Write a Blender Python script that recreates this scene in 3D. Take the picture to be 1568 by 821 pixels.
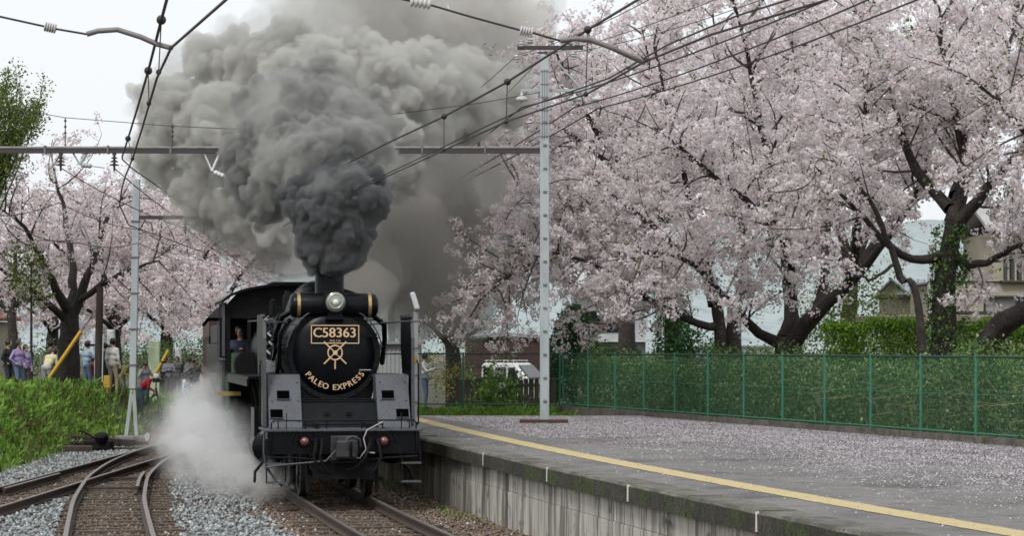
import bpy, math, random, time
import numpy as np
from mathutils import Vector, Matrix

for _o in list(bpy.data.objects):
    bpy.data.objects.remove(_o)
T0 = time.time()
sc = bpy.context.scene
COL = sc.collection
R = math.radians

# ------------------------------------------------------------------ camera, sky, sun, exposure
# world axes: X right, Y away from the viewer, Z up; Z = 0 is the rail head
FPX, CX, HY, EYE = 3605.0, 784.0, 534.0, 2.45
cam = bpy.data.cameras.new("camera")
cam.sensor_width = 36.0
cam.lens = 36.0 * FPX / 1568.0
cam.shift_y = (HY - 410.5) / 1568.0
cam.clip_start, cam.clip_end = 0.1, 6000.0
cam_o = bpy.data.objects.new("camera", cam)
cam_o.location = (0, 0, EYE)
cam_o.rotation_euler = (R(90), 0, 0)
COL.objects.link(cam_o)
sc.camera = cam_o

SUN_EL, SUN_AZ = 52.0, 205.0      # azimuth from +Y, clockwise: behind the viewer, a little to the left
world = bpy.data.worlds.new("World")
sc.world = world
world.use_nodes = True
wn, wl = world.node_tree.nodes, world.node_tree.links
wn.clear()
w_out = wn.new("ShaderNodeOutputWorld")
w_bg = wn.new("ShaderNodeBackground")
w_sky = wn.new("ShaderNodeTexSky")
w_sky.sky_type = 'NISHITA'
w_sky.sun_disc = False
w_sky.sun_elevation = R(SUN_EL)
w_sky.sun_rotation = R(SUN_AZ)
w_sky.air_density, w_sky.dust_density, w_sky.ozone_density = 1.0, 4.0, 1.0
w_hsv = wn.new("ShaderNodeHueSaturation")
w_hsv.inputs['Saturation'].default_value = 0.25
w_mix = wn.new("ShaderNodeMix")          # a closed white cloud deck over the clear sky
w_mix.data_type = 'RGBA'
w_mix.inputs[0].default_value = 0.80
w_mix.inputs[7].default_value = (9.0, 9.3, 9.55, 1)
wl.new(w_sky.outputs[0], w_hsv.inputs['Color'])
wl.new(w_hsv.outputs[0], w_mix.inputs[6])
wl.new(w_mix.outputs[2], w_bg.inputs[0])
w_bg.inputs[1].default_value = 0.10
wl.new(w_bg.outputs[0], w_out.inputs[0])

sun = bpy.data.lights.new("sun", 'SUN')
sun.energy = 1.5
sun.angle = R(14)
sun.color = (1.0, 0.97, 0.92)
sun_o = bpy.data.objects.new("sun", sun)
COL.objects.link(sun_o)
_sd = Vector((math.sin(R(SUN_AZ)) * math.cos(R(SUN_EL)), math.cos(R(SUN_AZ)) * math.cos(R(SUN_EL)), math.sin(R(SUN_EL))))
sun_o.rotation_euler = _sd.to_track_quat('Z', 'Y').to_euler()

vs = sc.view_settings
vs.view_transform = 'Standard'
vs.look = 'None'
vs.exposure = 0.25
vs.gamma = 1.0
vs.use_curve_mapping = False
sc.render.engine = 'CYCLES'
cy = sc.cycles
cy.max_bounces = 6
cy.diffuse_bounces = 2
cy.glossy_bounces = 2
cy.transmission_bounces = 4
cy.transparent_max_bounces = 32
cy.volume_bounces = 4
cy.use_adaptive_sampling = True
cy.adaptive_threshold = 0.02
cy.volume_step_rate = 1.0
cy.volume_max_steps = 256
cy.use_denoising = True
cy.caustics_reflective = False
cy.caustics_refractive = False
cy.filter_width = 1.6

# ------------------------------------------------------------------ helpers
def P(x, y, d):
    """point seen at photo pixel (x, y) that lies d metres away"""
    return Vector(((x - CX) * d / FPX, d, EYE + (HY - y) * d / FPX))

def tag(o, label=None, cat=None, group=None, kind=None):
    if label: o['label'] = label
    if cat: o['category'] = cat
    if group: o['group'] = group
    if kind: o['kind'] = kind
    return o

def thing(name, label, cat, loc=(0, 0, 0), rz=0.0, group=None, kind=None):
    o = bpy.data.objects.new(name, None)
    o.empty_display_size = 0.2
    COL.objects.link(o)
    o.location = loc
    o.rotation_euler = (0, 0, rz)
    return tag(o, label, cat, group, kind)

def link(name, me, mats, parent=None, smooth=None, bevel=0.0):
    for m in (mats if isinstance(mats, (list, tuple)) else [mats]):
        if m is not None and m.name not in [q.name for q in me.materials if q]:
            me.materials.append(m)
    if smooth is not None:
        me.polygons.foreach_set('use_smooth', np.ones(len(me.polygons), dtype=bool))
        if smooth < 180:
            me.set_sharp_from_angle(angle=R(smooth))
    o = bpy.data.objects.new(name, me)
    COL.objects.link(o)
    if parent is not None:
        o.parent = parent
    if bevel:
        b = o.modifiers.new('bevel', 'BEVEL')
        b.width = bevel
        b.segments = 2
        b.limit_method = 'ANGLE'
        b.angle_limit = R(40)
    return o

def share(name, me, parent=None, loc=(0, 0, 0), rot=(0, 0, 0), scale=(1, 1, 1)):
    o = bpy.data.objects.new(name, me)
    COL.objects.link(o)
    o.parent = parent
    o.location, o.rotation_euler, o.scale = loc, rot, scale
    return o

def copy_tree(o, parent=None):
    c = o.copy()
    COL.objects.link(c)
    c.parent = parent
    for ch in list(o.children):
        copy_tree(ch, c)
    return c

def fast_mesh(name, V, Fa, tint=None, attr='tint', mat_idx=None):
    """V (n,3) float, Fa (m,k) int; tint (m,) float stored per face"""
    V = np.asarray(V, dtype=np.float32)
    Fa = np.asarray(Fa, dtype=np.int32)
    me = bpy.data.meshes.new(name)
    m, k = Fa.shape
    me.vertices.add(len(V))
    me.vertices.foreach_set('co', V.ravel())
    me.loops.add(m * k)
    me.loops.foreach_set('vertex_index', Fa.ravel())
    me.polygons.add(m)
    me.polygons.foreach_set('loop_start', np.arange(0, m * k, k, dtype=np.int32))
    me.polygons.foreach_set('loop_total', np.full(m, k, dtype=np.int32))
    if mat_idx is not None:
        me.polygons.foreach_set('material_index', np.asarray(mat_idx, dtype=np.int32))
    if tint is not None:
        a = me.attributes.new(attr, 'FLOAT', 'FACE')
        a.data.foreach_set('value', np.asarray(tint, dtype=np.float32))
    me.update(calc_edges=True)
    me.validate()
    return me

def perp(t):
    t = Vector(t).normalized()
    a = Vector((0, 0, 1)) if abs(t.z) < 0.9 else Vector((1, 0, 0))
    u = t.cross(a).normalized()
    return u, t.cross(u).normalized()

class MB:
    """collects shapes; build() links them as one mesh object"""
    def __init__(s):
        s.v, s.f, s.m = [], [], []
    def add(s, vs_, fs, m=0):
        o = len(s.v)
        s.v.extend([tuple(p) for p in vs_])
        for f in fs:
            s.f.append(tuple(i + o for i in f))
            s.m.append(m)
        return s
    def box(s, lo, hi, m=0, mat=None):
        (a, b, c), (d, e, g) = lo, hi
        vs_ = [Vector(p) for p in ((a, b, c), (d, b, c), (d, e, c), (a, e, c), (a, b, g), (d, b, g), (d, e, g), (a, e, g))]
        if mat is not None: vs_ = [mat @ p for p in vs_]
        return s.add(vs_, [(0, 3, 2, 1), (4, 5, 6, 7), (0, 1, 5, 4), (1, 2, 6, 5), (2, 3, 7, 6), (3, 0, 4, 7)], m)
    def bar(s, p0, p1, w, h, m=0, up=(0, 0, 1)):
        p0, p1 = Vector(p0), Vector(p1)
        t = (p1 - p0).normalized()
        up = Vector(up)
        if abs(t.dot(up)) > 0.98: up = Vector((0, 1, 0))
        u = t.cross(up).normalized() * (w / 2)
        v = u.cross(t).normalized() * (h / 2)
        vs_ = [p0 - u - v, p0 + u - v, p0 + u + v, p0 - u + v, p1 - u - v, p1 + u - v, p1 + u + v, p1 - u + v]
        return s.add(vs_, [(0, 1, 2, 3), (4, 7, 6, 5), (0, 4, 5, 1), (1, 5, 6, 2), (2, 6, 7, 3), (3, 7, 4, 0)], m)
    def cyl(s, p0, p1, r0, r1=None, n=14, m=0, caps=True):
        r1 = r0 if r1 is None else r1
        p0, p1 = Vector(p0), Vector(p1)
        u, w = perp(p1 - p0)
        vs_ = []
        for p, r in ((p0, r0), (p1, r1)):
            for i in range(n):
                a = 2 * math.pi * i / n
                vs_.append(p + u * (r * math.cos(a)) + w * (r * math.sin(a)))
        fs = [(i, (i + 1) % n, n + (i + 1) % n, n + i) for i in range(n)]
        if caps: fs += [tuple(reversed(range(n))), tuple(range(n, 2 * n))]
        return s.add(vs_, fs, m)
    def tube(s, pts, r, n=6, m=0, caps=True):
        pts = [Vector(p) for p in pts]
        k = len(pts)
        rs = r if isinstance(r, (list, tuple)) else [r] * k
        vs_, fs = [], []
        u0 = None
        for i, p in enumerate(pts):
            t = (pts[min(i + 1, k - 1)] - pts[max(i - 1, 0)])
            if t.length < 1e-9: t = Vector((0, 0, 1))
            t.normalize()
            if u0 is None:
                u0, w = perp(t)
            else:
                u0 = (u0 - t * u0.dot(t))
                if u0.length < 1e-6: u0, _ = perp(t)
                u0.normalize()
            w = t.cross(u0)
            for j in range(n):
                a = 2 * math.pi * j / n
                vs_.append(p + u0 * (rs[i] * math.cos(a)) + w * (rs[i] * math.sin(a)))
        for i in range(k - 1):
            for j in range(n):
                fs.append((i * n + j, i * n + (j + 1) % n, (i + 1) * n + (j + 1) % n, (i + 1) * n + j))
        if caps: fs += [tuple(reversed(range(n))), tuple(range((k - 1) * n, k * n))]
        return s.add(vs_, fs, m)
    def lathe(s, prof, org, axis, n=24, m=0, caps=True):
        """prof: list of (radius, along)"""
        org, axis = Vector(org), Vector(axis).normalized()
        u, w = perp(axis)
        vs_, fs = [], []
        for r, h in prof:
            for j in range(n):
                a = 2 * math.pi * j / n
                vs_.append(org + axis * h + u * (r * math.cos(a)) + w * (r * math.sin(a)))
        k = len(prof)
        for i in range(k - 1):
            for j in range(n):
                fs.append((i * n + j, i * n + (j + 1) % n, (i + 1) * n + (j + 1) % n, (i + 1) * n + j))
        if caps: fs += [tuple(reversed(range(n))), tuple(range((k - 1) * n, k * n))]
        return s.add(vs_, fs, m)
    def prism(s, poly, ext, m=0):
        """poly: 3-D points of one face; ext: extrusion vector"""
        poly = [Vector(p) for p in poly]
        ext = Vector(ext)
        n = len(poly)
        fs = [tuple(range(n)), tuple(reversed(range(n, 2 * n)))]
        fs += [(i, n + i, n + (i + 1) % n, (i + 1) % n) for i in range(n)]
        return s.add(poly + [p + ext for p in poly], fs, m)
    def sphere(s, c, r, n=12, k=8, m=0, sc_=(1, 1, 1)):
        c = Vector(c)
        vs_, fs = [c + Vector((0, 0, r * sc_[2]))], []
        for i in range(1, k):
            th = math.pi * i / k
            for j in range(n):
                a = 2 * math.pi * j / n
                vs_.append(c + Vector((r * sc_[0] * math.sin(th) * math.cos(a), r * sc_[1] * math.sin(th) * math.sin(a), r * sc_[2] * math.cos(th))))
        vs_.append(c - Vector((0, 0, r * sc_[2])))
        for j in range(n): fs.append((0, 1 + j, 1 + (j + 1) % n))
        for i in range(k - 2):
            for j in range(n):
                a, b = 1 + i * n + j, 1 + i * n + (j + 1) % n
                fs.append((a, a + n, b + n, b))
        L = len(vs_) - 1
        for j in range(n): fs.append((L, 1 + (k - 2) * n + (j + 1) % n, 1 + (k - 2) * n + j))
        return s.add(vs_, fs, m)
    def mesh(s, name='mesh', fix=True):
        me = bpy.data.meshes.new(name)
        me.from_pydata(s.v, [], s.f)
        if any(s.m): me.polygons.foreach_set('material_index', s.m)
        if fix:
            import bmesh
            bm = bmesh.new(); bm.from_mesh(me)
            bmesh.ops.recalc_face_normals(bm, faces=bm.faces)
            bm.to_mesh(me); bm.free()
        me.update()
        return me
    def build(s, name, mats, parent=None, smooth=None, bevel=0.0):
        me = s.mesh(name)
        for m in (mats if isinstance(mats, (list, tuple)) else [mats]): me.materials.append(m)
        return link(name, me, [], parent, smooth, bevel)

# ------------------------------------------------------------------ materials
M = {}
def mk(name, col, rough=0.7, metal=0.0, spec=0.5, var=None, bump=None, tint=None, trans=0.0, coat=0.0):
    """var = list of (scale, col2, lo, hi[, stretch]) noise mixes; bump = (scale, strength); tint = list of (pos, colour) over face attribute"""
    m = bpy.data.materials.new(name)
    m.use_nodes = True
    nt = m.node_tree; n = nt.nodes; l = nt.links
    n.clear()
    out = n.new("ShaderNodeOutputMaterial")
    b = n.new("ShaderNodeBsdfPrincipled")
    b.inputs['Roughness'].default_value = rough
    b.inputs['Metallic'].default_value = metal
    b.inputs['Specular IOR Level'].default_value = spec
    b.inputs['Coat Weight'].default_value = coat
    b.inputs['Base Color'].default_value = (*col, 1)
    geo = n.new("ShaderNodeNewGeometry")
    cur = None
    if tint:
        at = n.new("ShaderNodeAttribute"); at.attribute_name = 'tint'
        rp = n.new("ShaderNodeValToRGB")
        e = rp.color_ramp.elements
        while len(e) < len(tint): e.new(0.5)
        for i, (p_, c_) in enumerate(tint):
            e[i].position = p_; e[i].color = (*c_, 1)
        l.new(at.outputs['Fac'], rp.inputs[0])
        cur = rp.outputs[0]
    for v in (var or []):
        scale, c2, lo, hi = v[:4]
        st = v[4] if len(v) > 4 else (1, 1, 1)
        mp = n.new("ShaderNodeMapping")
        mp.inputs['Scale'].default_value = st
        l.new(geo.outputs['Position'], mp.inputs['Vector'])
        nz = n.new("ShaderNodeTexNoise")
        nz.inputs['Scale'].default_value = scale
        nz.inputs['Detail'].default_value = 6
        nz.inputs['Roughness'].default_value = 0.6
        l.new(mp.outputs[0], nz.inputs['Vector'])
        mr = n.new("ShaderNodeMapRange")
        mr.inputs[1].default_value = lo; mr.inputs[2].default_value = hi
        l.new(nz.outputs['Fac'], mr.inputs[0])
        mx = n.new("ShaderNodeMix"); mx.data_type = 'RGBA'
        l.new(mr.outputs[0], mx.inputs[0])
        if cur is None: mx.inputs[6].default_value = (*col, 1)
        else: l.new(cur, mx.inputs[6])
        mx.inputs[7].default_value = (*c2, 1)
        cur = mx.outputs[2]
    if cur is not None: l.new(cur, b.inputs['Base Color'])
    if bump:
        nz = n.new("ShaderNodeTexNoise")
        nz.inputs['Scale'].default_value = bump[0]; nz.inputs['Detail'].default_value = 5
        l.new(geo.outputs['Position'], nz.inputs['Vector'])
        bp = n.new("ShaderNodeBump")
        bp.inputs['Strength'].default_value = bump[1]; bp.inputs['Distance'].default_value = 0.02
        l.new(nz.outputs['Fac'], bp.inputs['Height'])
        l.new(bp.outputs[0], b.inputs['Normal'])
    sh = b.outputs[0]
    if trans:
        tr = n.new("ShaderNodeBsdfTranslucent")
        if cur is not None: l.new(cur, tr.inputs[0])
        else: tr.inputs[0].default_value = (*col, 1)
        ms = n.new("ShaderNodeMixShader"); ms.inputs[0].default_value = trans
        l.new(sh, ms.inputs[1]); l.new(tr.outputs[0], ms.inputs[2])
        sh = ms.outputs[0]
    l.new(sh, out.inputs[0])
    M[name] = m
    return m

mk('loco_black', (0.0028, 0.0034, 0.0055), 0.30, spec=0.17, var=[(3.0, (0.008, 0.0085, 0.010), 0.5, 0.75), (22, (0.005, 0.006, 0.008), 0.45, 0.7), (1.2, (0.018, 0.014, 0.011), 0.6, 0.8), (14, (0.022, 0.02, 0.018), 0.62, 0.78, (1, 1, .25))], bump=(9, 0.08))
mk('hole_shade', (0.002, 0.002, 0.002), 1.0, spec=0.0)  # near-black that paints the shade inside the foot holes
mk('loco_grey', (0.066, 0.073, 0.088), 0.55, var=[(5.0, (0.05, 0.052, 0.06), 0.45, 0.7), (40, (0.12, 0.125, 0.135), 0.5, 0.75)], bump=(20, 0.05))  # plain lighter grey for the covers, deck, rails and edges
mk('loco_under', (0.006, 0.006, 0.0065), 0.75, spec=0.2, var=[(6.0, (0.018, 0.015, 0.013), 0.5, 0.75)])
mk('wheel_steel', (0.06, 0.06, 0.063), 0.45, 0.6, var=[(8, (0.03, 0.028, 0.026), 0.45, 0.7)])
mk('bright_steel', (0.45, 0.45, 0.46), 0.35, 0.8)
mk('brass', (0.50, 0.36, 0.17), 0.35, 0.75, var=[(30, (0.35, 0.25, 0.12), 0.45, 0.7)])
mk('gold_paint', (0.68, 0.48, 0.29), 0.5)
mk('lens_glass', (0.30, 0.33, 0.27), 0.12, 0.3, coat=0.6)
mk('lens_red', (0.16, 0.045, 0.045), 0.15, coat=1.0)
mk('white_paint', (0.72, 0.74, 0.76), 0.5)
mk('glass_dark', (0.015, 0.018, 0.02), 0.08, coat=0.5)
mk('hose', (0.45, 0.40, 0.40), 0.6)
mk('cab_green', (0.05, 0.10, 0.06), 0.6)
mk('cab_yellow', (0.30, 0.20, 0.05), 0.6)
mk('coach_brown', (0.085, 0.045, 0.035), 0.5, var=[(2.5, (0.06, 0.035, 0.03), 0.4, 0.7)])
mk('coach_roof', (0.05, 0.05, 0.052), 0.7, var=[(3, (0.09, 0.085, 0.08), 0.5, 0.75)])
mk('coal', (0.012, 0.012, 0.013), 0.5, bump=(12, 1.0))
mk('rail_side', (0.045, 0.032, 0.026), 0.75, var=[(14, (0.09, 0.055, 0.035), 0.45, 0.7)])
mk('rail_top', (0.23, 0.20, 0.185), 0.38, 0.55, var=[(10, (0.12, 0.095, 0.08), 0.45, 0.75)])
mk('sleeper', (0.075, 0.055, 0.042), 0.9, var=[(7, (0.15, 0.115, 0.09), 0.4, 0.7), (40, (0.04, 0.03, 0.025), 0.5, 0.7)], bump=(40, 0.5))
mk('stone', (0.3, 0.3, 0.3), 0.85, tint=[(0.0, (0.10, 0.07, 0.05)), (0.25, (0.21, 0.155, 0.115)), (0.5, (0.27, 0.21, 0.165)), (0.53, (0.08, 0.086, 0.088)), (0.68, (0.20, 0.215, 0.22)), (0.88, (0.37, 0.395, 0.40)), (1.0, (0.58, 0.58, 0.56))])
mk('ground', (0.16, 0.115, 0.085), 0.95, var=[(1.1, (0.21, 0.165, 0.125), 0.4, 0.65), (30, (0.08, 0.058, 0.042), 0.45, 0.65)], bump=(30, 0.8))
mk('soil', (0.085, 0.065, 0.045), 0.95, var=[(2.0, (0.04, 0.06, 0.02), 0.42, 0.6), (18, (0.05, 0.038, 0.028), 0.45, 0.65)], bump=(14, 0.8))
mk('asphalt', (0.15, 0.143, 0.140), 0.85, var=[(0.45, (0.19, 0.182, 0.175), 0.45, 0.60), (0.8, (0.08, 0.075, 0.073), 0.50, 0.66), (3.6, (0.075, 0.072, 0.068), 0.52, 0.7), (55, (0.19, 0.185, 0.18), 0.52, 0.72)], bump=(60, 0.35))
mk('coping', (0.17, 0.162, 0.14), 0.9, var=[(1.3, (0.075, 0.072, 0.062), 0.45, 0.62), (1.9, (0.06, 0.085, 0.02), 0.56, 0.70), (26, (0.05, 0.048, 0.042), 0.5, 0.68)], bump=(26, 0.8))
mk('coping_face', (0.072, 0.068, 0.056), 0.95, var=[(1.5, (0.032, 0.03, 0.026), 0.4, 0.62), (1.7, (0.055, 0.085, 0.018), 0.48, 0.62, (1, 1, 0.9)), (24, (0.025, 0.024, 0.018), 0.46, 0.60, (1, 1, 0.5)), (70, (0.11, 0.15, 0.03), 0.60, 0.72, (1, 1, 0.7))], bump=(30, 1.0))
mk('concrete_wall', (0.50, 0.485, 0.43), 0.9, var=[(4.5, (0.20, 0.19, 0.165), 0.48, 0.60, (1, 1, 0.06)), (0.9, (0.075, 0.068, 0.06), 0.52, 0.64, (1, 1, 0.22)), (13, (0.66, 0.65, 0.60), 0.52, 0.68, (1, 1, 0.035)), (17, (0.07, 0.064, 0.055), 0.54, 0.66, (1, 1, 0.06)), (2.6, (0.09, 0.085, 0.06), 0.58, 0.70)], bump=(18, 0.3))
mk('concrete', (0.30, 0.29, 0.27), 0.9, var=[(2.2, (0.18, 0.17, 0.155), 0.42, 0.65), (18, (0.12, 0.11, 0.10), 0.52, 0.7)], bump=(24, 0.5))
mk('kerb', (0.17, 0.155, 0.135), 0.9, var=[(2.2, (0.09, 0.08, 0.065), 0.42, 0.65), (3.5, (0.05, 0.075, 0.02), 0.55, 0.7), (18, (0.06, 0.055, 0.05), 0.52, 0.7)], bump=(24, 0.6))
mk('mortar_white', (0.75, 0.70, 0.68), 0.9)
mk('yellow_line', (0.55, 0.435, 0.215), 0.85, var=[(2.2, (0.50, 0.41, 0.22), 0.42, 0.68), (45, (0.30, 0.26, 0.17), 0.50, 0.66), (7, (0.24, 0.215, 0.16), 0.58, 0.72)], bump=(50, 0.5))
mk('petal', (0.75, 0.66, 0.70), 0.7, tint=[(0.0, (0.31, 0.275, 0.30)), (0.5, (0.50, 0.455, 0.50)), (1.0, (0.72, 0.67, 0.71))])
mk('fence_green', (0.04, 0.185, 0.11), 0.5)
mk('fence_wire', (0.045, 0.165, 0.09), 0.5)
mk('fence_dark', (0.006, 0.055, 0.04), 0.5)
mk('pole_grey', (0.44, 0.49, 0.50), 0.55, var=[(3.5, (0.34, 0.38, 0.39), 0.45, 0.7, (1, 1, 0.3)), (25, (0.28, 0.27, 0.25), 0.62, 0.78)])
mk('beam_steel', (0.20, 0.19, 0.19), 0.55, 0.2, var=[(5, (0.16, 0.14, 0.14), 0.45, 0.65)])
mk('beam_dark', (0.055, 0.045, 0.05), 0.7)
mk('wire', (0.03, 0.024, 0.026), 0.6)
mk('porcelain', (0.55, 0.55, 0.54), 0.3)
mk('insul_brown', (0.05, 0.035, 0.035), 0.35)
mk('bark', (0.040, 0.032, 0.030), 0.95, var=[(3.0, (0.075, 0.062, 0.056), 0.45, 0.65), (22, (0.018, 0.015, 0.014), 0.45, 0.62)], bump=(14, 1.0))
mk('twig', (0.085, 0.066, 0.062), 0.95)
mk('blossom', (0.8, 0.7, 0.74), 0.7, spec=0.2, trans=0.48, tint=[(0.0, (0.50, 0.35, 0.34)), (0.12, (0.74, 0.635, 0.65)), (0.45, (0.85, 0.775, 0.79)), (0.8, (0.90, 0.85, 0.86)), (1.0, (0.93, 0.905, 0.91))])
mk('blossom_pink', (0.8, 0.66, 0.70), 0.7, spec=0.2, trans=0.42, tint=[(0.0, (0.50, 0.34, 0.34)), (0.15, (0.72, 0.60, 0.62)), (0.5, (0.82, 0.73, 0.75)), (1.0, (0.90, 0.84, 0.855))])
mk('leaf_fresh', (0.1, 0.16, 0.03), 0.6, spec=0.3, trans=0.3, tint=[(0.0, (0.05, 0.09, 0.015)), (0.5, (0.12, 0.17, 0.035)), (1.0, (0.22, 0.25, 0.07))])
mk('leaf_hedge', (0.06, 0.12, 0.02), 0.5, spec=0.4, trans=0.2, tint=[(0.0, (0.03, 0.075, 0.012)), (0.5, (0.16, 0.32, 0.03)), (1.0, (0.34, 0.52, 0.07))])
mk('leaf_dark', (0.03, 0.06, 0.02), 0.55, spec=0.35, trans=0.15, tint=[(0.0, (0.014, 0.036, 0.012)), (0.45, (0.06, 0.13, 0.032)), (0.8, (0.17, 0.26, 0.065)), (0.94, (0.30, 0.34, 0.15)), (1.0, (0.6, 0.52, 0.50))])
mk('leaf_conifer', (0.02, 0.06, 0.02), 0.6, spec=0.3, trans=0.1, tint=[(0.0, (0.018, 0.06, 0.018)), (0.7, (0.045, 0.15, 0.04)), (1.0, (0.10, 0.25, 0.07))])
mk('leaf_yellow', (0.5, 0.4, 0.05), 0.6, trans=0.3, tint=[(0.0, (0.20, 0.19, 0.03)), (1.0, (0.50, 0.42, 0.08))])
mk('grass', (0.06, 0.15, 0.02), 0.6, spec=0.3, trans=0.3, tint=[(0.0, (0.16, 0.11, 0.05)), (0.12, (0.06, 0.09, 0.02)), (0.40, (0.12, 0.25, 0.035)), (0.75, (0.23, 0.41, 0.065)), (1.0, (0.36, 0.50, 0.14))])
mk('old_wood', (0.075, 0.058, 0.05), 0.9, var=[(3, (0.13, 0.105, 0.09), 0.42, 0.7, (1, 1, 0.2)), (30, (0.03, 0.024, 0.02), 0.5, 0.7, (1, 1, 0.1))], bump=(30, 0.6))
mk('pole_wood', (0.030, 0.022, 0.020), 0.9, var=[(9, (0.06, 0.045, 0.04), 0.45, 0.7, (1, 1, 0.1))], bump=(30, 0.4))
mk('post_brown', (0.085, 0.045, 0.030), 0.85, var=[(9, (0.05, 0.03, 0.022), 0.45, 0.7)])
mk('guy_yellow', (0.55, 0.34, 0.03), 0.5, var=[(9, (0.42, 0.26, 0.03), 0.5, 0.7)])
mk('shed_brown', (0.075, 0.038, 0.036), 0.85, var=[(2.0, (0.05, 0.03, 0.03), 0.45, 0.7)])
mk('roof_pale', (0.55, 0.60, 0.66), 0.5, var=[(3, (0.42, 0.47, 0.52), 0.5, 0.7)])
mk('roof_red', (0.30, 0.10, 0.09), 0.8, var=[(6, (0.2, 0.07, 0.065), 0.45, 0.65)])
mk('wall_cream', (0.46, 0.43, 0.34), 0.9, var=[(1.5, (0.38, 0.355, 0.28), 0.45, 0.7)])
mk('wall_beige', (0.40, 0.37, 0.28), 0.9, var=[(1.2, (0.32, 0.30, 0.23), 0.45, 0.7)])
mk('wall_pale', (0.55, 0.57, 0.58), 0.85, var=[(1.2, (0.47, 0.49, 0.50), 0.45, 0.7)])
mk('wall_grey', (0.42, 0.42, 0.42), 0.85, var=[(2.0, (0.33, 0.33, 0.335), 0.45, 0.7)])
mk('trim_dark', (0.05, 0.045, 0.045), 0.7)
mk('car_white', (0.72, 0.73, 0.73), 0.3, coat=0.6)
mk('rubber', (0.02, 0.02, 0.02), 0.8)
mk('bamboo', (0.36, 0.30, 0.22), 0.7, var=[(12, (0.24, 0.19, 0.14), 0.45, 0.7)])
mk('hill', (0.28, 0.33, 0.34), 0.95, var=[(0.012, (0.34, 0.38, 0.385), 0.42, 0.6), (0.12, (0.21, 0.265, 0.265), 0.5, 0.66)])  # distance haze is painted into this pale bluish colour
mk('skin', (0.48, 0.30, 0.22), 0.55)
mk('hair', (0.016, 0.013, 0.012), 0.45)
# ------------------------------------------------------------------ plan curves (X as a function of depth)
def curve(pts, deg=3):
    a = np.array(pts, dtype=float)
    return np.poly1d(np.polyfit(a[:, 0], a[:, 1], deg))
_main = curve([(16, 1.9), (24, 0.05), (30.8, -1.40), (39, -2.9), (48, -4.5), (60, -6.45), (72, -8.1), (90, -10.2), (110, -12.3), (140, -15.3)], 4)
main_x = lambda d: float(_main(d))
_edge = curve([(12, 5.1), (18, 3.65), (23.2, 2.42), (27.8, 1.40), (31.9, 0.44), (36.3, -0.49), (41.8, -1.53), (48, -2.62), (56, -4.0)], 3)
edge_x = lambda d: float(_edge(d))
_yel = curve([(12, 6.55), (17, 5.3), (21.8, 4.06), (25.7, 3.09), (30.9, 1.85), (39.8, 0.20), (46, -0.9), (53, -2.1), (56, -2.6)], 3)
yel_x = lambda d: float(_yel(d))
_bpts = np.array([(20, -3.3), (26, -4.4), (30.8, -5.27), (38.5, -6.60), (45.5, -7.62), (51.5, -8.22), (57, -8.50), (62, -8.53), (75, -8.53)])
_bd = np.linspace(20, 75, 221)
_bx = np.interp(_bd, _bpts[:, 0], _bpts[:, 1])
for _ in range(60):
    _bx[1:-1] = 0.25 * _bx[:-2] + 0.5 * _bx[1:-1] + 0.25 * _bx[2:]
b_x = lambda d: float(np.interp(d, _bd, _bx))
c_x = lambda d: -8.53
FEN_A, FEN_B = Vector((1.33, 61.4, 0)), Vector((9.64, 34.0, 0))      # fence along the platform
def fence_x(d):
    t = (d - FEN_A.y) / (FEN_B.y - FEN_A.y)
    return FEN_A.x + t * (FEN_B.x - FEN_A.x)
PLAT_Z, PLAT_END, GROUND_Z = 0.85, 55.2, -0.22

_toe = np.array([(-50, -9.5), (40, -10.5), (51, -10.9), (61, -11.5), (66, -11.35), (76, -11.5), (84, -11.8), (92, -11.6), (110, -14.0), (200, -26)])
_plt = np.array([(-50, 1.5), (40, 1.5), (62, 1.42), (67, 1.08), (77, 0.95), (83, 0.15), (89, 0.0), (93, 0.36), (120, 0.36), (200, 0.2)])
def height(X, D):
    """terrain height, arrays"""
    X = np.asarray(X, float); D = np.asarray(D, float)
    h = np.full(X.shape, GROUND_Z)
    toe = np.interp(D, _toe[:, 0], _toe[:, 1]); pl = np.interp(D, _plt[:, 0], _plt[:, 1])
    t = np.clip((toe - X) / np.interp(D, [60, 67, 73], [2.4, 3.0, 1.15]), 0, 1)
    s = t * t * (3 - 2 * t)
    h = np.where(X < toe, GROUND_Z + (pl - GROUND_Z) * s, h)
    fx = FEN_A.x + (D - FEN_A.y) / (FEN_B.y - FEN_A.y) * (FEN_B.x - FEN_A.x)
    r = np.clip((X - fx - 0.25) / 0.6, 0, 1)
    h = np.where(D < 61.4, h + r * (0.70 - GROUND_Z), h)
    r2 = np.clip((D - 56.5) / 2.5, 0, 1) * np.clip((X - (np.interp(D, [55, 140], [-3.2, -11])) ) / 1.0, 0, 1)
    h = np.maximum(h, GROUND_Z + r2 * (0.62 - GROUND_Z))
    return h
def gz(x, d): return float(height(np.array([x]), np.array([d]))[0])

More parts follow.
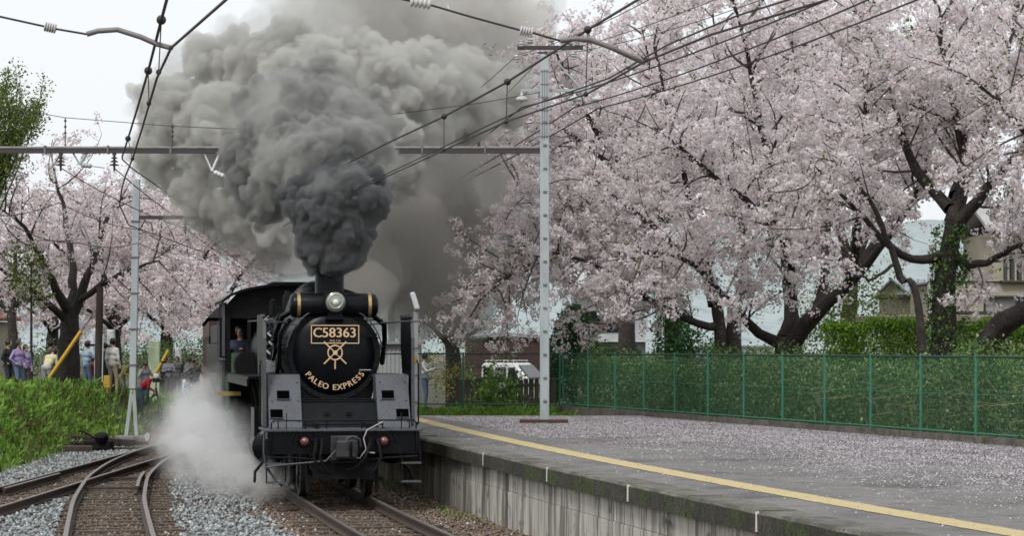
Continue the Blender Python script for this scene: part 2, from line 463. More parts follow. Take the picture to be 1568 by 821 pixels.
# ------------------------------------------------------------------ ground
xs = np.concatenate([np.linspace(-1800, -80, 14), np.arange(-60, 60, 0.75), np.linspace(80, 1800, 14)])
ds = np.concatenate([np.linspace(-300, 0, 8), np.arange(6, 150, 0.75), np.linspace(170, 3000, 20)])
GX, GD = np.meshgrid(xs, ds)
GH = height(GX, GD)
rng = np.random.default_rng(4)
GH = GH + np.where((GX < -10.5) & (GD < 150) & (GD > 6), rng.normal(0, 0.05, GX.shape), 0)
V = np.stack([GX.ravel(), GD.ravel(), GH.ravel()], 1)
nr, nc = GX.shape
ii = (np.arange(nr - 1)[:, None] * nc + np.arange(nc - 1)[None, :]).ravel()
Fq = np.stack([ii, ii + 1, ii + nc + 1, ii + nc], 1)
cxm, cdm = V[Fq].mean(1)[:, 0], V[Fq].mean(1)[:, 1]
toe_f = np.interp(cdm, _toe[:, 0], _toe[:, 1])
mi = ((cxm < toe_f) | (V[Fq].mean(1)[:, 2] > 0.3)).astype(int)
ground = link('ground', fast_mesh('ground', V, Fq, mat_idx=mi), [M['ground'], M['soil']], smooth=180)
tag(ground, 'brown gravelly ground under the railway tracks', None, None, 'structure')

# far wooded hill behind the houses
rng = np.random.default_rng(11)
hb = MB()
ncol, nrow = 60, 10
for j in range(nrow + 1):
    for i in range(ncol + 1):
        x = -700 + 1900 * i / ncol
        ridge = (1.0 + .95 * min(1, max(0, (i - 18) / 8))) * 40 + 16 * math.sin(i * 0.32 + 1.0) + 9 * math.sin(i * 0.9) 
        hb.v.append((x, 900 + 400 * j / nrow, -2 + ridge * math.sin(math.pi / 2 * j / nrow) + rng.normal(0, 1.2)))
for j in range(nrow):
    for i in range(ncol):
        a = j * (ncol + 1) + i
        hb.f.append((a, a + 1, a + ncol + 2, a + ncol + 1)); hb.m.append(0)
tag(hb.build('hills', M['hill'], smooth=180), 'pale distant hillside behind the houses', None, None, 'structure')

# ------------------------------------------------------------------ railway tracks
def path(fx, d0, d1, step, off=0.0):
    out = []
    d = d0
    while d <= d1 + 1e-6:
        s = (fx(d + 0.05) - fx(d - 0.05)) / 0.1
        n_ = 1 / math.sqrt(1 + s * s)
        out.append(Vector((fx(d) + off * n_, d - off * s * n_, 0)))
        d += step
    return out
RAILP = [(-0.06, -0.15), (0.06, -0.15), (0.06, -0.135), (0.012, -0.115), (0.012, -0.045), (0.034, -0.035), (0.034, -0.004), (0.028, 0.0),
         (-0.028, 0.0), (-0.034, -0.004), (-0.034, -0.035), (-0.012, -0.045), (-0.012, -0.115), (-0.06, -0.135)]
def rail(name, pts, parent, dz=0.0):
    b = MB()
    n = len(RAILP)
    for i, p in enumerate(pts):
        t = (pts[min(i + 1, len(pts) - 1)] - pts[max(i - 1, 0)]).normalized()
        u = Vector((t.y, -t.x, 0))
        for (a, c) in RAILP:
            b.v.append(tuple(p + u * a + Vector((0, 0, c + dz))))
    for i in range(len(pts) - 1):
        for j in range(n):
            k = (j + 1) % n
            b.f.append((i * n + j, i * n + k, (i + 1) * n + k, (i + 1) * n + j))
            b.m.append(1 if j in (6, 7, 8) else 0)
    b.f += [tuple(range(n)), tuple(range((len(pts) - 1) * n, len(pts) * n))]; b.m += [0, 0]
    return b.build(name, [M['rail_side'], M['rail_top']], parent)
sl = MB(); sl.box((-1.05, -0.10, -0.14), (1.05, 0.10, 0.0))
sleeper_me = sl.mesh('sleeper'); sleeper_me.materials.append(M['sleeper'])
rnd = random.Random(3)
G2 = 0.5335 + 0.034
def track(label, fx, d0, d1, s0, s1, dz=0.0, step=1.0, group='railway tracks'):
    t = thing('railway_track', label, 'track', (0, 0, 0), 0, None, 'structure')
    for sgn in (-1, 1):
        rail('rail', path(fx, d0, d1, step, sgn * G2), t, dz)
    d = s0
    while d < s1:
        s = (fx(d + 0.05) - fx(d - 0.05)) / 0.1
        share('sleeper', sleeper_me, t, (fx(d) + rnd.uniform(-.03, .03), d, -0.150 + rnd.uniform(-.012, .006) + dz),
              (0, rnd.uniform(-.006, .006), -math.atan(s) + rnd.uniform(-.02, .02)), (rnd.uniform(.95, 1.05), rnd.uniform(.9, 1.1), 1))
        d += 0.66
    return t
tr_main = track('straight track the locomotive runs on, beside the platform', main_x, 12, 140, 27, 56, 0.0)
tr_b = track('curved track sweeping in from the switch, left of the locomotive', b_x, 20, 74.0, 27, 60, -0.003, 0.5)
tr_c = track('siding track running beside the grassy bank', c_x, 22, 74.5, 34, 49, -0.007)
tag(tr_main, kind='structure')
# check rails and the frog of the switch
for off, d0, d1, fx in ((0.42, 42, 47, b_x), (-0.42, 41.5, 46.5, c_x)):
    rail('check_rail', path(fx, d0, d1, 0.5, off), tr_b if fx is b_x else tr_c, -0.012)
fr = MB(); fr.box((-0.75, -0.11, -0.03), (0.75, 0.11, 0.0))
for q, dd in enumerate((43.2, 46.4)):
    m_ = fr.mesh('crossing_tie'); m_.materials.append(M['pole_wood'])
    share('crossing_tie', m_, tr_b, (b_x(dd), dd, -0.10), (0, 0, 0.08))

# ballast: broken stone between and beside the rails
rng = np.random.default_rng(7)
def scatter_stones(n, seed):
    rng = np.random.default_rng(seed)
    D = 26.5 + (72 - 26.5) * rng.random(n) ** 1.25
    lo = -0.28 * D; lo = np.maximum(lo, np.interp(D, _toe[:, 0], _toe[:, 1]) - 0.3)
    hi = np.polyval(_edge.coeffs, D) + 0.02
    X = lo + (hi - lo) * rng.random(n)
    return X, D, rng
X, D, rng = scatter_stones(60000, 7)
mx = np.polyval(_main.coeffs, D); bx = np.interp(D, _bd, _bx)
du = np.minimum(np.abs(X - mx), np.minimum(np.abs(X - bx), np.abs(X + 8.53)))
off_main = np.abs(X - mx)
grey = ((X < mx - 1.25) & (X > bx + 1.0) & (D < 60)) | ((X < bx - 0.75) & (X > -8.53 + 0.72) & (D < 42)) | ((X < -9.35) & (D < 62))
wob = np.sin(X * 2.3 + D * .9) * .5 + np.sin(D * 1.7 - X) * .35 + rng.normal(0, .35, len(X))
grey &= (np.minimum(np.abs(X - mx + 1.25), np.abs(X - bx - 1.0)) + .9 * wob + .35 > 0.12) & (rng.random(len(X)) < 0.94)
size = np.where(grey, rng.uniform(0.026, 0.052, len(X)), rng.uniform(0.018, 0.042, len(X)))
Z = GROUND_Z + rng.uniform(0.0, 0.045, len(X)) + np.where(grey, 0.03, 0.0)
near_track = du < 1.0
size = np.where(near_track & ~grey, size * .8, size)
Z = np.where(near_track, Z + 0.012, Z)
keep = ~((np.abs(np.abs(X - mx) - G2) < 0.07) | (np.abs(np.abs(X - bx) - G2) < 0.07) | (np.abs(np.abs(X + 8.53) - G2) < 0.07))
X, D, Z, size, grey = X[keep], D[keep], Z[keep], size[keep], grey[keep]
n = len(X)
octv = np.array([(1, 0, 0), (-.5, .87, 0), (-.5, -.87, 0), (0, 0, 1), (0, 0, -1)], float)
octf = np.array([(0, 1, 3), (1, 2, 3), (2, 0, 3), (1, 0, 4), (2, 1, 4), (0, 2, 4)])
A = rng.uniform(0, 2 * np.pi, n)
vv = octv[None] * (size[:, None, None] * rng.uniform(0.6, 1.4, (n, 5, 1))) * np.array([1, 1, 0.75])
ca, sa = np.cos(A)[:, None], np.sin(A)[:, None]
tl = rng.uniform(-0.6, 0.6, n)[:, None]
x_, y_, z_ = vv[..., 0], vv[..., 1], vv[..., 2]
y2 = y_ * np.cos(tl) - z_ * np.sin(tl); z2 = y_ * np.sin(tl) + z_ * np.cos(tl)
V = np.stack([x_ * ca - y2 * sa + X[:, None], x_ * sa + y2 * ca + D[:, None], z2 + Z[:, None]], -1).reshape(-1, 3)
Fs = (octf[None] + (np.arange(n) * 5)[:, None, None]).reshape(-1, 3)
tn = np.where(grey, rng.beta(2, 2.2, n) * 0.50 + 0.50, rng.beta(2.2, 2.2, n) * 0.56)
tn = np.where(rng.random(n) < 0.03, 0.95, tn)
ballast = link('ballast', fast_mesh('ballast', V, Fs, np.repeat(tn, 6)), M['stone'])
tag(ballast, 'grey and brown crushed stone ballast lying between and beside the rails', 'ballast', None, 'stuff')

# ------------------------------------------------------------------ platform
plat = thing('platform', 'long station platform with mossy coping and stained concrete wall', None, (0, 0, 0), 0, None, 'structure')
def along(fx, d0, d1, n):
    return [(fx(d0 + (d1 - d0) * i / n), d0 + (d1 - d0) * i / n) for i in range(n + 1)]
def nrm(fx, d):
    s = (fx(d + 0.05) - fx(d - 0.05)) / 0.1
    q = 1 / math.sqrt(1 + s * s)
    return Vector((q, -s * q, 0))       # towards the platform's inside
COPE_W, COPE_H = 0.42, 0.23
# asphalt top: one sheet from the coping to the fence
b = MB()
NR = 60
for i in range(NR + 1):
    d = 12 + (PLAT_END - 12) * i / NR
    e = Vector((edge_x(d), d, 0)) + nrm(edge_x, d) * (COPE_W + 0.018)
    r_ = fence_x(d) + 0.05
    for j in range(9):
        t = j / 8
        b.v.append((e.x + (r_ - e.x) * t, e.y + (d - e.y) * t, PLAT_Z - 0.008))
for i in range(NR):
    for j in range(8):
        a = i * 9 + j
        b.f.append((a, a + 1, a + 10, a + 9)); b.m.append(0)
b.build('asphalt_surface', M['asphalt'], plat)
# body behind the wall and end face
b = MB()
for i in range(31):
    d = 12 + (PLAT_END - 0.02 - 12) * i / 30
    e = Vector((edge_x(d), d, 0)) + nrm(edge_x, d) * 0.20
    b.v += [(e.x, e.y, -0.5), (e.x, e.y, PLAT_Z - 0.06), (fence_x(d) + .04, d, PLAT_Z - 0.06), (fence_x(d) + .04, d, -0.5)]
for i in range(30):
    for j in range(3):
        b.f.append((i * 4 + j, i * 4 + j + 1, i * 4 + j + 5, i * 4 + j + 4)); b.m.append(0)
b.f += [(0, 1, 2, 3), (123, 122, 121, 120)]; b.m += [0, 0]
b.build('platform_body', M['concrete'], plat)
# far edge kerb (pale line at the end of the platform)
b = MB(); b.box((edge_x(PLAT_END) - 0.1, PLAT_END - 0.10, 0.5), (fence_x(PLAT_END) + 0.05, PLAT_END + 0.12, PLAT_Z + 0.02))
b.build('end_kerb', M['concrete'], plat, bevel=0.015)

# coping stones, each its own block; the joints with old white mortar every second one
J = [23.2, 27.8, 31.9, 36.3]
joints = [9.6, 14.2, 18.7, 23.2, 27.8, 31.9, 36.3, 40.8, 45.4, 50.2, 55.0]
cuts = []
for a, c in zip(joints[:-1], joints[1:]): cuts += [a, (a + c) / 2]
cuts.append(joints[-1])
rnd = random.Random(5)
for a, c in zip(cuts[:-1], cuts[1:]):
    if c < 13: continue
    b = MB()
    g = 0.008
    dz = rnd.uniform(-0.004, 0.006)
    pr = [(-0.0, PLAT_Z - COPE_H + dz), (0.0 + rnd.uniform(0, .006), PLAT_Z - 0.035 + dz), (0.03, PLAT_Z + dz), (COPE_W, PLAT_Z - 0.002 + dz), (COPE_W, PLAT_Z - COPE_H + dz)]
    K = 7
    jit = [[(rnd.uniform(-.006, .006), rnd.uniform(-.006, .004)) for _ in range(3)] for _ in range(K + 1)]
    for i in range(K + 1):
        d = a + g + (c - a - 2 * g) * i / K
        e, nn = Vector((edge_x(d), d, 0)), nrm(edge_x, d)
        for q, (u, z) in enumerate(pr):
            jj = jit[i][q] if q < 3 else (0, 0)
            p = e + nn * (u + jj[0]); b.v.append((p.x, p.y, z + jj[1]))
    L = len(pr)
    for i in range(K):
        for j in range(L):
            k = (j + 1) % L
            b.f.append((i * L + j, i * L + k, (i + 1) * L + k, (i + 1) * L + j))
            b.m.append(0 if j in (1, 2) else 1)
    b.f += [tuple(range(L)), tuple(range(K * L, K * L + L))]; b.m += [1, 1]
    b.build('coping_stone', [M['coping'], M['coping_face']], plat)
for dj in joints:
    if dj < 13 or dj > 37.5: continue
    b = MB()
    e, nn = Vector((edge_x(dj), dj, 0)), nrm(edge_x, dj)
    t = Vector((-nn.y, nn.x, 0))
    for (u0, z0, u1, z1) in ((-0.006, PLAT_Z - COPE_H, 0.05, PLAT_Z - 0.012),):
        p0, p1 = e + nn * u0, e + nn * u1
        b.prism([p0 - t * .016 + Vector((0, 0, z0 + .02)), p0 + t * .016 + Vector((0, 0, z0 + .02)), p0 + t * .016 + Vector((0, 0, z1)), p0 - t * .016 + Vector((0, 0, z1))], nn * 0.06)
    p0 = e + nn * 0.0
    if 0: b.prism([p0 - t * .014 + Vector((0, 0, PLAT_Z - .035)), p0 + t * .014 + Vector((0, 0, PLAT_Z - .035)), p0 + t * .014 + nn * .03 + Vector((0, 0, PLAT_Z + .009)), p0 - t * .014 + nn * .03 + Vector((0, 0, PLAT_Z + .009))], nn * 0.03 + Vector((0, 0, -0.004)))
    b.build('mortar_joint', M['mortar_white'], plat)
# wall panels under the coping: an upper band and a taller lower one, each 0.9 m wide
d = 13.0
while d < 55.0:
    w = 1.5
    for z0, z1, inn in ((-0.42, 0.325, 0.10), (0.331, PLAT_Z - COPE_H + 0.01, 0.108)):
        b = MB()
        iu = inn + rnd.uniform(-.004, .004)
        q = []
        for dd in (d + 0.004, d + w - 0.004):
            dd = min(dd, 55.1)
            e, nn = Vector((edge_x(dd), dd, 0)), nrm(edge_x, dd)
            q.append((e + nn * iu, nn))
        (p0, n0), (p1, n1) = q
        b.prism([p0 + Vector((0, 0, z0)), p1 + Vector((0, 0, z0)), p1 + Vector((0, 0, z1)), p0 + Vector((0, 0, z1))], n0 * 0.12)
        b.build('wall_panel', M['concrete_wall'], plat, bevel=0.004)
    d += w
# yellow line
b = MB()
for i in range(421):
    d = 12 + (PLAT_END - 0.3 - 12) * i / 420
    c_, nn = Vector((yel_x(d), d, 0)), nrm(yel_x, d)
    for u in (-0.19, 0.19):
        p = c_ + nn * (u + rnd.uniform(-.014, .014)); b.v.append((p.x, p.y, PLAT_Z - 0.002))
for i in range(420):
    b.f.append((i * 2, i * 2 + 1, i * 2 + 3, i * 2 + 2)); b.m.append(0)
b.build('yellow_line', M['yellow_line'], plat)
# kerb blocks along the fence
fdir = (FEN_B - FEN_A).normalized(); flen = (FEN_B - FEN_A).length
fn = Vector((-fdir.y, fdir.x, 0))       # out of the platform
if fn.x < 0: fn = -fn
kb = MB(); kb.box((0.006, -0.13, -0.1), (1.194, 0.06, 0.13)); kb_me = kb.mesh('kerb_block'); kb_me.materials.append(M['kerb'])
kang = math.atan2(fdir.y, fdir.x)
s = 0.0
while s < flen - 1.0:
    p = FEN_A + fdir * s
    share('kerb_block', kb_me, plat, (p.x, p.y, PLAT_Z - 0.008), (rnd.uniform(-.01, .01), 0, kang + rnd.uniform(-.004, .004)), (1, 1, rnd.uniform(.92, 1.05)))
    s += 1.2
# fallen petals
def petals(n, seed):
    rng = np.random.default_rng(seed)
    out = []
    while sum(len(o[0]) for o in out) < n:
        D = 17 + (PLAT_END - 17.2) * rng.random(60000)
        ex = np.polyval(_edge.coeffs, D) + 0.35; fx = FEN_A.x + (D - FEN_A.y) / (FEN_B.y - FEN_A.y) * (FEN_B.x - FEN_A.x)
        X = ex + (fx - 0.1 - ex) * rng.random(60000)
        yx = np.polyval(_yel.coeffs, D)
        t = np.clip((X - yx) / (fx - yx), -0.3, 1)
        clump = 0.5 + 0.5 * np.sin(X * 1.9 + np.sin(D * 0.7) * 2.0) * np.sin(D * 0.55 + X * 0.6) + 0.25 * np.sin(X * 5.3 + D * 2.1)
        p = np.where(t < 0.03, 0.010, np.clip((t - .02) * 1.15, 0, 1) ** 1.3 * (0.26 + 0.75 * np.clip(clump, 0, 1)))
        p = np.where(D > 42, np.maximum(p, 0.30 * (t > 0.10)), p)
        p *= np.clip((D - 12) / 14, 0.3, 1)
        ok = (rng.random(60000) < p) & (np.abs(X) < 0.29 * D)
        out.append((X[ok], D[ok]))
    X = np.concatenate([o[0] for o in out])[:n]; D = np.concatenate([o[1] for o in out])[:n]
    a = rng.uniform(0, 2 * np.pi, n); s = rng.uniform(0.005, 0.013, n)
    u = np.stack([np.cos(a) * s, np.sin(a) * s, rng.uniform(-.4, .4, n) * s], 1)
    v = np.stack([-np.sin(a) * s * .8, np.cos(a) * s * .8, rng.uniform(-.4, .4, n) * s], 1)
    c = np.stack([X, D, np.full(n, PLAT_Z + 0.008)], 1)
    V = np.stack([c - u - v * .5, c + u * .3 - v, c + u + v * .4, c - u * .4 + v], 1).reshape(-1, 3)
    return V, np.arange(4 * n).reshape(-1, 4), rng.random(n)
V, Fq, tn = petals(138000, 21)
fp = link('fallen_petals', fast_mesh('fallen_petals', V, Fq, tn), M['petal'])
tag(fp, 'pale pink fallen cherry petals strewn over the platform', 'petals', None, 'stuff')

# ------------------------------------------------------------------ green mesh fences
def wire_panel(w, h, pitch=0.062, r=0.0021):
    b = MB()
    for sgn in (1, -1):
        c = -h + pitch
        while c < w:
            if sgn > 0: x0, x1 = max(c, 0), min(c + h, w); z0, z1 = x0 - c, x1 - c
            else: x0, x1 = max(c, 0), min(c + h, w); z0, z1 = h - (x0 - c), h - (x1 - c)
            if x1 - x0 > 0.02:
                y = 0.004 * sgn
                b.tube([(x0, y, z0), (x1, y, z1)], r, 3, caps=False)
            c += pitch * 1.414 / 1.0
    me = b.mesh('mesh_panel', fix=False); me.materials.append(M['fence_wire'])
    return me
def fence(name, label, p0, p1, z0, npan, h=1.36):
    L = (p1 - p0).length; dr = (p1 - p0).normalized(); ang = math.atan2(dr.y, dr.x)
    t = thing(name, label, 'fence', (p0.x, p0.y, z0), ang, 'green mesh fences around the platform')
    w = L / npan
    pm = wire_panel(w - 0.03, h - 0.06)
    for i in range(npan + 1):
        b = MB(); b.cyl((i * w, 0, -0.25), (i * w, 0, h + 0.02), 0.028, n=10); b.cyl((i * w, 0, h + 0.02), (i * w, 0, h + 0.035), 0.032, 0.02, n=10)
        b.build('post', M['fence_green'], t, smooth=40)
    for i in range(npan):
        for z, nm, rr in ((h - 0.01, 'top_rail', 0.019), (0.05, 'bottom_rail', 0.018), (h * 0.52, 'tension_wire', 0.006)):
            b = MB(); b.cyl((i * w + 0.03, 0, z), (i * w + w - 0.03, 0, z), rr, n=8)
            b.build(nm, M['fence_dark'] if nm == 'top_rail' else M['fence_green'], t, smooth=40)
        tag(share('mesh_panel', pm, t, (i * w + 0.015, 0, 0.035)), kind='stuff')
    return t
fence('mesh_fence', 'long green chain link fence on kerb along the platform edge under the cherry trees', Vector((FEN_A.x, FEN_A.y, 0)), Vector((FEN_B.x, FEN_B.y, 0)), PLAT_Z + 0.11, 14, 1.36)
fence('mesh_fence', 'short green chain link fence across the end of the platform beside the locomotive', Vector((-3.8, 61.9, 0)), Vector((1.25, 61.5, 0)), PLAT_Z + 0.09, 2, 1.38)
# ------------------------------------------------------------------ steam locomotive
LOCO_D = 37.6
_s = (main_x(47) - main_x(38)) / 9.0
LOCO_ROT = -math.atan(_s)
loco = thing('steam_locomotive', 'black steam locomotive with gold number plate and headlamp, steaming towards the viewer', 'locomotive',
             (main_x(LOCO_D), LOCO_D, 0), LOCO_ROT)
BK, GR, UN, ST, BR = M['loco_black'], M['loco_grey'], M['loco_under'], M['bright_steel'], M['brass']
BZ, SBR, SBF = 2.36, 0.765, 1.55          # boiler axis, smokebox radius, smokebox front

def text_mesh(s, size, depth=0.004, spacing=1.0):
    cu = bpy.data.curves.new('lettering', 'FONT')
    cu.body = s; cu.size = size; cu.extrude = depth
    cu.align_x = 'CENTER'; cu.align_y = 'CENTER'; cu.space_character = spacing
    cu.resolution_u = 3
    o = bpy.data.objects.new('lettering', cu)
    COL.objects.link(o)
    dg = bpy.context.evaluated_depsgraph_get(); dg.update()
    me = bpy.data.meshes.new_from_object(o.evaluated_get(dg))
    bpy.data.objects.remove(o); bpy.data.curves.remove(cu)
    return me
def text_into(b, s, size, mat4, m=0, depth=0.004, bold=0.0, sx=1.0):
    me = text_mesh(s, size, depth)
    vs_ = [mat4 @ Vector((v.co.x * sx, v.co.y, v.co.z)) for v in me.vertices]
    b.add(vs_, [tuple(p.vertices) for p in me.polygons], m)
    if bold:
        for dx in (-bold, bold):
            b.add([mat4 @ Vector((v.co.x * sx + dx, v.co.y, v.co.z - 0.0006)) for v in me.vertices], [tuple(p.vertices) for p in me.polygons], m)
    bpy.data.meshes.remove(me)
FRONT = lambda x, y, z, roll=0.0: Matrix.Translation((x, y, z)) @ Matrix.Rotation(R(90), 4, 'X') @ Matrix.Rotation(roll, 4, 'Z')

# smokebox, door and its fittings
b = MB(); b.lathe([(0.60, 0.02), (SBR, 0.0), (SBR + .012, .03), (SBR, .06), (SBR, 1.75), (SBR + .02, 1.76), (SBR + .02, 1.82), (SBR, 1.83)], (0, SBF, BZ), (0, 1, 0), 48)
for i in range(36):
    a = 2 * math.pi * i / 36
    b.sphere((math.cos(a) * (SBR - .03), SBF - .002, BZ + math.sin(a) * (SBR - .03)), .012, 6, 4)
b.build('smokebox', BK, loco, smooth=40)
b = MB(); b.lathe([(0.0, -0.125), (0.18, -0.12), (0.38, -0.095), (0.55, -0.06), (0.655, -0.02), (0.68, 0.0), (0.68, 0.03)], (0, SBF - 0.01, BZ), (0, 1, 0), 48, caps=False)
door = b.build('smokebox_door', BK, loco, smooth=50)
b = MB()
for z in (0.30, -0.28):
    b = MB(); b.bar((0.30, SBF - .10, BZ + z), (0.66, SBF - .03, BZ + z), 0.025, 0.05)
    b.cyl((0.69, SBF - .03, BZ + z - .05), (0.69, SBF - .03, BZ + z + .05), .022, n=8)
    b.build('hinge', BK, door)
b = MB(); b.cyl((0.40, SBF - .14, BZ - .27), (0.60, SBF - .10, BZ - .27), .012, n=6); b.build('grab_handle', ST, door)
# curved hand rail round the smokebox front
b = MB()
pts = [(math.cos(a) * .80, SBF - .07, BZ + math.sin(a) * .80) for a in [R(8 + 164 * i / 28) for i in range(29)]]
b.tube(pts, .014, 6)
for a in (20, 45, 70, 110, 135, 160):
    b.cyl((math.cos(R(a)) * .80, SBF - .07, BZ + math.sin(R(a)) * .80), (math.cos(R(a)) * .77, SBF + .03, BZ + math.sin(R(a)) * .77), .012, n=6)
b.build('hand_rail', GR, loco, smooth=60)
# gold hand wheel
b = MB()
cz, cyy = BZ + .02, SBF - .165
b.tube([(math.cos(a) * .118, cyy, cz + math.sin(a) * .118) for a in [2 * math.pi * i / 24 for i in range(25)]], .013, 6)
for a in (45, 135, 225, 315):
    b.bar((math.cos(R(a)) * .11, cyy, cz + math.sin(R(a)) * .11), (math.cos(R(a)) * .26, cyy + .01, cz + math.sin(R(a)) * .26), .022, .022)
    b.bar((math.cos(R(a)) * .02, cyy, cz + math.sin(R(a)) * .02), (math.cos(R(a)) * .11, cyy, cz + math.sin(R(a)) * .11), .016, .016)
b.bar((0, cyy, cz - .12), (0, cyy + .02, cz - .27), .024, .024)
b.bar((-.035, cyy - .004, cz), (.035, cyy - .004, cz), .05, .07)
b.build('door_hand_wheel', M['gold_paint'], door)
# PALEO EXPRESS lettering on the lower arc
b = MB()
s = "PALEO EXPRESS"
wd = {'P': .92, 'A': 1.0, 'L': .86, 'E': .9, 'O': 1.08, ' ': .62, 'X': .98, 'R': .98, 'S': .86}
tot = sum(wd[c] for c in s); rr = 0.60; a0, a1 = 213, 327
ang = a0
b.v = []
for c in s:
    w = (a1 - a0) * wd[c] / tot
    am = R(ang + w / 2)
    if c != ' ':
        yy = SBF - .112
        mt = Matrix.Translation((math.cos(am) * rr * .93, yy, BZ + math.sin(am) * rr * .93)) @ Matrix.Rotation(R(90), 4, 'X') @ Matrix.Rotation(am + R(90), 4, 'Z')
        b = MB(); text_into(b, c, 0.135, mt, 0, 0.012, 0.003); b.build('letter', M['gold_paint'], door)
    ang += w
# number plate
b = MB(); b.box((-.40, SBF - .155, BZ + .17), (.40, SBF - .135, BZ + .48)); plate = b.build('number_plate', BK, loco, bevel=.004)
b = MB()
for (x0, x1, z0, z1) in ((-.40, .40, .17, .185), (-.40, .40, .465, .48), (-.40, -.385, .185, .465), (.385, .40, .185, .465)):
    b.box((x0, SBF - .164, BZ + z0), (x1, SBF - .154, BZ + z1))
b.build('plate_border', M['gold_paint'], plate)
b = MB()
text_into(b, "C", 0.225, FRONT(-.29, SBF - .159, BZ + .345), 0, .005, .004)
text_into(b, "58363", 0.225, FRONT(.07, SBF - .159, BZ + .345), 0, .005, .004, 1.02)
text_into(b, "\u5f62\u5f0f C58", 0.045, FRONT(.0, SBF - .159, BZ + .215), 0, .004)
b.build('plate_lettering', M['gold_paint'], plate)
# chimney
b = MB(); b.lathe([(0.42, -.12), (.33, .0), (.255, .10), (.245, .2), (.245, .66), (.262, .675), (.262, .72), (.235, .72), (.215, .60)], (0, SBF + .78, BZ + SBR - .01), (0, 0, 1), 32)
b.build('chimney', BK, loco, smooth=45)
# feedwater heater across the top with brass bands
hz, hy = BZ + .81, SBF + .08
b = MB(); b.lathe([(0.0, -.74), (.12, -.735), (.19, -.70), (.205, -.66), (.205, .66), (.19, .70), (.12, .735), (0.0, .74)], (0, hy, hz), (1, 0, 0), 32, caps=False)
heater = b.build('feedwater_heater', M['loco_black'], loco, smooth=50)
for x in (-.59, .59):
    b = MB(); b.lathe([(.2055, -.028), (.211, -.026), (.211, .026), (.2055, .028)], (x, hy, hz), (1, 0, 0), 32, caps=False); b.build('brass_band', BR, heater, smooth=40)
b = MB()
for x in (-.45, .45):
    b = MB(); b.bar((x, hy, hz - .1), (x * .9, hy + .05, BZ + .62), .10, .14); b.build('heater_bracket', BK, heater)
# headlamp
lx, ly, lz = 0.0, SBF - .22, BZ + .87
b = MB(); b.lathe([(.10, .30), (.16, .26), (.20, .18), (.205, .0), (.21, -.02), (.19, -.025), (.182, 0.0)], (lx, ly, lz), (0, 1, 0), 32, caps=False)
b.add([(lx + math.cos(2 * math.pi * i / 16) * .10, ly + .30, lz + math.sin(2 * math.pi * i / 16) * .10) for i in range(16)], [tuple(range(16))])
b.box((lx - .12, ly + .05, lz - .26), (lx + .12, ly + .28, lz - .17)); b.box((lx - .16, ly + .02, lz - .30), (lx + .16, ly + .32, lz - .26))
b.bar((lx - .05, ly + .1, lz + .185), (lx + .05, ly + .1, lz + .185), .1, .03)
lamp = b.build('headlamp', BK, loco, smooth=45)
b = MB(); b.lathe([(.180, .0), (.15, -.026), (.09, -.045), (0.0, -.052)], (lx, ly + .005, lz), (0, 1, 0), 28, caps=False); b.build('lens', M['lens_glass'], lamp, smooth=80)
b = MB(); b.lathe([(.188, .0), (.200, -.012), (.190, -.03), (.174, -.03), (.172, .0)], (lx, ly - .005, lz), (0, 1, 0), 32, caps=False); b.build('lens_rim', BK, lamp, smooth=60)
b = MB(); b.lathe([(.050, .004), (.04, -.01), (0, -.014)], (lx, ly - .045, lz - .012), (0, 1, 0), 16, caps=False); b.build('bulb', M['white_paint'], lamp, smooth=60)
b = MB(); b.lathe([(.135, -.026), (.128, -.040), (.110, -.042), (.104, -.036)], (lx, ly - .002, lz), (0, 1, 0), 28, caps=False); b.build('reflector_ring', M['bright_steel'], lamp, smooth=60)

# boiler, domes, running boards
b = MB(); b.lathe([(.70, 0), (.80, .01), (.80, 4.0), (.88, 4.6), (.88, 6.1), (.70, 6.11)], (0, 3.36, BZ), (0, 1, 0), 40)
boiler = b.build('boiler', BK, loco, smooth=40)
b = MB()
for yy in (4.1, 4.9, 5.7, 6.5, 7.3):
    b = MB(); b.lathe([(.802, -.03), (.812, -.025), (.812, .025), (.802, .03)], (0, yy, BZ), (0, 1, 0), 40, caps=False); b.build('boiler_band', BK, boiler, smooth=40)
b = MB()
prof = []
for i in range(9):
    a = R(90 * i / 8); prof.append((.50 * math.sin(a) if i else 0.0, .62 + .0 + .66 * math.cos(a) - .02))
b2 = MB()
for k in range(15):
    yy = 3.75 + 1.85 * k / 14
    e_ = 1 - (abs(k - 7) / 7.0) ** 4 * .55
    for j in range(17):
        a = R(180 * j / 16)
        b2.v.append((math.cos(a) * .56 * (.6 + .4 * e_), yy, BZ + .55 + math.sin(a) * .76 * e_))
for k in range(14):
    for j in range(16):
        b2.f.append((k * 17 + j, k * 17 + j + 1, (k + 1) * 17 + j + 1, (k + 1) * 17 + j)); b2.m.append(0)
b2.f += [tuple(range(17)), tuple(range(14 * 17, 15 * 17))]; b2.m += [0, 0]
b2.build('dome', BK, loco, smooth=60)
for sx in (-1, 1):
    b = MB(); b.box((sx * .80 if sx > 0 else -1.33, 3.0, 1.93), (1.33 if sx > 0 else -.80, 9.3, 1.97)); b.box((sx * 1.33 - .02, 3.0, 1.80), (sx * 1.33 + .02, 9.3, 1.93))
    b.build('running_board', BK, loco)
    b = MB(); b.tube([(sx * .93, 2.6, 2.95), (sx * .93, 9.2, 2.98)], .018, 6); b.build('boiler_hand_rail', GR, loco)

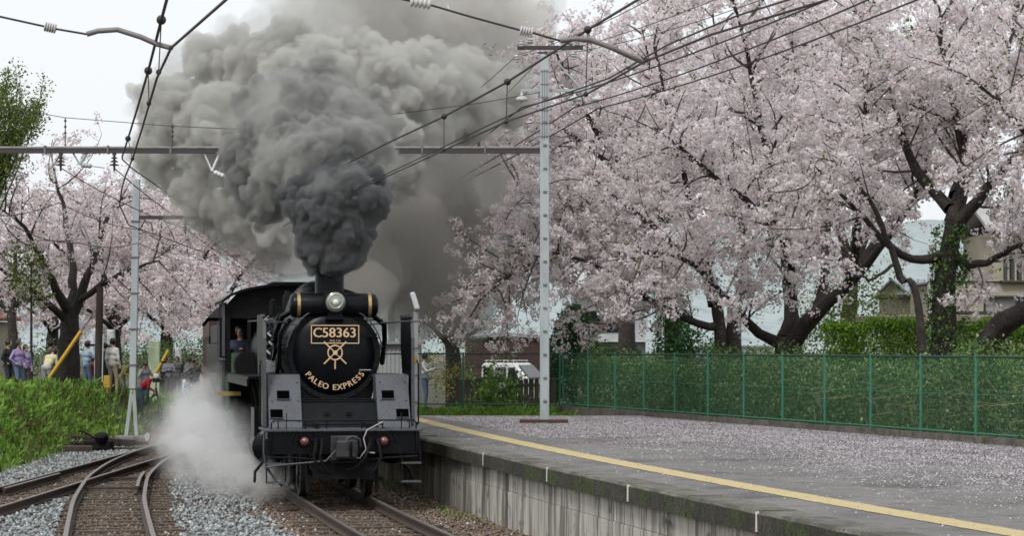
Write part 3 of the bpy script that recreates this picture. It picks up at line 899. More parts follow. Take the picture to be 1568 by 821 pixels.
# front deck, sloping covers, buffer beam
b = MB(); b.box((-1.22, 0, .76), (1.22, .09, 1.12)); b.box((-1.22, .09, 1.0), (-1.0, .6, 1.12)); b.box((1.0, .09, 1.0), (1.22, .6, 1.12))
for i in range(14):
    b.sphere((-1.14 + 2.28 * i / 13, -.002, 1.07), .014, 6, 4)
    if i in (1, 4, 9, 12): b.sphere((-1.14 + 2.28 * i / 13, -.002, .81), .014, 6, 4)
beam = b.build('buffer_beam', BK, loco, bevel=.008)
b = MB(); b.box((-1.27, -.06, 1.125), (1.27, 1.25, 1.165)); b.build('front_deck', GR, loco, bevel=.006)
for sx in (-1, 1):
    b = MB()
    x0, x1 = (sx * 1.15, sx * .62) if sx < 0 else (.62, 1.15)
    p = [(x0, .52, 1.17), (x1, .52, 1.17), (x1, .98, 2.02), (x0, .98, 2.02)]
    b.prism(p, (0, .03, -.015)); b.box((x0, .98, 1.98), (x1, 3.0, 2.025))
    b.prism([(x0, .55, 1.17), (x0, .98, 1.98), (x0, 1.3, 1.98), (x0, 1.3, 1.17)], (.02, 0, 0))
    cov = b.build('sloping_cover', GR, loco)
    for (cx_, cz_) in ((-.02 if sx < 0 else -.08, 1.70), (-.14 if sx < 0 else .14, 1.40)):
        fx_ = (x0 + x1) / 2 + cx_
        fy = .52 + (cz_ - 1.17) / .85 * .46
        dz_ = .065
        fyb, fyt = fy - dz_ / .85 * .46, fy + dz_ / .85 * .46
        b = MB()
        # foot hole: flat black sheet on the plate paints the recess's shade, rim proud
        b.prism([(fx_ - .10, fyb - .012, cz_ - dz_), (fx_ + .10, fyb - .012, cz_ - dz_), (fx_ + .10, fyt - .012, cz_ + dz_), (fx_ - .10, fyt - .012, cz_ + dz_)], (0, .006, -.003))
        b.build('foot_hole_shade', M['hole_shade'], cov)
        b = MB()
        b.bar((fx_ - .11, fyb - .02, cz_ - dz_ - .008), (fx_ + .11, fyb - .02, cz_ - dz_ - .008), .03, .016); b.build('foot_hole_lip', GR, cov)
    b = MB()
    for (u_, z_) in ((.06, 1.27), (.48, 1.27), (.06, 1.9), (.48, 1.9), (.48, 1.6), (.06, 1.6)):
        xx = x0 + u_; b.sphere((xx, .52 + (z_ - 1.17) / .85 * .46 - .008, z_), .014, 6, 4)
    b.build('rivet', GR, cov)
b = MB(); b.prism([(-.615, .62, 1.17), (.615, .62, 1.17), (.615, .90, 1.60), (-.615, .90, 1.60)], (0, .03, -.02)); b.box((-.615, .90, 1.56), (.615, 1.55, 1.60))
b.tube([(-.60, .86, 1.62), (.60, .86, 1.62)], .013, 6)
for x in (-.2, .16): b.bar((x - .05, .72, 1.40), (x + .05, .72, 1.40), .02, .025)
b.build('centre_cover', BK, loco)
b = MB(); b.prism([(-.62, 1.6, 1.58), (.62, 1.6, 1.58), (.72, 1.6, 2.0), (-.72, 1.6, 2.0)], (0, 1.7, 0)); b.box((-.60, 1.2, .9), (.60, 3.4, 1.555)); b.build('smokebox_saddle', BK, loco)
# low guard rail along the deck edge
b = MB()
b.tube([(-1.16, -.02, .80), (-1.16, -.02, 1.26), (-1.12, -.02, 1.30), (1.12, -.02, 1.30), (1.16, -.02, 1.26), (1.16, -.02, .80)], .014, 6)
b.tube([(-.62, .0, 1.235), (.62, .0, 1.235)], .010, 6)
for x in (-1.05, -.62, -.28, .28, .62, 1.05): b.cyl((x, -.02, 1.165), (x, -.02, 1.30), .011, n=6)
b.build('deck_rail', BK, loco, smooth=60)
# marker lamps with round backing plates
for x in (-.635, .635):
    b = MB(); b.lathe([(.0, 0), (.10, 0), (.10, -.07), (.085, -.09), (.07, -.09)], (x, .0, .97), (0, 1, 0), 20); b.tube([(x + math.cos(a) * .195, -.02, .97 + math.sin(a) * .195) for a in [R(10 * i) for i in range(0, 20)]], .016, 6)
    b.bar((x - .2, -.02, .985), (x + .2, -.02, .985), .02, .02)
    ml = b.build('marker_lamp', BK, loco, smooth=45)
    b = MB(); b.lathe([(.07, -.088), (.055, -.12), (.025, -.14), (0, -.142)], (x, 0, .97), (0, 1, 0), 16, caps=False); b.build('lens', M['lens_red'], ml, smooth=80)
# coupler
b = MB()
b.box((-.13, -.30, .70), (.17, -.02, 1.0)); b.prism([(-.17, -.44, .72), (.04, -.46, .72), (.06, -.30, .72), (-.16, -.28, .72)], (0, 0, .27)); b.prism([(.09, -.42, .72), (.19, -.36, .72), (.17, -.25, .72), (.08, -.28, .72)], (0, 0, .27))
b.box((-.22, -.05, .62), (.22, .0, 1.06))
coup = b.build('coupler', M['wheel_steel'], loco, bevel=.02)
b = MB(); b.tube([(-1.28, -.12, .56), (-1.0, -.12, .60), (-.3, -.14, .66), (.05, -.16, 1.03), (.12, -.15, 1.05), (.24, -.12, 1.0), (.26, -.08, .88)], .016, 6); b.build('cut_lever', GR, coup, smooth=60)
# air hoses
b = MB(); b.tube([(.62, -.08, 1.28), (.36, -.12, 1.15), (.30, -.14, 1.02), (.34, -.14, .84), (.24, -.14, .70), (.12, -.15, .72), (-.05, -.15, .86)], .010, 6)
b.tube([(.34, -.12, .80), (.48, -.12, .78)], .012, 6); b.build('brake_cable', M['hose'], loco, smooth=60)
b = MB(); b.tube([(.42, -.05, .98), (.40, -.13, .92), (.32, -.16, .70), (.18, -.18, .56), (.02, -.18, .50)], .032, 8); b.lathe([(.045, 0), (.045, .1)], (.42, -.09, .93), (0, 0, 1), 8)
b.build('air_hose', UN, loco, smooth=60)
for x, y0, k in ((-.36, -.06, -1), (-.46, -.05, -1), (.54, -.06, 1)):
    b = MB(); b.tube([(x, y0, 1.0), (x, y0 - .08, .94), (x + .04 * k, y0 - .12, .72), (x - .05 * k, y0 - .10, .52), (x - .12 * k, y0 - .06, .46)], .024, 8); b.lathe([(.036, 0), (.036, .07)], (x, y0 - .06, .93), (0, 0, 1), 8); b.build('air_hose', UN, loco, smooth=60)
for x in (-.92, .92):
    b = MB(); b.bar((x, -.03, 1.16), (x, -.03, 1.42), .012, .05, up=(0, 1, 0)); b.build('lamp_iron', BK, loco)
b = MB()
for i in range(32): b.sphere((-1.22 + 2.44 * i / 31, -.062, 1.145), .010, 6, 4)
tag(b.build('rivet', GR, loco), kind='stuff')
b = MB(); b.tube([(-1.18, -.04, .72), (-.7, -.05, .70), (-.3, -.05, .66), (.3, -.05, .66), (.7, -.05, .70), (1.18, -.04, .72)], .020, 6); b.build('brake_pipe', UN, loco, smooth=60)
b = MB(); b.prism([(-.55, .15, .72), (.55, .15, .72), (.48, .05, .36), (-.48, .05, .36)], (0, .03, 0)); b.build('rail_guard', UN, loco)
for sx in (-1, 1):
    b = MB(); b.bar((sx * .56, .35, .75), (sx * .56, .25, .14), .04, .12); b.build('guard_iron', UN, loco)
# steps under the beam corners
for sx in (-1, 1):
    b = MB()
    for z in (.60, .30): b.box((sx * 1.08 - .16, -.06, z), (sx * 1.08 + .16, .14, z + .025), m=1)
    for dx in (-.15, .15): b.bar((sx * 1.08 + dx, .04, 1.0), (sx * 1.08 + dx, .04, .30), .02, .05)
    b.build('foot_step', [UN, GR], loco)
# curved pipe beside left step
b = MB(); b.tube([(-1.26, .1, 1.12), (-1.27, .1, .8), (-1.22, .1, .55), (-1.08, .08, .34), (-.98, .05, .26)], .022, 6); b.build('drain_pipe', GR, loco, smooth=60)

# smoke deflectors
for sx in (-1, 1):
    b = MB()
    x = sx * 1.21
    p = [(x, .75, 1.18), (x, .75, 2.6), (x, .86, 2.9), (x, 1.0, 2.98), (x, 2.3, 2.98), (x, 2.3, 2.5), (x, 2.1, 2.03), (x, 1.3, 2.0), (x, 1.3, 1.18)]
    b.prism(p, (sx * .015, 0, 0))
    dfl = b.build('smoke_deflector', BK, loco)
    b = MB(); b.bar((x, .74, 1.18), (x, .74, 2.6), .05, .05, up=(1, 0, 0)); b.bar((x, .74, 2.6), (x, .86, 2.92), .05, .05, up=(1, 0, 0)); b.bar((x, .9, 2.99), (x, 2.3, 2.99), .03, .04)
    b.build('deflector_edge', GR, dfl)
    b = MB(); b.tube([(sx * 1.20, .80, 2.90), (sx * .78, SBF - .02, 2.88)], .014, 6); b.tube([(sx * 1.20, 1.9, 2.9), (sx * .6, 1.9, 2.85)], .012, 6); b.build('deflector_stay', GR, dfl)
    b = MB(); b.tube([(sx * 1.27, .70, 1.20), (sx * 1.29, .66, 1.25), (sx * 1.29, .66, 2.20), (sx * 1.27, .70, 2.25)], .015, 6); b.build('grab_rail', BK, dfl)
# pipework and pumps on the viewer's left
b = MB()
rnd = random.Random(9)
b.lathe([(.0, 0), (.13, 0), (.14, .05), (.12, .08), (.12, .36), (.14, .40), (.10, .46), (.10, .70), (.125, .74), (.06, .80), (0, .80)], (-1.0, 3.1, 2.0), (0, 0, 1), 16)
b.lathe([(.0, 0), (.10, 0), (.10, .5), (0, .55)], (-1.02, 3.75, 2.0), (0, 0, 1), 14)
b.build('air_pump', UN, loco, smooth=45)
b = MB()
for k in range(11):
    y0 = 1.9 + .28 * k; z0 = 2.05 + rnd.uniform(0, .9); x0 = -.86 - rnd.uniform(0, .14)
    b = MB(); b.tube([(x0, y0, z0), (x0 - .06, y0 + .2, z0 + rnd.uniform(-.3, .35)), (x0 + .02, y0 + .6, z0 + rnd.uniform(-.3, .4)), (-.78, y0 + .9, 2.5 + rnd.uniform(0, .4))], rnd.uniform(.016, .034), 6); b.build('pipe', BK, loco, smooth=60)
for q, r_ in (([(-.72, SBF + .1, 2.95), (-.88, SBF + .15, 2.7), (-.90, SBF + .2, 2.2), (-.95, SBF + .3, 1.9)], .035), ([(-.60, SBF + .1, 3.12), (-.84, SBF + .2, 2.98), (-.92, SBF + .6, 2.7), (-.95, SBF + 1.2, 2.2)], .045), ([(.60, SBF + .1, 3.05), (.86, SBF + .2, 2.85), (.92, SBF + .6, 2.6), (.95, SBF + 1.2, 2.2)], .045)):
    b = MB(); b.tube(q, r_, 8); b.build('pipe', BK, loco, smooth=60)
b = MB()
for y0, z0 in ((2.3, 2.65), (2.5, 2.35), (2.9, 2.9), (3.3, 2.6), (2.15, 2.15), (2.0, 2.5), (2.7, 2.2), (3.6, 2.8), (3.1, 2.4), (4.2, 2.5), (4.8, 2.7)):
    b = MB(); b.tube([(-.98, y0, z0), (-1.02, y0 + .25, z0 + .06), (-.95, y0 + .5, z0 + .1)], .02, 6); b.build('bright_pipe', ST, loco, smooth=60)
b = MB(); b.box((-1.12, 2.15, 2.04), (-.92, 2.35, 2.25)); b.build('valve_box', ST, loco, bevel=.01)
b = MB(); b.lathe([(.0, 0), (.09, 0), (.09, .25), (.05, .30), (.05, .36), (0, .36)], (-.42, 5.9, BZ + .80), (0, 0, 1), 12); b.lathe([(.0, 0), (.06, 0), (.06, .3), (0, .32)], (-.55, 7.8, BZ + .72), (0, 0, 1), 10)
b.build('safety_valve', UN, loco, smooth=45)
b = MB()
b.lathe([(.0, 0), (.24, 0), (.24, .62), (0, .64)], (-1.0, 8.4, 2.15), (0, 1, 0), 18)
b.build('generator', UN, loco, smooth=45)

# wheels and motion
def wheel(r, w=.12, spokes=12, boss=.12):
    b = MB()
    b.lathe([(r - .10, -w / 2), (r, -w / 2), (r, w * .30), (r + .028, w * .34), (r + .028, w / 2), (r - .10, w / 2), (r - .10, -w / 2)], (0, 0, 0), (1, 0, 0), 36, caps=False)
    b.lathe([(0, -w / 2 - .02), (boss, -w / 2 - .02), (boss, w / 2), (0, w / 2)], (0, 0, 0), (1, 0, 0), 16, caps=False)
    for i in range(spokes):
        a = 2 * math.pi * i / spokes
        b.bar((0, math.cos(a) * boss * .8, math.sin(a) * boss * .8), (0, math.cos(a) * (r - .09), math.sin(a) * (r - .09)), .05, .06, up=(1, 0, 0))
    me = b.mesh('wheel'); me.materials.append(M['wheel_steel'])
    return me
w_big, w_sml = wheel(.76, .13, 15, .16), wheel(.43, .13, 9, .10)
for yy, me_, rr in ((1.52, w_sml, .43), (3.9, w_big, .76), (5.6, w_big, .76), (7.3, w_big, .76), (9.2, w_sml, .43)):
    for sx in (-1, 1):
        share('wheel', me_, loco, (sx * .5335 + sx * .0, yy, rr + .001), (rnd.uniform(0, 6), 0, math.pi if sx > 0 else 0))
    b = MB(); b.cyl((-.6, yy, rr), (.6, yy, rr), .08, n=10); b.build('axle', UN, loco, smooth=45)
b = MB()
for sx in (-1, 1): b.box((sx * .42 - .03, .1, .55), (sx * .42 + .03, 9.4, 1.25))
b.box((-.6, 2.4, .45), (.6, 3.2, 1.3)); b.box((-.42, 1.1, .35), (.42, 2.1, .62)); b.box((-.5, .1, .5), (.5, .6, .76))
b.build('main_frame', UN, loco)
for sx in (-1, 1):
    b = MB(); b.lathe([(0, -.06), (.22, -.06), (.30, 0), (.30, .95), (.22, 1.0), (0, 1.0)], (sx * 1.02, 2.1, .80), (0, 1, 0), 24); b.lathe([(0, -.05), (.13, -.05), (.17, 0), (.17, .95), (0, 1.0)], (sx * 1.0, 2.1, 1.28), (0, 1, 0), 18); b.box((sx * 1.02 - .26, 2.2, .85), (sx * 1.02 + .26, 3.0, 1.45))
    b.build('cylinder', BK, loco, smooth=45)
    b = MB(); b.bar((sx * .98, 3.05, .80), (sx * .98, 4.4, .80), .05, .06); b.bar((sx * .98, 4.3, .80), (sx * .86, 5.6, .52), .05, .11); b.bar((sx * .82, 3.9, .50), (sx * .82, 7.3, .50), .05, .10); b.bar((sx * .96, 3.2, 1.02), (sx * .96, 4.5, 1.02), .06, .06); b.bar((sx * 1.0, 4.5, 1.5), (sx * 1.0, 4.4, .8), .04, .06); b.bar((sx * 1.0, 4.6, 1.35), (sx * .95, 5.6, .72), .04, .07)
    b.build('side_rod', M['wheel_steel'], loco)
    b = MB()
    for yy in (3.4, 4.6): b.bar((sx * 1.15, yy, 1.93), (sx * 1.0, yy, 1.1), .04, .10)
    b.build('motion_bracket', UN, loco)
    b = MB(); b.tube([(sx * 1.16, 1.9, .55), (sx * 1.3, 1.7, .40), (sx * 1.32, 1.5, .25)], .025, 6); b.build('cylinder_cock', UN, loco, smooth=60)

# cab
CB = 9.35
b = MB()
hw = 1.38
b.box((-hw, CB, 1.15), (-hw + .04, CB + 2.0, 2.25)); b.box((hw - .04, CB, 1.15), (hw, CB + 2.0, 2.25))
for sx in (-1, 1):
    x0, x1 = (-hw, -hw + .04) if sx < 0 else (hw - .04, hw)
    b.box((x0, CB, 2.25), (x1, CB + .22, 3.32)); b.box((x0, CB + 1.72, 2.25), (x1, CB + 2.0, 3.32)); b.box((x0, CB, 3.08), (x1, CB + 2.0, 3.36)); b.box((x0, CB + .93, 2.25), (x1, CB + 1.0, 3.08))
# front wall with window openings either side of the firebox
fw = [(-hw + .04, 1.15, -.86, 3.30), (.86, 1.15, hw - .04, 3.30)]
for (x0, z0, x1, z1) in fw:
    b.box((x0, CB, z0), (x1, CB + .03, 2.35)); b.box((x0, CB, 3.05), (x1, CB + .03, z1)); b.box((x0, CB, 2.35), (x0 + .07, CB + .03, 3.05)); b.box((x1 - .07, CB, 2.35), (x1, CB + .03, 3.05))
b.box((-.86, CB, 3.05), (.86, CB + .03, 3.30))
b.prism([((-1 + 2 * i / 12) * (hw - .02), CB, 3.30 + (.0 if i in (0, 12) else .42 * math.sqrt(max(0, 1 - ((-1 + 2 * i / 12) * .97) ** 2)))) for i in range(13)], (0, .03, 0))
b.box((-hw, CB, 1.10), (hw, CB + 2.2, 1.15)); b.box((-hw + .04, CB + 1.96, 1.15), (hw - .04, CB + 2.0, 3.34))
cab = b.build('cab', UN, loco)
b = MB()
n_ = 16
for k, yy in enumerate((CB - .22, CB + 2.35)):
    for i in range(n_ + 1):
        t = -1 + 2 * i / n_
        b.v.append((t * (hw + .08), yy, 3.36 + .47 * math.sqrt(max(0, 1 - (t * .97) ** 2)) - .08))
    for i in range(n_ + 1):
        t = -1 + 2 * i / n_
        b.v.append((t * (hw + .06), yy, 3.36 + .47 * math.sqrt(max(0, 1 - (t * .97) ** 2)) - .13))
N2 = 2 * (n_ + 1)
for i in range(n_):
    b.f += [(i, i + 1, N2 + i + 1, N2 + i), (n_ + 1 + i, N2 + n_ + 1 + i, N2 + n_ + 2 + i, n_ + 2 + i), (i, n_ + 1 + i, n_ + 2 + i, i + 1), (N2 + i, N2 + i + 1, N2 + n_ + 2 + i, N2 + n_ + 1 + i)]
    b.m += [0] * 4
b.f += [(0, N2, N2 + n_ + 1, n_ + 1), (n_, 2 * n_ + 1, N2 + 2 * n_ + 1, N2 + n_)]; b.m += [0, 0]
b.build('cab_roof', BK, cab, smooth=50)
b = MB(); b.box((-.4, CB + .5, 3.66), (.4, CB + 1.6, 3.79)); b.build('roof_hatch', UN, cab)
b = MB(); b.bar((-hw - .02, CB - .01, 2.3), (-hw - .02, CB - .01, 3.36), .05, .05); b.bar((-hw - .03, CB + 1.95, 1.2), (-hw - .03, CB + 1.95, 3.0), .03, .03); b.bar((-hw - .01, CB - .02, 2.24), (-hw - .01, CB + 2.0, 2.24), .05, .03); b.build('cab_trim', GR, cab)
b = MB(); b.box((-hw - .14, CB - .35, 1.52), (-hw + .3, CB + .12, 1.60)); b.build('cab_step', M['cab_yellow'], cab)
b = MB(); b.box((-1.25, CB - .40, 1.97), (-.92, CB - .06, 2.36)); b.build('sand_box', M['cab_green'], cab)
b = MB()
for y0 in (CB - .3, CB - .1): b.bar((-1.34, y0, 1.9), (-1.34, y0, .55), .05, .06)
b.box((-1.40, CB - .36, .95), (-1.22, CB - .02, 1.25)); b.build('brake_gear', M['cab_green'], cab)

# tender
TB = 11.75
tender = loco
b = MB(); b.box((-1.33, TB, 1.05), (1.33, TB + 6.0, 2.55)); b.box((-1.33, TB, 2.55), (-1.29, TB + 4.2, 2.95)); b.box((1.29, TB, 2.55), (1.33, TB + 4.2, 2.95)); b.box((-1.33, TB + 4.2, 2.55), (1.33, TB + 4.25, 2.95))
b.build('tender_tank', BK, loco, bevel=.02)
b = MB()
for i in range(13):
    for j in range(17):
        x = -1.25 + 2.5 * i / 12; y = TB + .1 + 4.0 * j / 16
        b.v.append((x, y, 2.6 + .42 * (1 - (x / 1.3) ** 2) + rnd.uniform(-.06, .06)))
for i in range(12):
    for j in range(16):
        a = i * 17 + j; b.f.append((a, a + 17, a + 18, a + 1)); b.m.append(0)
b.build('coal', M['coal'], loco)
b = MB(); b.box((-1.2, TB, .75), (1.2, TB + 6.1, 1.04)); b.build('tender_frame', UN, loco)
for yy in (TB + .8, TB + 2.2, TB + 3.7, TB + 5.1):
    for sx in (-1, 1): share('wheel', w_sml, loco, (sx * .5335, yy, .431), (0, 0, math.pi if sx > 0 else 0))
LOCO_M = Matrix.Translation(loco.location) @ Matrix.Rotation(LOCO_ROT, 4, 'Z')

# ------------------------------------------------------------------ passenger coaches
def coach(label):
    t = thing('passenger_coach', label, 'coach', (0, 0, 0), 0, 'brown coaches behind the locomotive')
    L, w = 18.6, 1.38
    b = MB()
    b.box((-w, 0, 1.0), (w, L, 1.95)); b.box((-w, 0, 2.75), (w, L, 3.10))
    b.box((-w, 0, 1.95), (-w + .06, .9, 2.75)); b.box((w - .06, 0, 1.95), (w, .9, 2.75))
    yy = 1.2
    ws = []
    y = .9
    while y < L - 1.2:
        ws.append((y, y + 1.0)); y += 1.5
    for (a, c) in ws:
        for sx in (-1, 1):
            x0, x1 = (-w, -w + .06) if sx < 0 else (w - .06, w)
            b.box((x0, c, 1.95), (x1, c + .5, 2.75))
    b.box((-w, 0, 1.95), (-.42, .06, 2.75)); b.box((.42, 0, 1.95), (w, .06, 2.75)); b.box((-w, L - .06, 1.95), (w, L, 2.75))
    b.build('body', M['coach_brown'], t)
    for (a, c) in ws:
        for sx in (-1, 1):
            b = MB(); x = sx * (w - .045); b.box((x - .008, a, 1.95), (x + .008, c, 2.75)); f = b.build('window', M['glass_dark'], t)
            b = MB(); b.box((x - .014, a, 2.34), (x + .014, c, 2.38)); b.build('window_bar', M['coach_brown'], f)
    b = MB(); b.box((-.40, -.02, 1.1), (.40, .03, 2.9)); b.build('end_door', M['coach_brown'], t)
    b = MB(); b.box((-.5, -.14, 1.0), (-.42, .0, 3.0)); b.box((.42, -.14, 1.0), (.5, .0, 3.0)); b.box((-.5, -.14, 2.95), (.5, .0, 3.05)); b.build('gangway', M['trim_dark'], t)
    b = MB()
    n_ = 14
    for yy in (-.04, L + .04):
        for i in range(n_ + 1):
            q = -1 + 2 * i / n_
            b.v.append((q * (w + .04), yy, 3.08 + .58 * math.sqrt(max(0, 1 - (q * .985) ** 2))))
    for i in range(n_): b.f.append((i, i + 1, n_ + 2 + i, n_ + 1 + i)); b.m.append(0)
    b.f += [tuple(range(n_ + 1)), tuple(range(n_ + 1, 2 * n_ + 2))]; b.m += [0, 0]
    b.build('roof', M['coach_roof'], t, smooth=50)
    for i in range(6):
        b = MB(); b.lathe([(.22, 0), (.22, .14), (.12, .2), (0, .2)], (0, 1.8 + 3 * i, 3.62), (0, 0, 1), 12); b.build('roof_ventilator', M['coach_roof'], t, smooth=45)
    b = MB(); b.box((-1.1, .1, .75), (1.1, L - .1, 1.0)); b.box((-1.0, 6, .35), (1.0, 10, .75)); b.build('underframe', M['loco_under'], t)
    for y0 in (1.6, 4.0, L - 4.0, L - 1.6):
        for sx in (-1, 1): share('wheel', w_sml, t, (sx * .5335, y0, .431), (0, 0, math.pi if sx > 0 else 0))
    return t
def on_track(o, d0, L):
    p0, p1 = Vector((main_x(d0), d0, 0)), Vector((main_x(d0 + L), d0 + L, 0))
    o.location = p0
    o.rotation_euler = (0, 0, math.atan2(-(p1.x - p0.x), p1.y - p0.y))
c1 = coach('brown passenger coach coupled directly behind the locomotive tender')
on_track(c1, 56.0, 18.6)
c2 = copy_tree(c1); c2['label'] = 'brown passenger coach at the rear, second behind the locomotive'
on_track(c2, 75.3, 18.6)
# ------------------------------------------------------------------ overhead line: gantry, poles, wires
PG, WI, PO, IB = M['pole_grey'], M['wire'], M['porcelain'], M['insul_brown']
GD = 50.6
gan = thing('overhead_gantry', 'tall pale grey steel gantry pole on the platform with dark beam reaching across the tracks', 'gantry', (0.70, GD, PLAT_Z))
gx, gy, gzb = 0.70, GD, PLAT_Z
L_ = lambda x, y, z: (x - gx, y - gy, z - gzb)
def PX(x, y, d=GD): return Vector(L_(*P(x, y, d)))
b = MB(); b.box((-.10, -.09, .06), (.10, .09, 7.92)); pole = b.build('pole', PG, gan, bevel=.02)
b = MB(); b.box((-.54, -.3, 0), (.50, .3, .07)); b.build('base_plate', M['post_brown'], gan, bevel=.01)
for i in range(14):
    b = MB(); b.box((-.03, -.112, .45 + .5 * i), (.05, -.088, .49 + .5 * i)); b.build('cleat', M['beam_steel'], pole)
b = MB()
for dx in (-.05, .0, .05): b.box((dx - .006, -.10, 6.1), (dx + .006, -.092, 7.6))
for i in range(6): b.box((-.09, -.101, 6.15 + .28 * i), (.09, -.0925, 6.17 + .28 * i))
b.build('ladder_plate', M['beam_steel'], pole)
zb = P(0, 230, GD).z - gzb
b = MB()
xl = -14.6
b.box((xl, -.05, zb - .065), (-.10, .05, zb + .02)); beam_ = b.build('beam', M['beam_dark'], gan)
b = MB(); b.tube([(xl, 0, zb + .05), (-.10, 0, zb + .05)], .035, 8); b.build('beam_tube', M['beam_steel'], beam_, smooth=60)
b = MB()
for i in range(11):
    b = MB(); b.box((-1.3 - 1.35 * i, -.07, zb - .08), (-1.26 - 1.35 * i, .07, zb + .10)); b.build('beam_clamp', M['beam_steel'], beam_)
b = MB(); b.box((xl - .1, -.1, -1.07), (xl + .1, .1, zb + .4)); b.build('pole', PG, gan, bevel=.02)
# cross arms
za = P(0, 72, GD).z - gzb; zc = P(0, 137, GD).z - gzb
b = MB(); b.box((PX(792, 0).x, -.05, za - .05), (PX(893, 0).x, .05, za + .03)); b.build('cross_arm', M['beam_dark'], gan)
b = MB(); b.box((PX(797, 0).x, .10, zc - .03), (PX(920, 0).x, .16, zc + .03)); b.bar((PX(852, 0).x, .13, PX(0, 92).z), (PX(893, 0).x, .13, zc), .04, .03); b.build('cross_arm', PG, gan)
def pin(x, y, d, parent, s=1.0, down=False):
    p = PX(x, y, d); k = -1 if down else 1
    b = MB(); b.lathe([(.0, 0), (.05 * s, 0), (.07 * s, .03 * k), (.035 * s, .05 * k), (.075 * s, .08 * k), (.03 * s, .11 * k), (.055 * s, .14 * k), (.0, .16 * k)], p, (0, 0, 1), 12, caps=False)
    return b.build('insulator', PO, parent, smooth=60)
def disc(x, y, d, parent, r=.135):
    p = PX(x, y, d)
    b = MB(); b.lathe([(0, .20), (.025, .20), (.025, .10), (.06, .07), (r * .7, .05), (r, .0), (r * .92, -.03), (.04, -.03), (.03, -.09), (0, -.09)], p, (0, 0, 1), 18, caps=False)
    return b.build('insulator', PO, parent, smooth=50)
for x in (799, 880, 915): disc(x, 152, GD + .13, gan)
for x, y in ((798, 72), (812, 66), (845, 64), (873, 68), (884, 70)): pin(x, y, GD - .03, gan, 1.0)
for x, y in ((792, 84), (878, 80)): pin(x, y, GD - .02, gan, 1.1, True)
# fittings under the beam on the left
def stack(x, d, n_=4):
    p = PX(x, 232, d)
    b = MB(); prof = [(0, 0), (.02, 0)]
    for i in range(n_):
        z = -.06 - .075 * i; r = .05 + .018 * i
        prof += [(.025, z + .03), (r, z), (r, z - .015), (.025, z - .02)]
    prof += [(.02, -.42), (0, -.42)]
    b.lathe(prof, p, (0, 0, 1), 14, caps=False); return b.build('insulator', IB, gan, smooth=50)
stack(93, GD); stack(175, GD)
def vee(x0, x1, yb, arm, m):
    b = MB(); p0, p1, q = PX(x0, 231), PX(x1, 231), PX((x0 + x1) / 2, yb)
    b.tube([p0, q], .022, 6); b.tube([p1, q], .03, 6); b.tube([q, PX(arm[0], arm[1])], .014, 6)
    for i in range(3):
        c = q.lerp(PX(arm[0], arm[1]), .15 + .12 * i); b.sphere(c, .055, 8, 6)
    return b.build('steady_bracket', m, gan, smooth=60)
vee(110, 135, 252, (160, 257), PG); vee(311, 338, 262, (366, 279), M['white_paint']); vee(560, 585, 262, (534, 296), PG)
for x in (100, 264, 590, 733):
    b = MB(); p = PX(x, 226); b.cyl(p, PX(x, 180 + .06 * (x - 100)), .012, n=6)
    for k in range(3): b.sphere(p.lerp(PX(x, 180 + .06 * (x - 100)), .5 + .2 * k), .03, 6, 5)
    b.build('wire_stand', IB, gan)

# second gantry: pole on two splayed legs by the grassy bank
D2 = 66.0
g2 = thing('overhead_gantry', 'pale grey gantry pole standing on two splayed legs below the grassy bank', 'gantry', tuple(P(201, 668, D2)))
o2 = P(201, 668, D2)
def Q2(x, y, d=D2): return P(x, y, d) - o2
b = MB(); b.bar(Q2(203.5, 596), Q2(209.5, 274), .19, .17); b.build('pole', PG, g2, bevel=.02)
for x in (193.5, 209.5):
    b = MB(); b.bar(Q2(202.5 if x < 200 else 205, 598), Q2(x, 668), .11, .12); b.build('leg', PG, g2, bevel=.015)
b = MB(); b.box((-.42, -.35, -.12), (.48, .35, .0)); b.build('base_slab', M['concrete'], g2, bevel=.02)
b = MB(); b.bar(Q2(212, 333), Q2(212, 333) + Vector((7.0, 0, 0)), .10, .10); bm2 = b.build('beam', M['beam_dark'], g2)
b = MB(); q = Q2(212, 333) + Vector((7.1, 0, 0)); b.bar(q + Vector((0, 0, 1.0)), Vector((q.x, q.y, -.3)), .19, .17); b.build('pole', PG, g2)
for i in range(5):
    b = MB(); c = Q2(204 + i * 1.0, 560 - 55 * i); b.box((c.x - .13, c.y - .11, c.z), (c.x + .13, c.y + .11, c.z + .04)); b.build('pole_band', M['beam_steel'], g2)
for x in (284, 312):
    b = MB(); p = Q2(x, 336); prof = [(0, 0), (.02, 0)]
    for i in range(4):
        z = -.06 - .08 * i; prof += [(.025, z + .03), (.05 + .015 * i, z), (.05 + .015 * i, z - .015), (.025, z - .02)]
    prof += [(.02, -.42), (0, -.42)]
    b.lathe(prof, p, (0, 0, 1), 12, caps=False); b.build('insulator', IB, g2, smooth=50)
b = MB(); b.tube([Q2(324, 335), Q2(334, 352), Q2(345, 336)], .03, 6); b.build('steady_bracket', PG, g2)
b = MB(); b.tube([Q2(214, 352), Q2(222, 338), Q2(232, 342), Q2(234, 354)], .018, 6); b.build('jumper_loop', WI, g2, smooth=60)
# far pole
D3 = 122.0
o3 = P(343, 480, D3); o3.z = -0.1
g3 = thing('overhead_pole', 'distant pale grey line pole rising behind the locomotive cab', 'pole', tuple(o3))
b = MB(); b.bar((0, 0, 0), (0, 0, P(0, 348, D3).z - o3.z), .28, .24); b.build('pole', PG, g3, bevel=.02)
b = MB(); z = P(0, 392, D3).z - o3.z; b.box((0.14, -.06, z - .06), (.95, .06, z + .06)); b.build('bracket', M['beam_dark'], g3)
b = MB(); z = P(0, 353, D3).z - o3.z; b.box((-.14, -.06, z - .08), (2.2, .06, z + .08)); b.build('cross_arm', M['beam_dark'], g3)

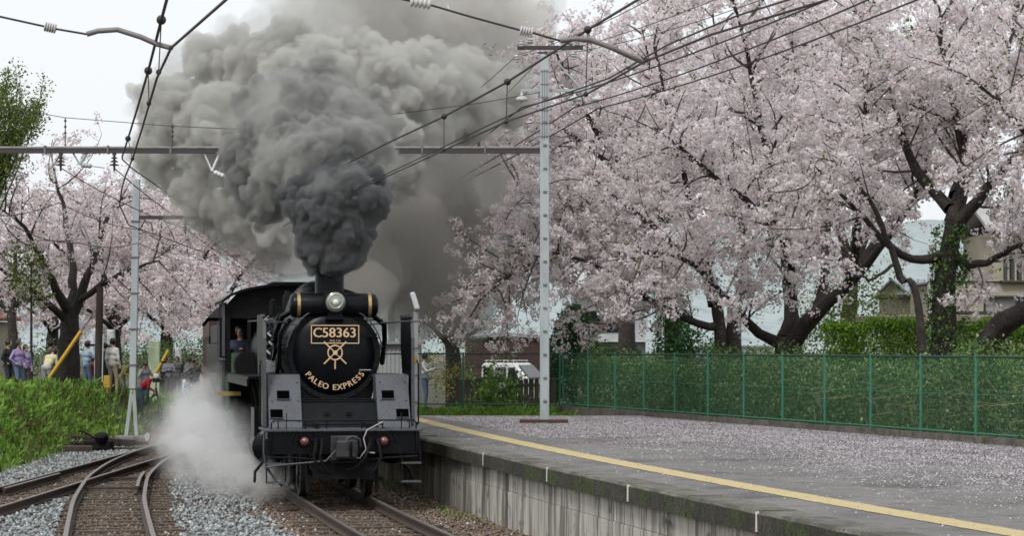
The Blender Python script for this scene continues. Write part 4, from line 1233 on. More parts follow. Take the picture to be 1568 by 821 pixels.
# wires -------------------------------------------------------------
def wire(name, label, pts, r, cat='wire', group='overhead wires'):
    pts = [Vector(p) for p in pts]
    t = thing(name, label, cat, tuple(pts[0]), 0, group)
    b = MB(); b.tube([p - pts[0] for p in pts], r, 5); b.build('cable', WI, t, smooth=60)
    return t, pts[0]
def sagged(p0, p1, sag, n_=14):
    p0, p1 = Vector(p0), Vector(p1)
    return [p0.lerp(p1, i / n_) - Vector((0, 0, sag * 4 * (i / n_) * (1 - i / n_))) for i in range(n_ + 1)]
def dropper(t, o, a, c, knob=True):
    b = MB(); b.tube([Vector(a) - o, Vector(c) - o], .0055, 4)
    b.build('dropper', WI, t)
    if knob:
        b = MB(); b.sphere(Vector(a) - o, .042, 8, 6); b.build('clamp', WI, t, smooth=60)
        b = MB(); b.sphere(Vector(c) - o, .028, 8, 6); b.build('clamp', WI, t, smooth=60)
# main track contact wire and messenger
cw = [(1330, -30, 17.3), (1264, 0, 17.9), (1090, 52, 19.8), (985, 95, 21.8), (900, 143, 24.4), (775, 186, 27.5), (610, 262, 35.1), (534, 296, 40.1)]
cwp = [Vector((5.6, 4.0, 5.1))] + [P(*q) for q in cw] + [Vector((main_x(50.6) + .1, 50.5, 5.1)), Vector((main_x(66), 66, 5.1))]
t, o = wire('contact_wire', 'contact wire over the locomotive track, running into the smoke', cwp, .011)
ms = [Vector((5.4, 4.0, 5.9)), P(1040, -40, 20.4), P(975, 0, 22.2), P(900, 45, 24.4), P(777, 125, 27.5), P(680, 178, 31.3), P(595, 218, 35.6), P(520, 256, 41)] + [Vector((main_x(50.6), 50.4, 6.25)), Vector((main_x(66), 66, 6.0))]
t2, o2m = wire('messenger_wire', 'messenger wire above the locomotive track with clamped droppers', ms, .014)
for a, c in ((P(900, 45, 24.4), P(897, 144, 24.4)), (P(777, 125, 27.5), P(775, 186, 27.5)), (P(680, 178, 31.3), P(680, 229, 31.3))): dropper(t2, o2m, a, c)
aux = [p + Vector((.22, 0, .16)) for p in cwp[:7]] + [cwp[7] + Vector((.12, 0, .1)), cwp[8] + Vector((.05, 0, .05))]
wire('auxiliary_wire', 'auxiliary wire running close beside the contact wire above the platform pole', aux, .009)
# left track contact wire and messenger
cb = [Vector((0.2, 4.0, 5.1)), P(400, -50, 16.4), P(345, 0, 17.9), P(262, 73, 20.7), P(240, 120, 23.2), P(218, 195, 28.4), P(203, 243, 33.0), P(191, 272, 36.6), P(186, 292, 39.6)] + [Vector((-7.25, 43.5, 5.1)), Vector((b_x(50.6) - .1, 50.5, 5.1)), Vector((-8.5, 66, 5.1))]
t, o = wire('contact_wire', 'contact wire over the curved left track, against the white sky', cb, .013)
mb = [Vector((-.6, 4.0, 6.2)), P(268, -60, 16.5), P(255, 0, 18.2), P(247, 30, 19.6), P(227, 108, 23.4), P(212, 160, 27.6), P(196, 212, 33.0), P(187, 240, 37.5)] + [Vector((-7.2, 43.5, 5.95)), Vector((b_x(50.6), 50.4, 6.3)), Vector((-8.5, 66, 6.0))]
t2, o2m = wire('messenger_wire', 'messenger wire above the curved left track with dark clamps', mb, .014)
for a, c in ((P(247, 30, 19.6), P(243, 110, 22.8)), (P(227, 108, 23.4), P(228, 158, 25.6)), (P(196, 212, 33), P(203, 243, 33))): dropper(t2, o2m, a, c)
# feeders along the right pole
for (x, y, xr, dr, xl2, yl2, dl, lab) in ((799, 164, 1268, 33.0, 634, 279, 80, 'left feeder cable on the right gantry pole under its lower cross arm'),
                                (880, 164, 1330, 33.2, 632, 308, 79, 'middle feeder cable on the right gantry pole under its lower cross arm'),
                                (915, 166, 1405, 33.4, 640, 309, 79, 'right feeder cable on the right gantry pole under its lower cross arm')):
    a, m_, c = P(xr, 0, dr), P(x, y, GD + .13), P(xl2, yl2, dl)
    ext = a + (a - m_) * .5 + Vector((0, 0, .35))
    pts = sagged(ext, m_, .25, 16) + sagged(m_, c, .12, 10)[1:]
    wire('feeder_cable', lab, pts, .0145)
# thin service wires from the upper cross arm
for x, y, xr, yr, dr, xl2, yl2, dl, lab in ((792, 84, 1010, -10, 40, 640, 205, 70, 'thin service wire from the upper cross arm, leftmost'), (834, 83, 1120, -12, 40, 690, 220, 74, 'thin service wire from the upper cross arm beside the pole'),
                                            (878, 80, 1190, -10, 40, 650, 262, 80, 'thin service wire from the upper cross arm, rightmost')):
    m_ = P(x, y, GD)
    wire('service_wire', lab, sagged(P(xr, yr, dr), m_, .1, 8) + sagged(m_, P(xl2, yl2, dl), .1, 8)[1:], .008)
t, o = wire('earth_wire', 'thin earth wire strung just above the gantry beam', [P(-60, 166, GD), P(60, 173, GD), P(100, 180, GD), P(264, 193, GD), P(420, 200, GD), P(590, 176, GD), P(733, 158, GD), P(832, 140, GD)], .008)
# lines along the bank on the left
for pts, lab in (([P(93, 257, GD), P(284, 350, D2), P(420, 440, 100)], 'line wire from the left beam insulator to the far gantry'),
                 ([P(175, 257, GD), P(312, 356, D2), P(430, 446, 100)], 'line wire from the inner beam insulator to the far gantry'),
                 ([P(-30, 330, GD), P(90, 310, GD + 6), P(214, 352, D2), P(343, 410, 100), P(400, 440, 122)], 'low sagging line wire attached to the splayed leg pole'),
                 ([P(20, 345, GD), P(120, 372, GD + 6), P(211, 372, D2), P(343, 420, 122)], 'lowest sagging line wire on the splayed leg pole')):
    full = []
    for a, c in zip(pts[:-1], pts[1:]): full += sagged(a, c, .12, 6)[:-1]
    wire('line_wire', lab, full + [pts[-1]], .012)
wire('guy_wire', 'thin stay wire from the splayed leg pole towards the smoke', [P(212, 283, D2), P(300, 310, D2 + 4), P(380, 340, 75)], .009)
wire('drop_wire', 'thin wire crossing the cherry blossom at right', sagged(P(1330, 255, 45), P(1590, 105, 40), .1, 8), .008)
# pull-off arms that hold the contact wires
def pulloff(label, pts_arm, pts_wire, ins):
    o = Vector(pts_arm[-1])
    t = thing('pull_off_arm', label, 'arm', tuple(o), 0, 'pull-off arms of the overhead line')
    b = MB(); b.tube([Vector(p) - o for p in pts_arm], .024, 8); b.build('arm_tube', M['beam_steel'], t, smooth=60)
    b = MB(); b.tube([Vector(p) - o for p in pts_wire], .010, 5); b.build('stay_wire', WI, t, smooth=60)
    for a, c in ins:
        a, c = Vector(a) - o, Vector(c) - o
        n_ = 5; ax = (c - a); L = ax.length
        prof = [(0, 0), (.018, 0)]
        for i in range(n_): q = L * (i + .5) / n_; prof += [(.02, q - L * .09), (.043, q - L * .04), (.043, q + L * .04), (.02, q + L * .09)]
        prof += [(.018, L), (0, L)]
        b = MB(); b.lathe(prof, a, ax, 12, caps=False); b.build('insulator', PO, t, smooth=40)
DA = 20.9
pulloff('curved pull-off arm on the left contact wire, white insulator beside it', [P(133, 52, DA), P(150, 47, DA), P(180, 45, DA), P(215, 56, DA), P(240, 67, DA), P(262, 73, 20.7)],
        [P(-1100, -150, DA), P(-30, 19, DA), P(0, 25, DA), P(68, 40, DA), P(86, 44, DA), P(133, 52, DA)], [(P(68, 40, DA), P(86, 44, DA))])
pulloff('curved pull-off arm on the right contact wire, above the platform pole', [P(858, 62, DA), P(882, 59, DA), P(905, 61, DA), P(935, 72, DA), P(965, 86, DA), P(985, 95, 21.8)],
        [P(-1000, -340, DA), P(560, -15, DA), P(628, 1, DA), P(662, 8, DA), P(720, 25, DA), P(797, 46, DA), P(816, 50, DA), P(858, 62, DA)], [(P(628, 2, DA), P(660, 7, DA)), (P(796, 46, DA), P(816, 50, DA))])
# ------------------------------------------------------------------ smoke and steam
def ico(level=2):
    import bmesh
    bm = bmesh.new(); bmesh.ops.create_icosphere(bm, subdivisions=level, radius=1.0)
    V = np.array([v.co for v in bm.verts]); Fa = np.array([[v.index for v in f.verts] for f in bm.faces]); bm.free()
    return V, Fa
def remesh(V, Fa, voxel, smooth=0, name='remeshed'):
    me = fast_mesh(name, V, Fa)
    o = bpy.data.objects.new(name, me); COL.objects.link(o)
    md = o.modifiers.new('r', 'REMESH'); md.mode = 'VOXEL'; md.voxel_size = voxel; md.use_smooth_shade = True
    if smooth:
        s2 = o.modifiers.new('s', 'SMOOTH'); s2.factor = .5; s2.iterations = smooth
    dg = bpy.context.evaluated_depsgraph_get(); dg.update()
    out = bpy.data.meshes.new_from_object(o.evaluated_get(dg))
    bpy.data.objects.remove(o); bpy.data.meshes.remove(me)
    return out
IV, IF = ico(2)
IV1, IF1 = ico(1)
def spheres_mesh(C, Rr, small=.16):
    out_v, out_f, o_ = [], [], 0
    for iv, fa, sel in ((IV, IF, Rr >= small), (IV1, IF1, Rr < small)):
        c, r = C[sel], Rr[sel]
        if not len(c): continue
        out_v.append((iv[None] * r[:, None, None] + c[:, None, :]).reshape(-1, 3))
        out_f.append((fa[None] + (np.arange(len(c)) * len(iv))[:, None, None]).reshape(-1, 3) + o_)
        o_ += len(out_v[-1])
    return np.concatenate(out_v), np.concatenate(out_f)
def billow(blobs, rng, levels, ratio=(.34, .6)):
    """cauliflower: children spheres budding from the surface of their parents"""
    C = np.array([tuple(P(x, y, d)) for x, y, r, d in blobs]); Rr = np.array([r * d / FPX for x, y, r, d in blobs])
    allC, allR = [C], [Rr]
    for k in levels:
        nC, nR = [], []
        for c, r in zip(C, Rr):
            d = rng.normal(size=(k, 3)); d /= np.linalg.norm(d, axis=1)[:, None]
            q = rng.uniform(*ratio, k) * r
            nC.append(c + d * (r * rng.uniform(.78, 1.0, k))[:, None]); nR.append(q)
        C, Rr = np.concatenate(nC), np.concatenate(nR)
        ok = Rr > .035
        for c0, r0 in zip(np.concatenate(allC[:2]), np.concatenate(allR[:2])):      # buds buried inside the mass are dropped
            ok &= np.linalg.norm(C - c0, axis=1) > r0 * .80 - 1e-6
        C, Rr = C[ok], Rr[ok]
        allC.append(C); allR.append(Rr)
    return np.concatenate(allC), np.concatenate(allR)
def volume_mat(name, dens, col, noise=None, step=1.0, aniso=0.0, fall=None):
    m = bpy.data.materials.new(name); m.use_nodes = True
    nt = m.node_tree; n = nt.nodes; l = nt.links; n.clear()
    out = n.new("ShaderNodeOutputMaterial"); pv = n.new("ShaderNodeVolumePrincipled")
    pv.inputs['Color'].default_value = (*col, 1); pv.inputs['Density'].default_value = dens; pv.inputs['Anisotropy'].default_value = aniso
    l.new(pv.outputs[0], out.inputs['Volume'])
    M[name] = m
    return m, pv, nt
rng = np.random.default_rng(31)
plume = thing('smoke_plume', 'towering billows of dark grey smoke pouring from the locomotive chimney', 'smoke', tuple(P(512, 412, 39.9)), 0, None, 'stuff')
from mathutils import noise as mnoise
def crumpled(me, freq, amp):
    """fine billows: push the skin out by hard turbulence, creased where it crosses zero"""
    n = len(me.vertices)
    co = np.zeros(n * 3); me.vertices.foreach_get('co', co); co = co.reshape(-1, 3)
    no = np.zeros(n * 3); me.vertices.foreach_get('normal', no); no = no.reshape(-1, 3)
    nf = mnoise.noise
    w = np.array([abs(nf((p[0] * freq, p[1] * freq, p[2] * freq))) + .5 * abs(nf((p[0] * freq * 2.3 + 5, p[1] * freq * 2.3, p[2] * freq * 2.3))) for p in co.tolist()])
    co = co + no * ((w - .30) * amp)[:, None]
    me.vertices.foreach_set('co', co.ravel().astype(np.float32)); me.update()
def smoke_part(name, blobs, levels, voxel, mat, seed, ratio=(.34, .6), smooth=2, crumple=None):
    C, Rr = billow(blobs, np.random.default_rng(seed), levels, ratio)
    V, Fa = spheres_mesh(C, Rr)
    me = remesh(V, Fa, voxel, smooth, name)
    if crumple: crumpled(me, *crumple)
    me.materials.clear(); me.materials.append(mat)
    o = bpy.data.objects.new(name, me); COL.objects.link(o)
    o.parent = plume; o.matrix_parent_inverse = Matrix.Translation(plume.location).inverted()
    return o
m1, _, _ = volume_mat('smoke_dark', 13.0, (.25, .256, .265))
m2, _, _ = volume_mat('smoke_mid', 7.5, (.47, .47, .46))
m3, _, _ = volume_mat('smoke_light', 4.2, (.735, .73, .705))
m4, _, _ = volume_mat('smoke_thin', .8, (.76, .745, .715))
m5, _, _ = volume_mat('smoke_low', .85, (.52, .50, .475))
smoke_part('dark_billow', [(513, 402, 22, 39.7), (510, 378, 42, 39.75), (532, 352, 46, 39.8), (494, 350, 44, 39.7), (520, 318, 50, 39.9), (474, 325, 34, 39.9), (562, 318, 30, 40), (500, 292, 38, 40.2), (550, 285, 34, 40.3), (458, 296, 26, 40.4), (520, 262, 34, 40.6)],
           (18, 11, 6), .032, m1, 1, (.28, .50), 1, (4.6, .11))
smoke_part('grey_billow', [(500, 262, 66, 41.2), (545, 245, 52, 41.8), (452, 270, 48, 42), (418, 290, 42, 43.5), (470, 215, 66, 43.2), (535, 200, 52, 43.8), (410, 235, 56, 44.5), (425, 180, 56, 46), (490, 160, 56, 46.5), (555, 175, 44, 46), (400, 300, 40, 45)],
           (18, 11, 6), .045, m2, 2, (.28, .50), 1, (3.2, .22))
smoke_part('pale_billow', [(355, 215, 70, 53.8), (300, 190, 66, 55), (262, 235, 48, 55), (262, 165, 44, 56), (340, 130, 66, 55.5), (405, 110, 62, 55), (445, 75, 46, 55), (330, 285, 52, 54), (375, 320, 40, 53.5), (290, 280, 34, 55), (470, 130, 60, 54),
                           (590, 150, 62, 54.5), (560, 105, 50, 55), (630, 190, 66, 55), (650, 130, 56, 56.5), (700, 170, 46, 57), (600, 230, 56, 54), (720, 120, 40, 58.5), (770, 150, 36, 59), (520, 110, 50, 55), (430, 330, 46, 52)],
           (18, 11, 5), .058, m3, 3, (.28, .50), 1, (2.5, .28))
smoke_part('thin_smoke', [(640, 50, 100, 62), (735, 60, 84, 68), (560, 30, 86, 60), (480, 10, 56, 59), (790, 30, 50, 71), (680, -40, 110, 65), (560, -60, 90, 60), (690, 170, 84, 67), (650, 250, 84, 65), (745, 150, 74, 70), (780, 230, 56, 72), (720, 270, 70, 70)],
           (12, 7, 4), .12, m4, 4, (.30, .55), 2, (1.6, .6))
m6, _, _ = volume_mat('smoke_veil', .55, (.66, .655, .63))
smoke_part('smoke_veil', [(500, 262, 78, 41.2), (545, 245, 64, 41.8), (452, 270, 58, 42), (470, 215, 78, 43.2), (535, 200, 64, 43.8), (425, 200, 70, 45), (490, 160, 70, 46.5), (520, 325, 66, 40), (505, 370, 46, 39.8), (415, 300, 60, 45)], (14, 8), .10, m6, 8, (.28, .5), 2, (2.6, .35))
smoke_part('smoke_veil', [(355, 215, 82, 53.8), (300, 190, 78, 55), (262, 235, 58, 55), (260, 165, 54, 56), (340, 130, 78, 55.5), (405, 105, 74, 55), (445, 70, 58, 55), (330, 290, 64, 54), (375, 325, 54, 53.5), (590, 150, 74, 54.5), (630, 190, 78, 55), (660, 130, 68, 56.5), (715, 165, 58, 57), (600, 235, 70, 54), (760, 140, 50, 59), (520, 100, 62, 55)], (14, 8), .12, m6, 9, (.28, .5), 2, (2.0, .45))
smoke_part('low_smoke', [(660, 330, 84, 67), (720, 390, 74, 71), (640, 410, 70, 65), (600, 340, 64, 58), (760, 330, 60, 72), (690, 460, 56, 71), (640, 480, 44, 67), (592, 425, 66, 58), (590, 385, 88, 59), (560, 410, 60, 56), (630, 400, 80, 58), (560, 440, 44, 52), (650, 440, 70, 66), (400, 360, 58, 57), (345, 332, 52, 58), (445, 380, 52, 55), (475, 410, 36, 51), (420, 400, 40, 56), (750, 430, 40, 72)],
           (10, 6), .14, m5, 5, (.30, .6), 5)

# ---- steam from the cylinder cocks
def steam_domain(pts, name, label, dens, seed):
    """pts: (x, y, r px, d) of the jet, from nozzle to far end; density falls off to the skin of the hull and is broken up by noise"""
    C, Rr = billow(pts, np.random.default_rng(seed), (6,), (.4, .7))
    V, Fa = spheres_mesh(C, Rr * 1.15)
    me = remesh(V, Fa, .16, 8, name)
    return me
steam_parts = [((.985, .99, .995), .12, 1.6), ((.985, .99, .995), .24, 1.2), ((.985, .99, .995), .45, .88), ((.985, .99, .995), 1.0, .55)]
jet = [(450, 746, 9, 38.6), (428, 744, 15, 38.9), (404, 740, 22, 39.4), (380, 732, 28, 40.2), (356, 720, 34, 41.2), (334, 704, 40, 42.2), (312, 688, 42, 43.2), (290, 675, 40, 44.3), (272, 690, 24, 45), (300, 655, 40, 44.5), (284, 640, 32, 45.5), (322, 655, 36, 44), (300, 620, 30, 46.5), (318, 598, 24, 47.5), (345, 680, 34, 42.5), (262, 655, 22, 46)]
so = P(448, 745, 38.6)
steam = thing('steam_cloud', 'white steam blowing low across the ballast from the locomotive cylinders', 'steam', tuple(so), 0, None, 'stuff')
for k, (col_, dn, sc_) in enumerate(steam_parts):
    C, Rr = billow([(x, y, r * sc_, d) for x, y, r, d in jet], np.random.default_rng(60 + k), (8, 5), (.32, .6))
    V, Fa = spheres_mesh(C, Rr)
    V[:, 2] = np.maximum(V[:, 2], -.12 + .02 * k)
    me = remesh(V, Fa, .105, 2, 'steam'); crumpled(me, 2.2, .5)
    mt_, _, _ = volume_mat('steam_%d' % k, dn, col_)
    me.materials.clear(); me.materials.append(mt_)
    o = bpy.data.objects.new('steam_veil' if k == 0 else 'steam_core', me); COL.objects.link(o)
    o.parent = steam; o.matrix_parent_inverse = Matrix.Translation(so).inverted()
# ------------------------------------------------------------------ trees
def unit(v):
    return v / max(np.linalg.norm(v), 1e-9)
def bez(pts, n_):
    """smooth polyline through control points"""
    pts = np.array(pts, float)
    t = np.linspace(0, 1, len(pts)); u = np.linspace(0, 1, n_)
    if len(pts) == 2: return pts[0] + (pts[1] - pts[0]) * u[:, None]
    out = np.zeros((n_, 3))
    k = min(3, len(pts) - 1)
    for c in range(3): out[:, c] = np.polyval(np.polyfit(t, pts[:, c], k), u)
    out[0] = pts[0]
    return out
class Wood:
    def __init__(s): s.V, s.F, s.n = [], [], 0
    def tube(s, pts, r0, r1, n_=6, rough=0.0, rng=None, curve=1.0):
        pts = np.asarray(pts, float); k = len(pts)
        t = np.gradient(pts, axis=0); t /= np.maximum(np.linalg.norm(t, axis=1), 1e-9)[:, None]
        a = np.array([0.3, 0.2, 1.0]) if abs(t[0][2]) < .9 else np.array([1.0, 0.1, 0])
        u = np.cross(t, a); u /= np.maximum(np.linalg.norm(u, axis=1), 1e-9)[:, None]
        w = np.cross(t, u)
        rr = r1 + (r0 - r1) * (1 - np.linspace(0, 1, k) ** curve)
        an = np.linspace(0, 2 * np.pi, n_, endpoint=False)
        ring = (np.cos(an)[None, :, None] * u[:, None, :] + np.sin(an)[None, :, None] * w[:, None, :])
        rad = rr[:, None, None] * np.ones((k, n_, 1))
        if rough: rad = rad * (1 + rng.normal(0, rough, (k, n_, 1)))
        V = (pts[:, None, :] + ring * rad).reshape(-1, 3)
        i = np.arange(k - 1)[:, None] * n_; j = np.arange(n_)[None, :]; j2 = (j + 1) % n_
        F_ = np.stack([i + j, i + j2, i + n_ + j2, i + n_ + j], -1).reshape(-1, 4) + s.n
        s.V.append(V); s.F.append(F_); s.n += len(V)
    def mesh(s, name): return fast_mesh(name, np.concatenate(s.V), np.concatenate(s.F))
def leafquads(C, k, spread, size, rng, flat=0.0, tint_c=None, puff=False):
    """k small faces round each centre"""
    n = len(C)
    off = rng.normal(0, 1, (n * k, 3))
    sp = np.repeat(np.broadcast_to(np.asarray(spread, float), (n,)), k)[:, None]
    if puff:            # faces lie on the skin of a small ball, so each cluster catches the light as one
        off /= np.linalg.norm(off, axis=1)[:, None]; off *= rng.uniform(.75, 1.2, (n * k, 1)) * 1.25 * np.array([1, 1, .8])
    cc = np.repeat(C, k, 0) + off * sp
    nn = off + rng.normal(0, .45, (n * k, 3)) if puff else rng.normal(size=(n * k, 3))
    u = np.cross(nn, rng.normal(size=(n * k, 3))); u /= np.maximum(np.linalg.norm(u, axis=1), 1e-9)[:, None]
    v = np.cross(nn, u) if puff else np.cross(u, rng.normal(size=(n * k, 3)))
    v /= np.maximum(np.linalg.norm(v, axis=1), 1e-9)[:, None]
    s = rng.uniform(size[0], size[1], n * k)[:, None]
    u, v = u * s, v * s * .8
    w = np.cross(u, v) / s * rng.uniform(-.5, .5, (n * k, 1))
    V = np.stack([cc - u - v * .3, cc - v + w, cc + u + v * .3, cc + v + w], 1).reshape(-1, 3)
    base = rng.random(n) if tint_c is None else tint_c
    tn = np.clip(np.repeat(base, k) * .55 + rng.random(n * k) * .45, 0, 1)
    return V, np.arange(4 * n * k).reshape(-1, 4), tn

def cherry(label, base, trunk_pts, r_base, limbs, seed, bl='blossom', dens=1.0, k=16, spread=.095, size=(.022, .048), leaf=0.0, l2len=(1.4, 3.2), trunks=None, up=.15, group='cherry trees in bloom', clump=1.0):
    """base, trunk_pts and limbs are world points; each limb = (points, r0)"""
    rng = np.random.default_rng(seed)
    base = np.array(base, float)
    t = thing('cherry_tree', label, 'tree', tuple(base), 0, group)
    W, W2 = Wood(), Wood()
    tp = bez(trunk_pts, 10)
    W.tube(tp, r_base, r_base * .58, 10, .05, rng)
    W.tube(np.array([tp[-1], tp[-1] + (tp[-1] - tp[-2]) * .5, tp[-1] + (tp[-1] - tp[-2]) * .8]), r_base * .575, .01, 10, 0, rng, 2.0)
    # root flare
    W.tube(np.array([tp[0] - [0, 0, .3], tp[0] + (tp[1] - tp[0]) * .6]), r_base * 1.45, r_base * .98, 10, .06, rng)
    for tpts, r in (trunks or []): W.tube(bez(tpts, 9), r, r * .6, 9, .05, rng)
    cl, bare = [], []
    cen = np.mean([np.array(l[0][-1]) for l in limbs], axis=0)
    for lm in limbs:
        pts, r0 = lm[:2]; q0 = lm[2] if len(lm) > 2 else .22
        lp = bez(pts, 14)
        lp[2:] += np.cumsum(rng.normal(0, .035, (12, 3)), axis=0)
        W.tube(lp, r0, .025, 7, .05, rng, .8)
        L = np.linalg.norm(np.diff(lp, axis=0), axis=1).sum()
        n2 = max(4, int(L * 3.3 * dens * (1 - q0) / .78))
        for q in np.linspace(q0, 1.0, n2):
            q = min(1.0, q + rng.uniform(-.03, .03))
            f = q * 13; i = min(int(f), 12); p = lp[i] + (lp[i + 1] - lp[i]) * (f - i)
            tan = unit(lp[i + 1] - lp[i])
            side = rng.normal(size=3); side -= tan * side.dot(tan); side = unit(side)
            dr = unit(tan * rng.uniform(.25, .9) + side * rng.uniform(.6, 1.1) + np.array([0, 0, up]))
            ln = rng.uniform(*l2len) * (1.15 - .55 * q)
            b1 = p + dr * ln * .5 + rng.normal(0, .1, 3); e = p + dr * ln + np.array([0, 0, rng.uniform(-.35, .25)]) + rng.normal(0, .12, 3)
            bp = bez([p, b1, e], 7)
            W2.tube(bp, .012 + r0 * .11, .008, 4)
            n3 = max(4, int(ln * 4.2))
            for q3 in np.linspace(.18, 1.0, n3):
                f3 = q3 * 6; i3 = min(int(f3), 5); p3 = bp[i3] + (bp[i3 + 1] - bp[i3]) * (f3 - i3)
                tn3 = unit(bp[i3 + 1] - bp[i3])
                d3 = unit(tn3 * rng.uniform(.3, 1.0) + rng.normal(size=3) * .75)
                l3 = rng.uniform(.35, .95)
                e3 = p3 + d3 * l3 + np.array([0, 0, rng.uniform(-.12, .1)])
                tw = np.array([p3, (p3 + e3) / 2 + rng.normal(0, .04, 3), e3])
                W2.tube(tw, .007, .003, 3)
                nc = max(2, int(l3 * 8.5 * clump))
                s_ = rng.uniform(.1, 1.05, nc)[:, None]
                cl.append(p3 + (e3 - p3) * s_ + rng.normal(0, .05, (nc, 3)))
            m = rng.integers(2, 5); s_ = rng.uniform(.3, 1, m)[:, None]
            cl.append(p + (e - p) * s_ + rng.normal(0, .07, (m, 3)))
        q_ = rng.uniform(max(q0, .35), 1.0, int(L * 9 * dens * clump)); f_ = q_ * 13; i_ = np.minimum(f_.astype(int), 12)
        cl.append(lp[i_] + (lp[i_ + 1] - lp[i_]) * (f_ - i_)[:, None] + rng.normal(0, .16, (len(q_), 3)))
    C = np.concatenate(cl)
    loc = base[None]
    wm = W.mesh('trunk'); o = link('trunk', wm, M['bark'], t, smooth=180)
    wm2 = W2.mesh('branches'); o2_ = tag(link('branches', wm2, M['twig'], t, smooth=180), kind='stuff')
    # clumps vary: some fuller, some sparse
    ph = np.sin(C[:, 0] * 1.7 + seed) * np.sin(C[:, 2] * 2.1 + seed * 2) * np.sin(C[:, 1] * 1.3)
    keep = rng.random(len(C)) < .82 + .3 * ph
    C = C[keep]
    lf = rng.random(len(C)) < leaf
    V, F_, tn = leafquads(C[~lf], k, rng.uniform(spread * .6, spread * 1.35, (~lf).sum()), size, rng, .1, None, True)
    cr = link('crown', fast_mesh('crown', V, F_, tn), M[bl], t)
    parts_ = [o, o2_, cr]
    if lf.sum() > 5:
        V, F_, tn = leafquads(C[lf], 9, .10, (.02, .05), rng)
        parts_.append(link('young_leaves', fast_mesh('young_leaves', V, F_, tn), M['leaf_fresh'], t))
    for q in parts_: q.matrix_parent_inverse = Matrix.Translation(Vector(base)).inverted()
    return t, len(C)

def pt(x, y, d): return tuple(P(x, y, d))
def based(x, d, dz=0.0):
    q = P(x, HY, d); return (q.x, q.y, gz(q.x, q.y) + dz)
NC = 0
# 1: big forked tree in the middle of the right-hand row
B = based(1207, 55)
_, n_ = cherry('stout forked cherry tree right of the twin trunks, behind the platform fence', B, [B, pt(1207, 540, 55), pt(1206, 515, 55)], .40,
  [([pt(1200, 525, 55), pt(1205, 470, 55), pt(1212, 380, 55.5), pt(1190, 250, 55), pt(1150, 120, 54), pt(1130, -20, 53)], .24),
   ([pt(1215, 522, 55), pt(1245, 485, 54.5), pt(1300, 440, 54), pt(1350, 400, 53.5), pt(1400, 300, 52.5), pt(1440, 190, 52)], .24, .66),
   ([pt(1190, 525, 55), pt(1150, 495, 54.5), pt(1110, 440, 53.5), pt(1060, 400, 52), pt(1000, 380, 51)], .15),
   ([pt(1245, 485, 54.5), pt(1262, 440, 55), pt(1280, 330, 56), pt(1290, 200, 57), pt(1300, 60, 57)], .17, .42),
   ([pt(1208, 430, 55.2), pt(1180, 340, 53), pt(1100, 260, 51), pt(1030, 200, 50)], .15),
   ([pt(1210, 400, 55.4), pt(1240, 300, 58), pt(1230, 160, 60), pt(1215, 20, 61)], .15),
   ([pt(1300, 440, 54), pt(1320, 330, 52), pt(1330, 220, 50), pt(1330, 110, 49.5)], .13, .4)], 101, leaf=.03); NC += n_
# 2: twin trunk
B = based(1112, 63)
_, n_ = cherry('cherry tree with twin upright trunks left of the stout forked one', B, [B, pt(1102, 500, 63), pt(1092, 465, 63)], .22,
  [([pt(1092, 468, 63), pt(1080, 400, 63), pt(1060, 300, 62), pt(1040, 180, 61), pt(1010, 60, 60)], .17),
   ([pt(1124, 480, 63), pt(1135, 400, 63.5), pt(1120, 280, 64), pt(1100, 150, 65), pt(1080, 20, 65)], .16),
   ([pt(1098, 500, 63), pt(1060, 490, 62.5), pt(1010, 462, 62), pt(950, 415, 61), pt(890, 385, 60), pt(830, 380, 59)], .13, .15),
   ([pt(1085, 420, 63), pt(1030, 370, 61), pt(970, 320, 60), pt(910, 270, 59)], .13),
   ([pt(1130, 420, 63.5), pt(1160, 330, 66), pt(1180, 210, 67), pt(1200, 90, 68)], .13)], 102, trunks=[([(B[0] + .25, B[1], B[2] - .2), pt(1124, 520, 63), pt(1123, 470, 63)], .26)], leaf=.04); NC += n_
# 3: farther left, long low limbs over the platform end
B = based(1032, 70)
_, n_ = cherry('ivy-clad cherry tree farthest left in the row, low boughs reaching over the platform end', B, [B, pt(1030, 500, 70), pt(1024, 440, 70)], .30,
  [([pt(1026, 455, 70), pt(980, 405, 68), pt(920, 380, 66), pt(850, 385, 64), pt(785, 420, 63), pt(728, 462, 62)], .17, .35),
   ([pt(1022, 430, 70), pt(990, 340, 68), pt(940, 240, 66), pt(880, 150, 65), pt(850, 70, 64)], .18),
   ([pt(1024, 440, 70), pt(1010, 320, 70), pt(1000, 190, 70), pt(980, 50, 70)], .18),
   ([pt(990, 350, 68), pt(920, 320, 65), pt(850, 310, 63), pt(790, 290, 62)], .13),
   ([pt(1005, 390, 69), pt(930, 370, 66), pt(860, 365, 64), pt(800, 370, 63)], .12),
   ([pt(950, 260, 66.5), pt(880, 220, 64), pt(830, 190, 63)], .10)], 103, leaf=.03); NC += n_
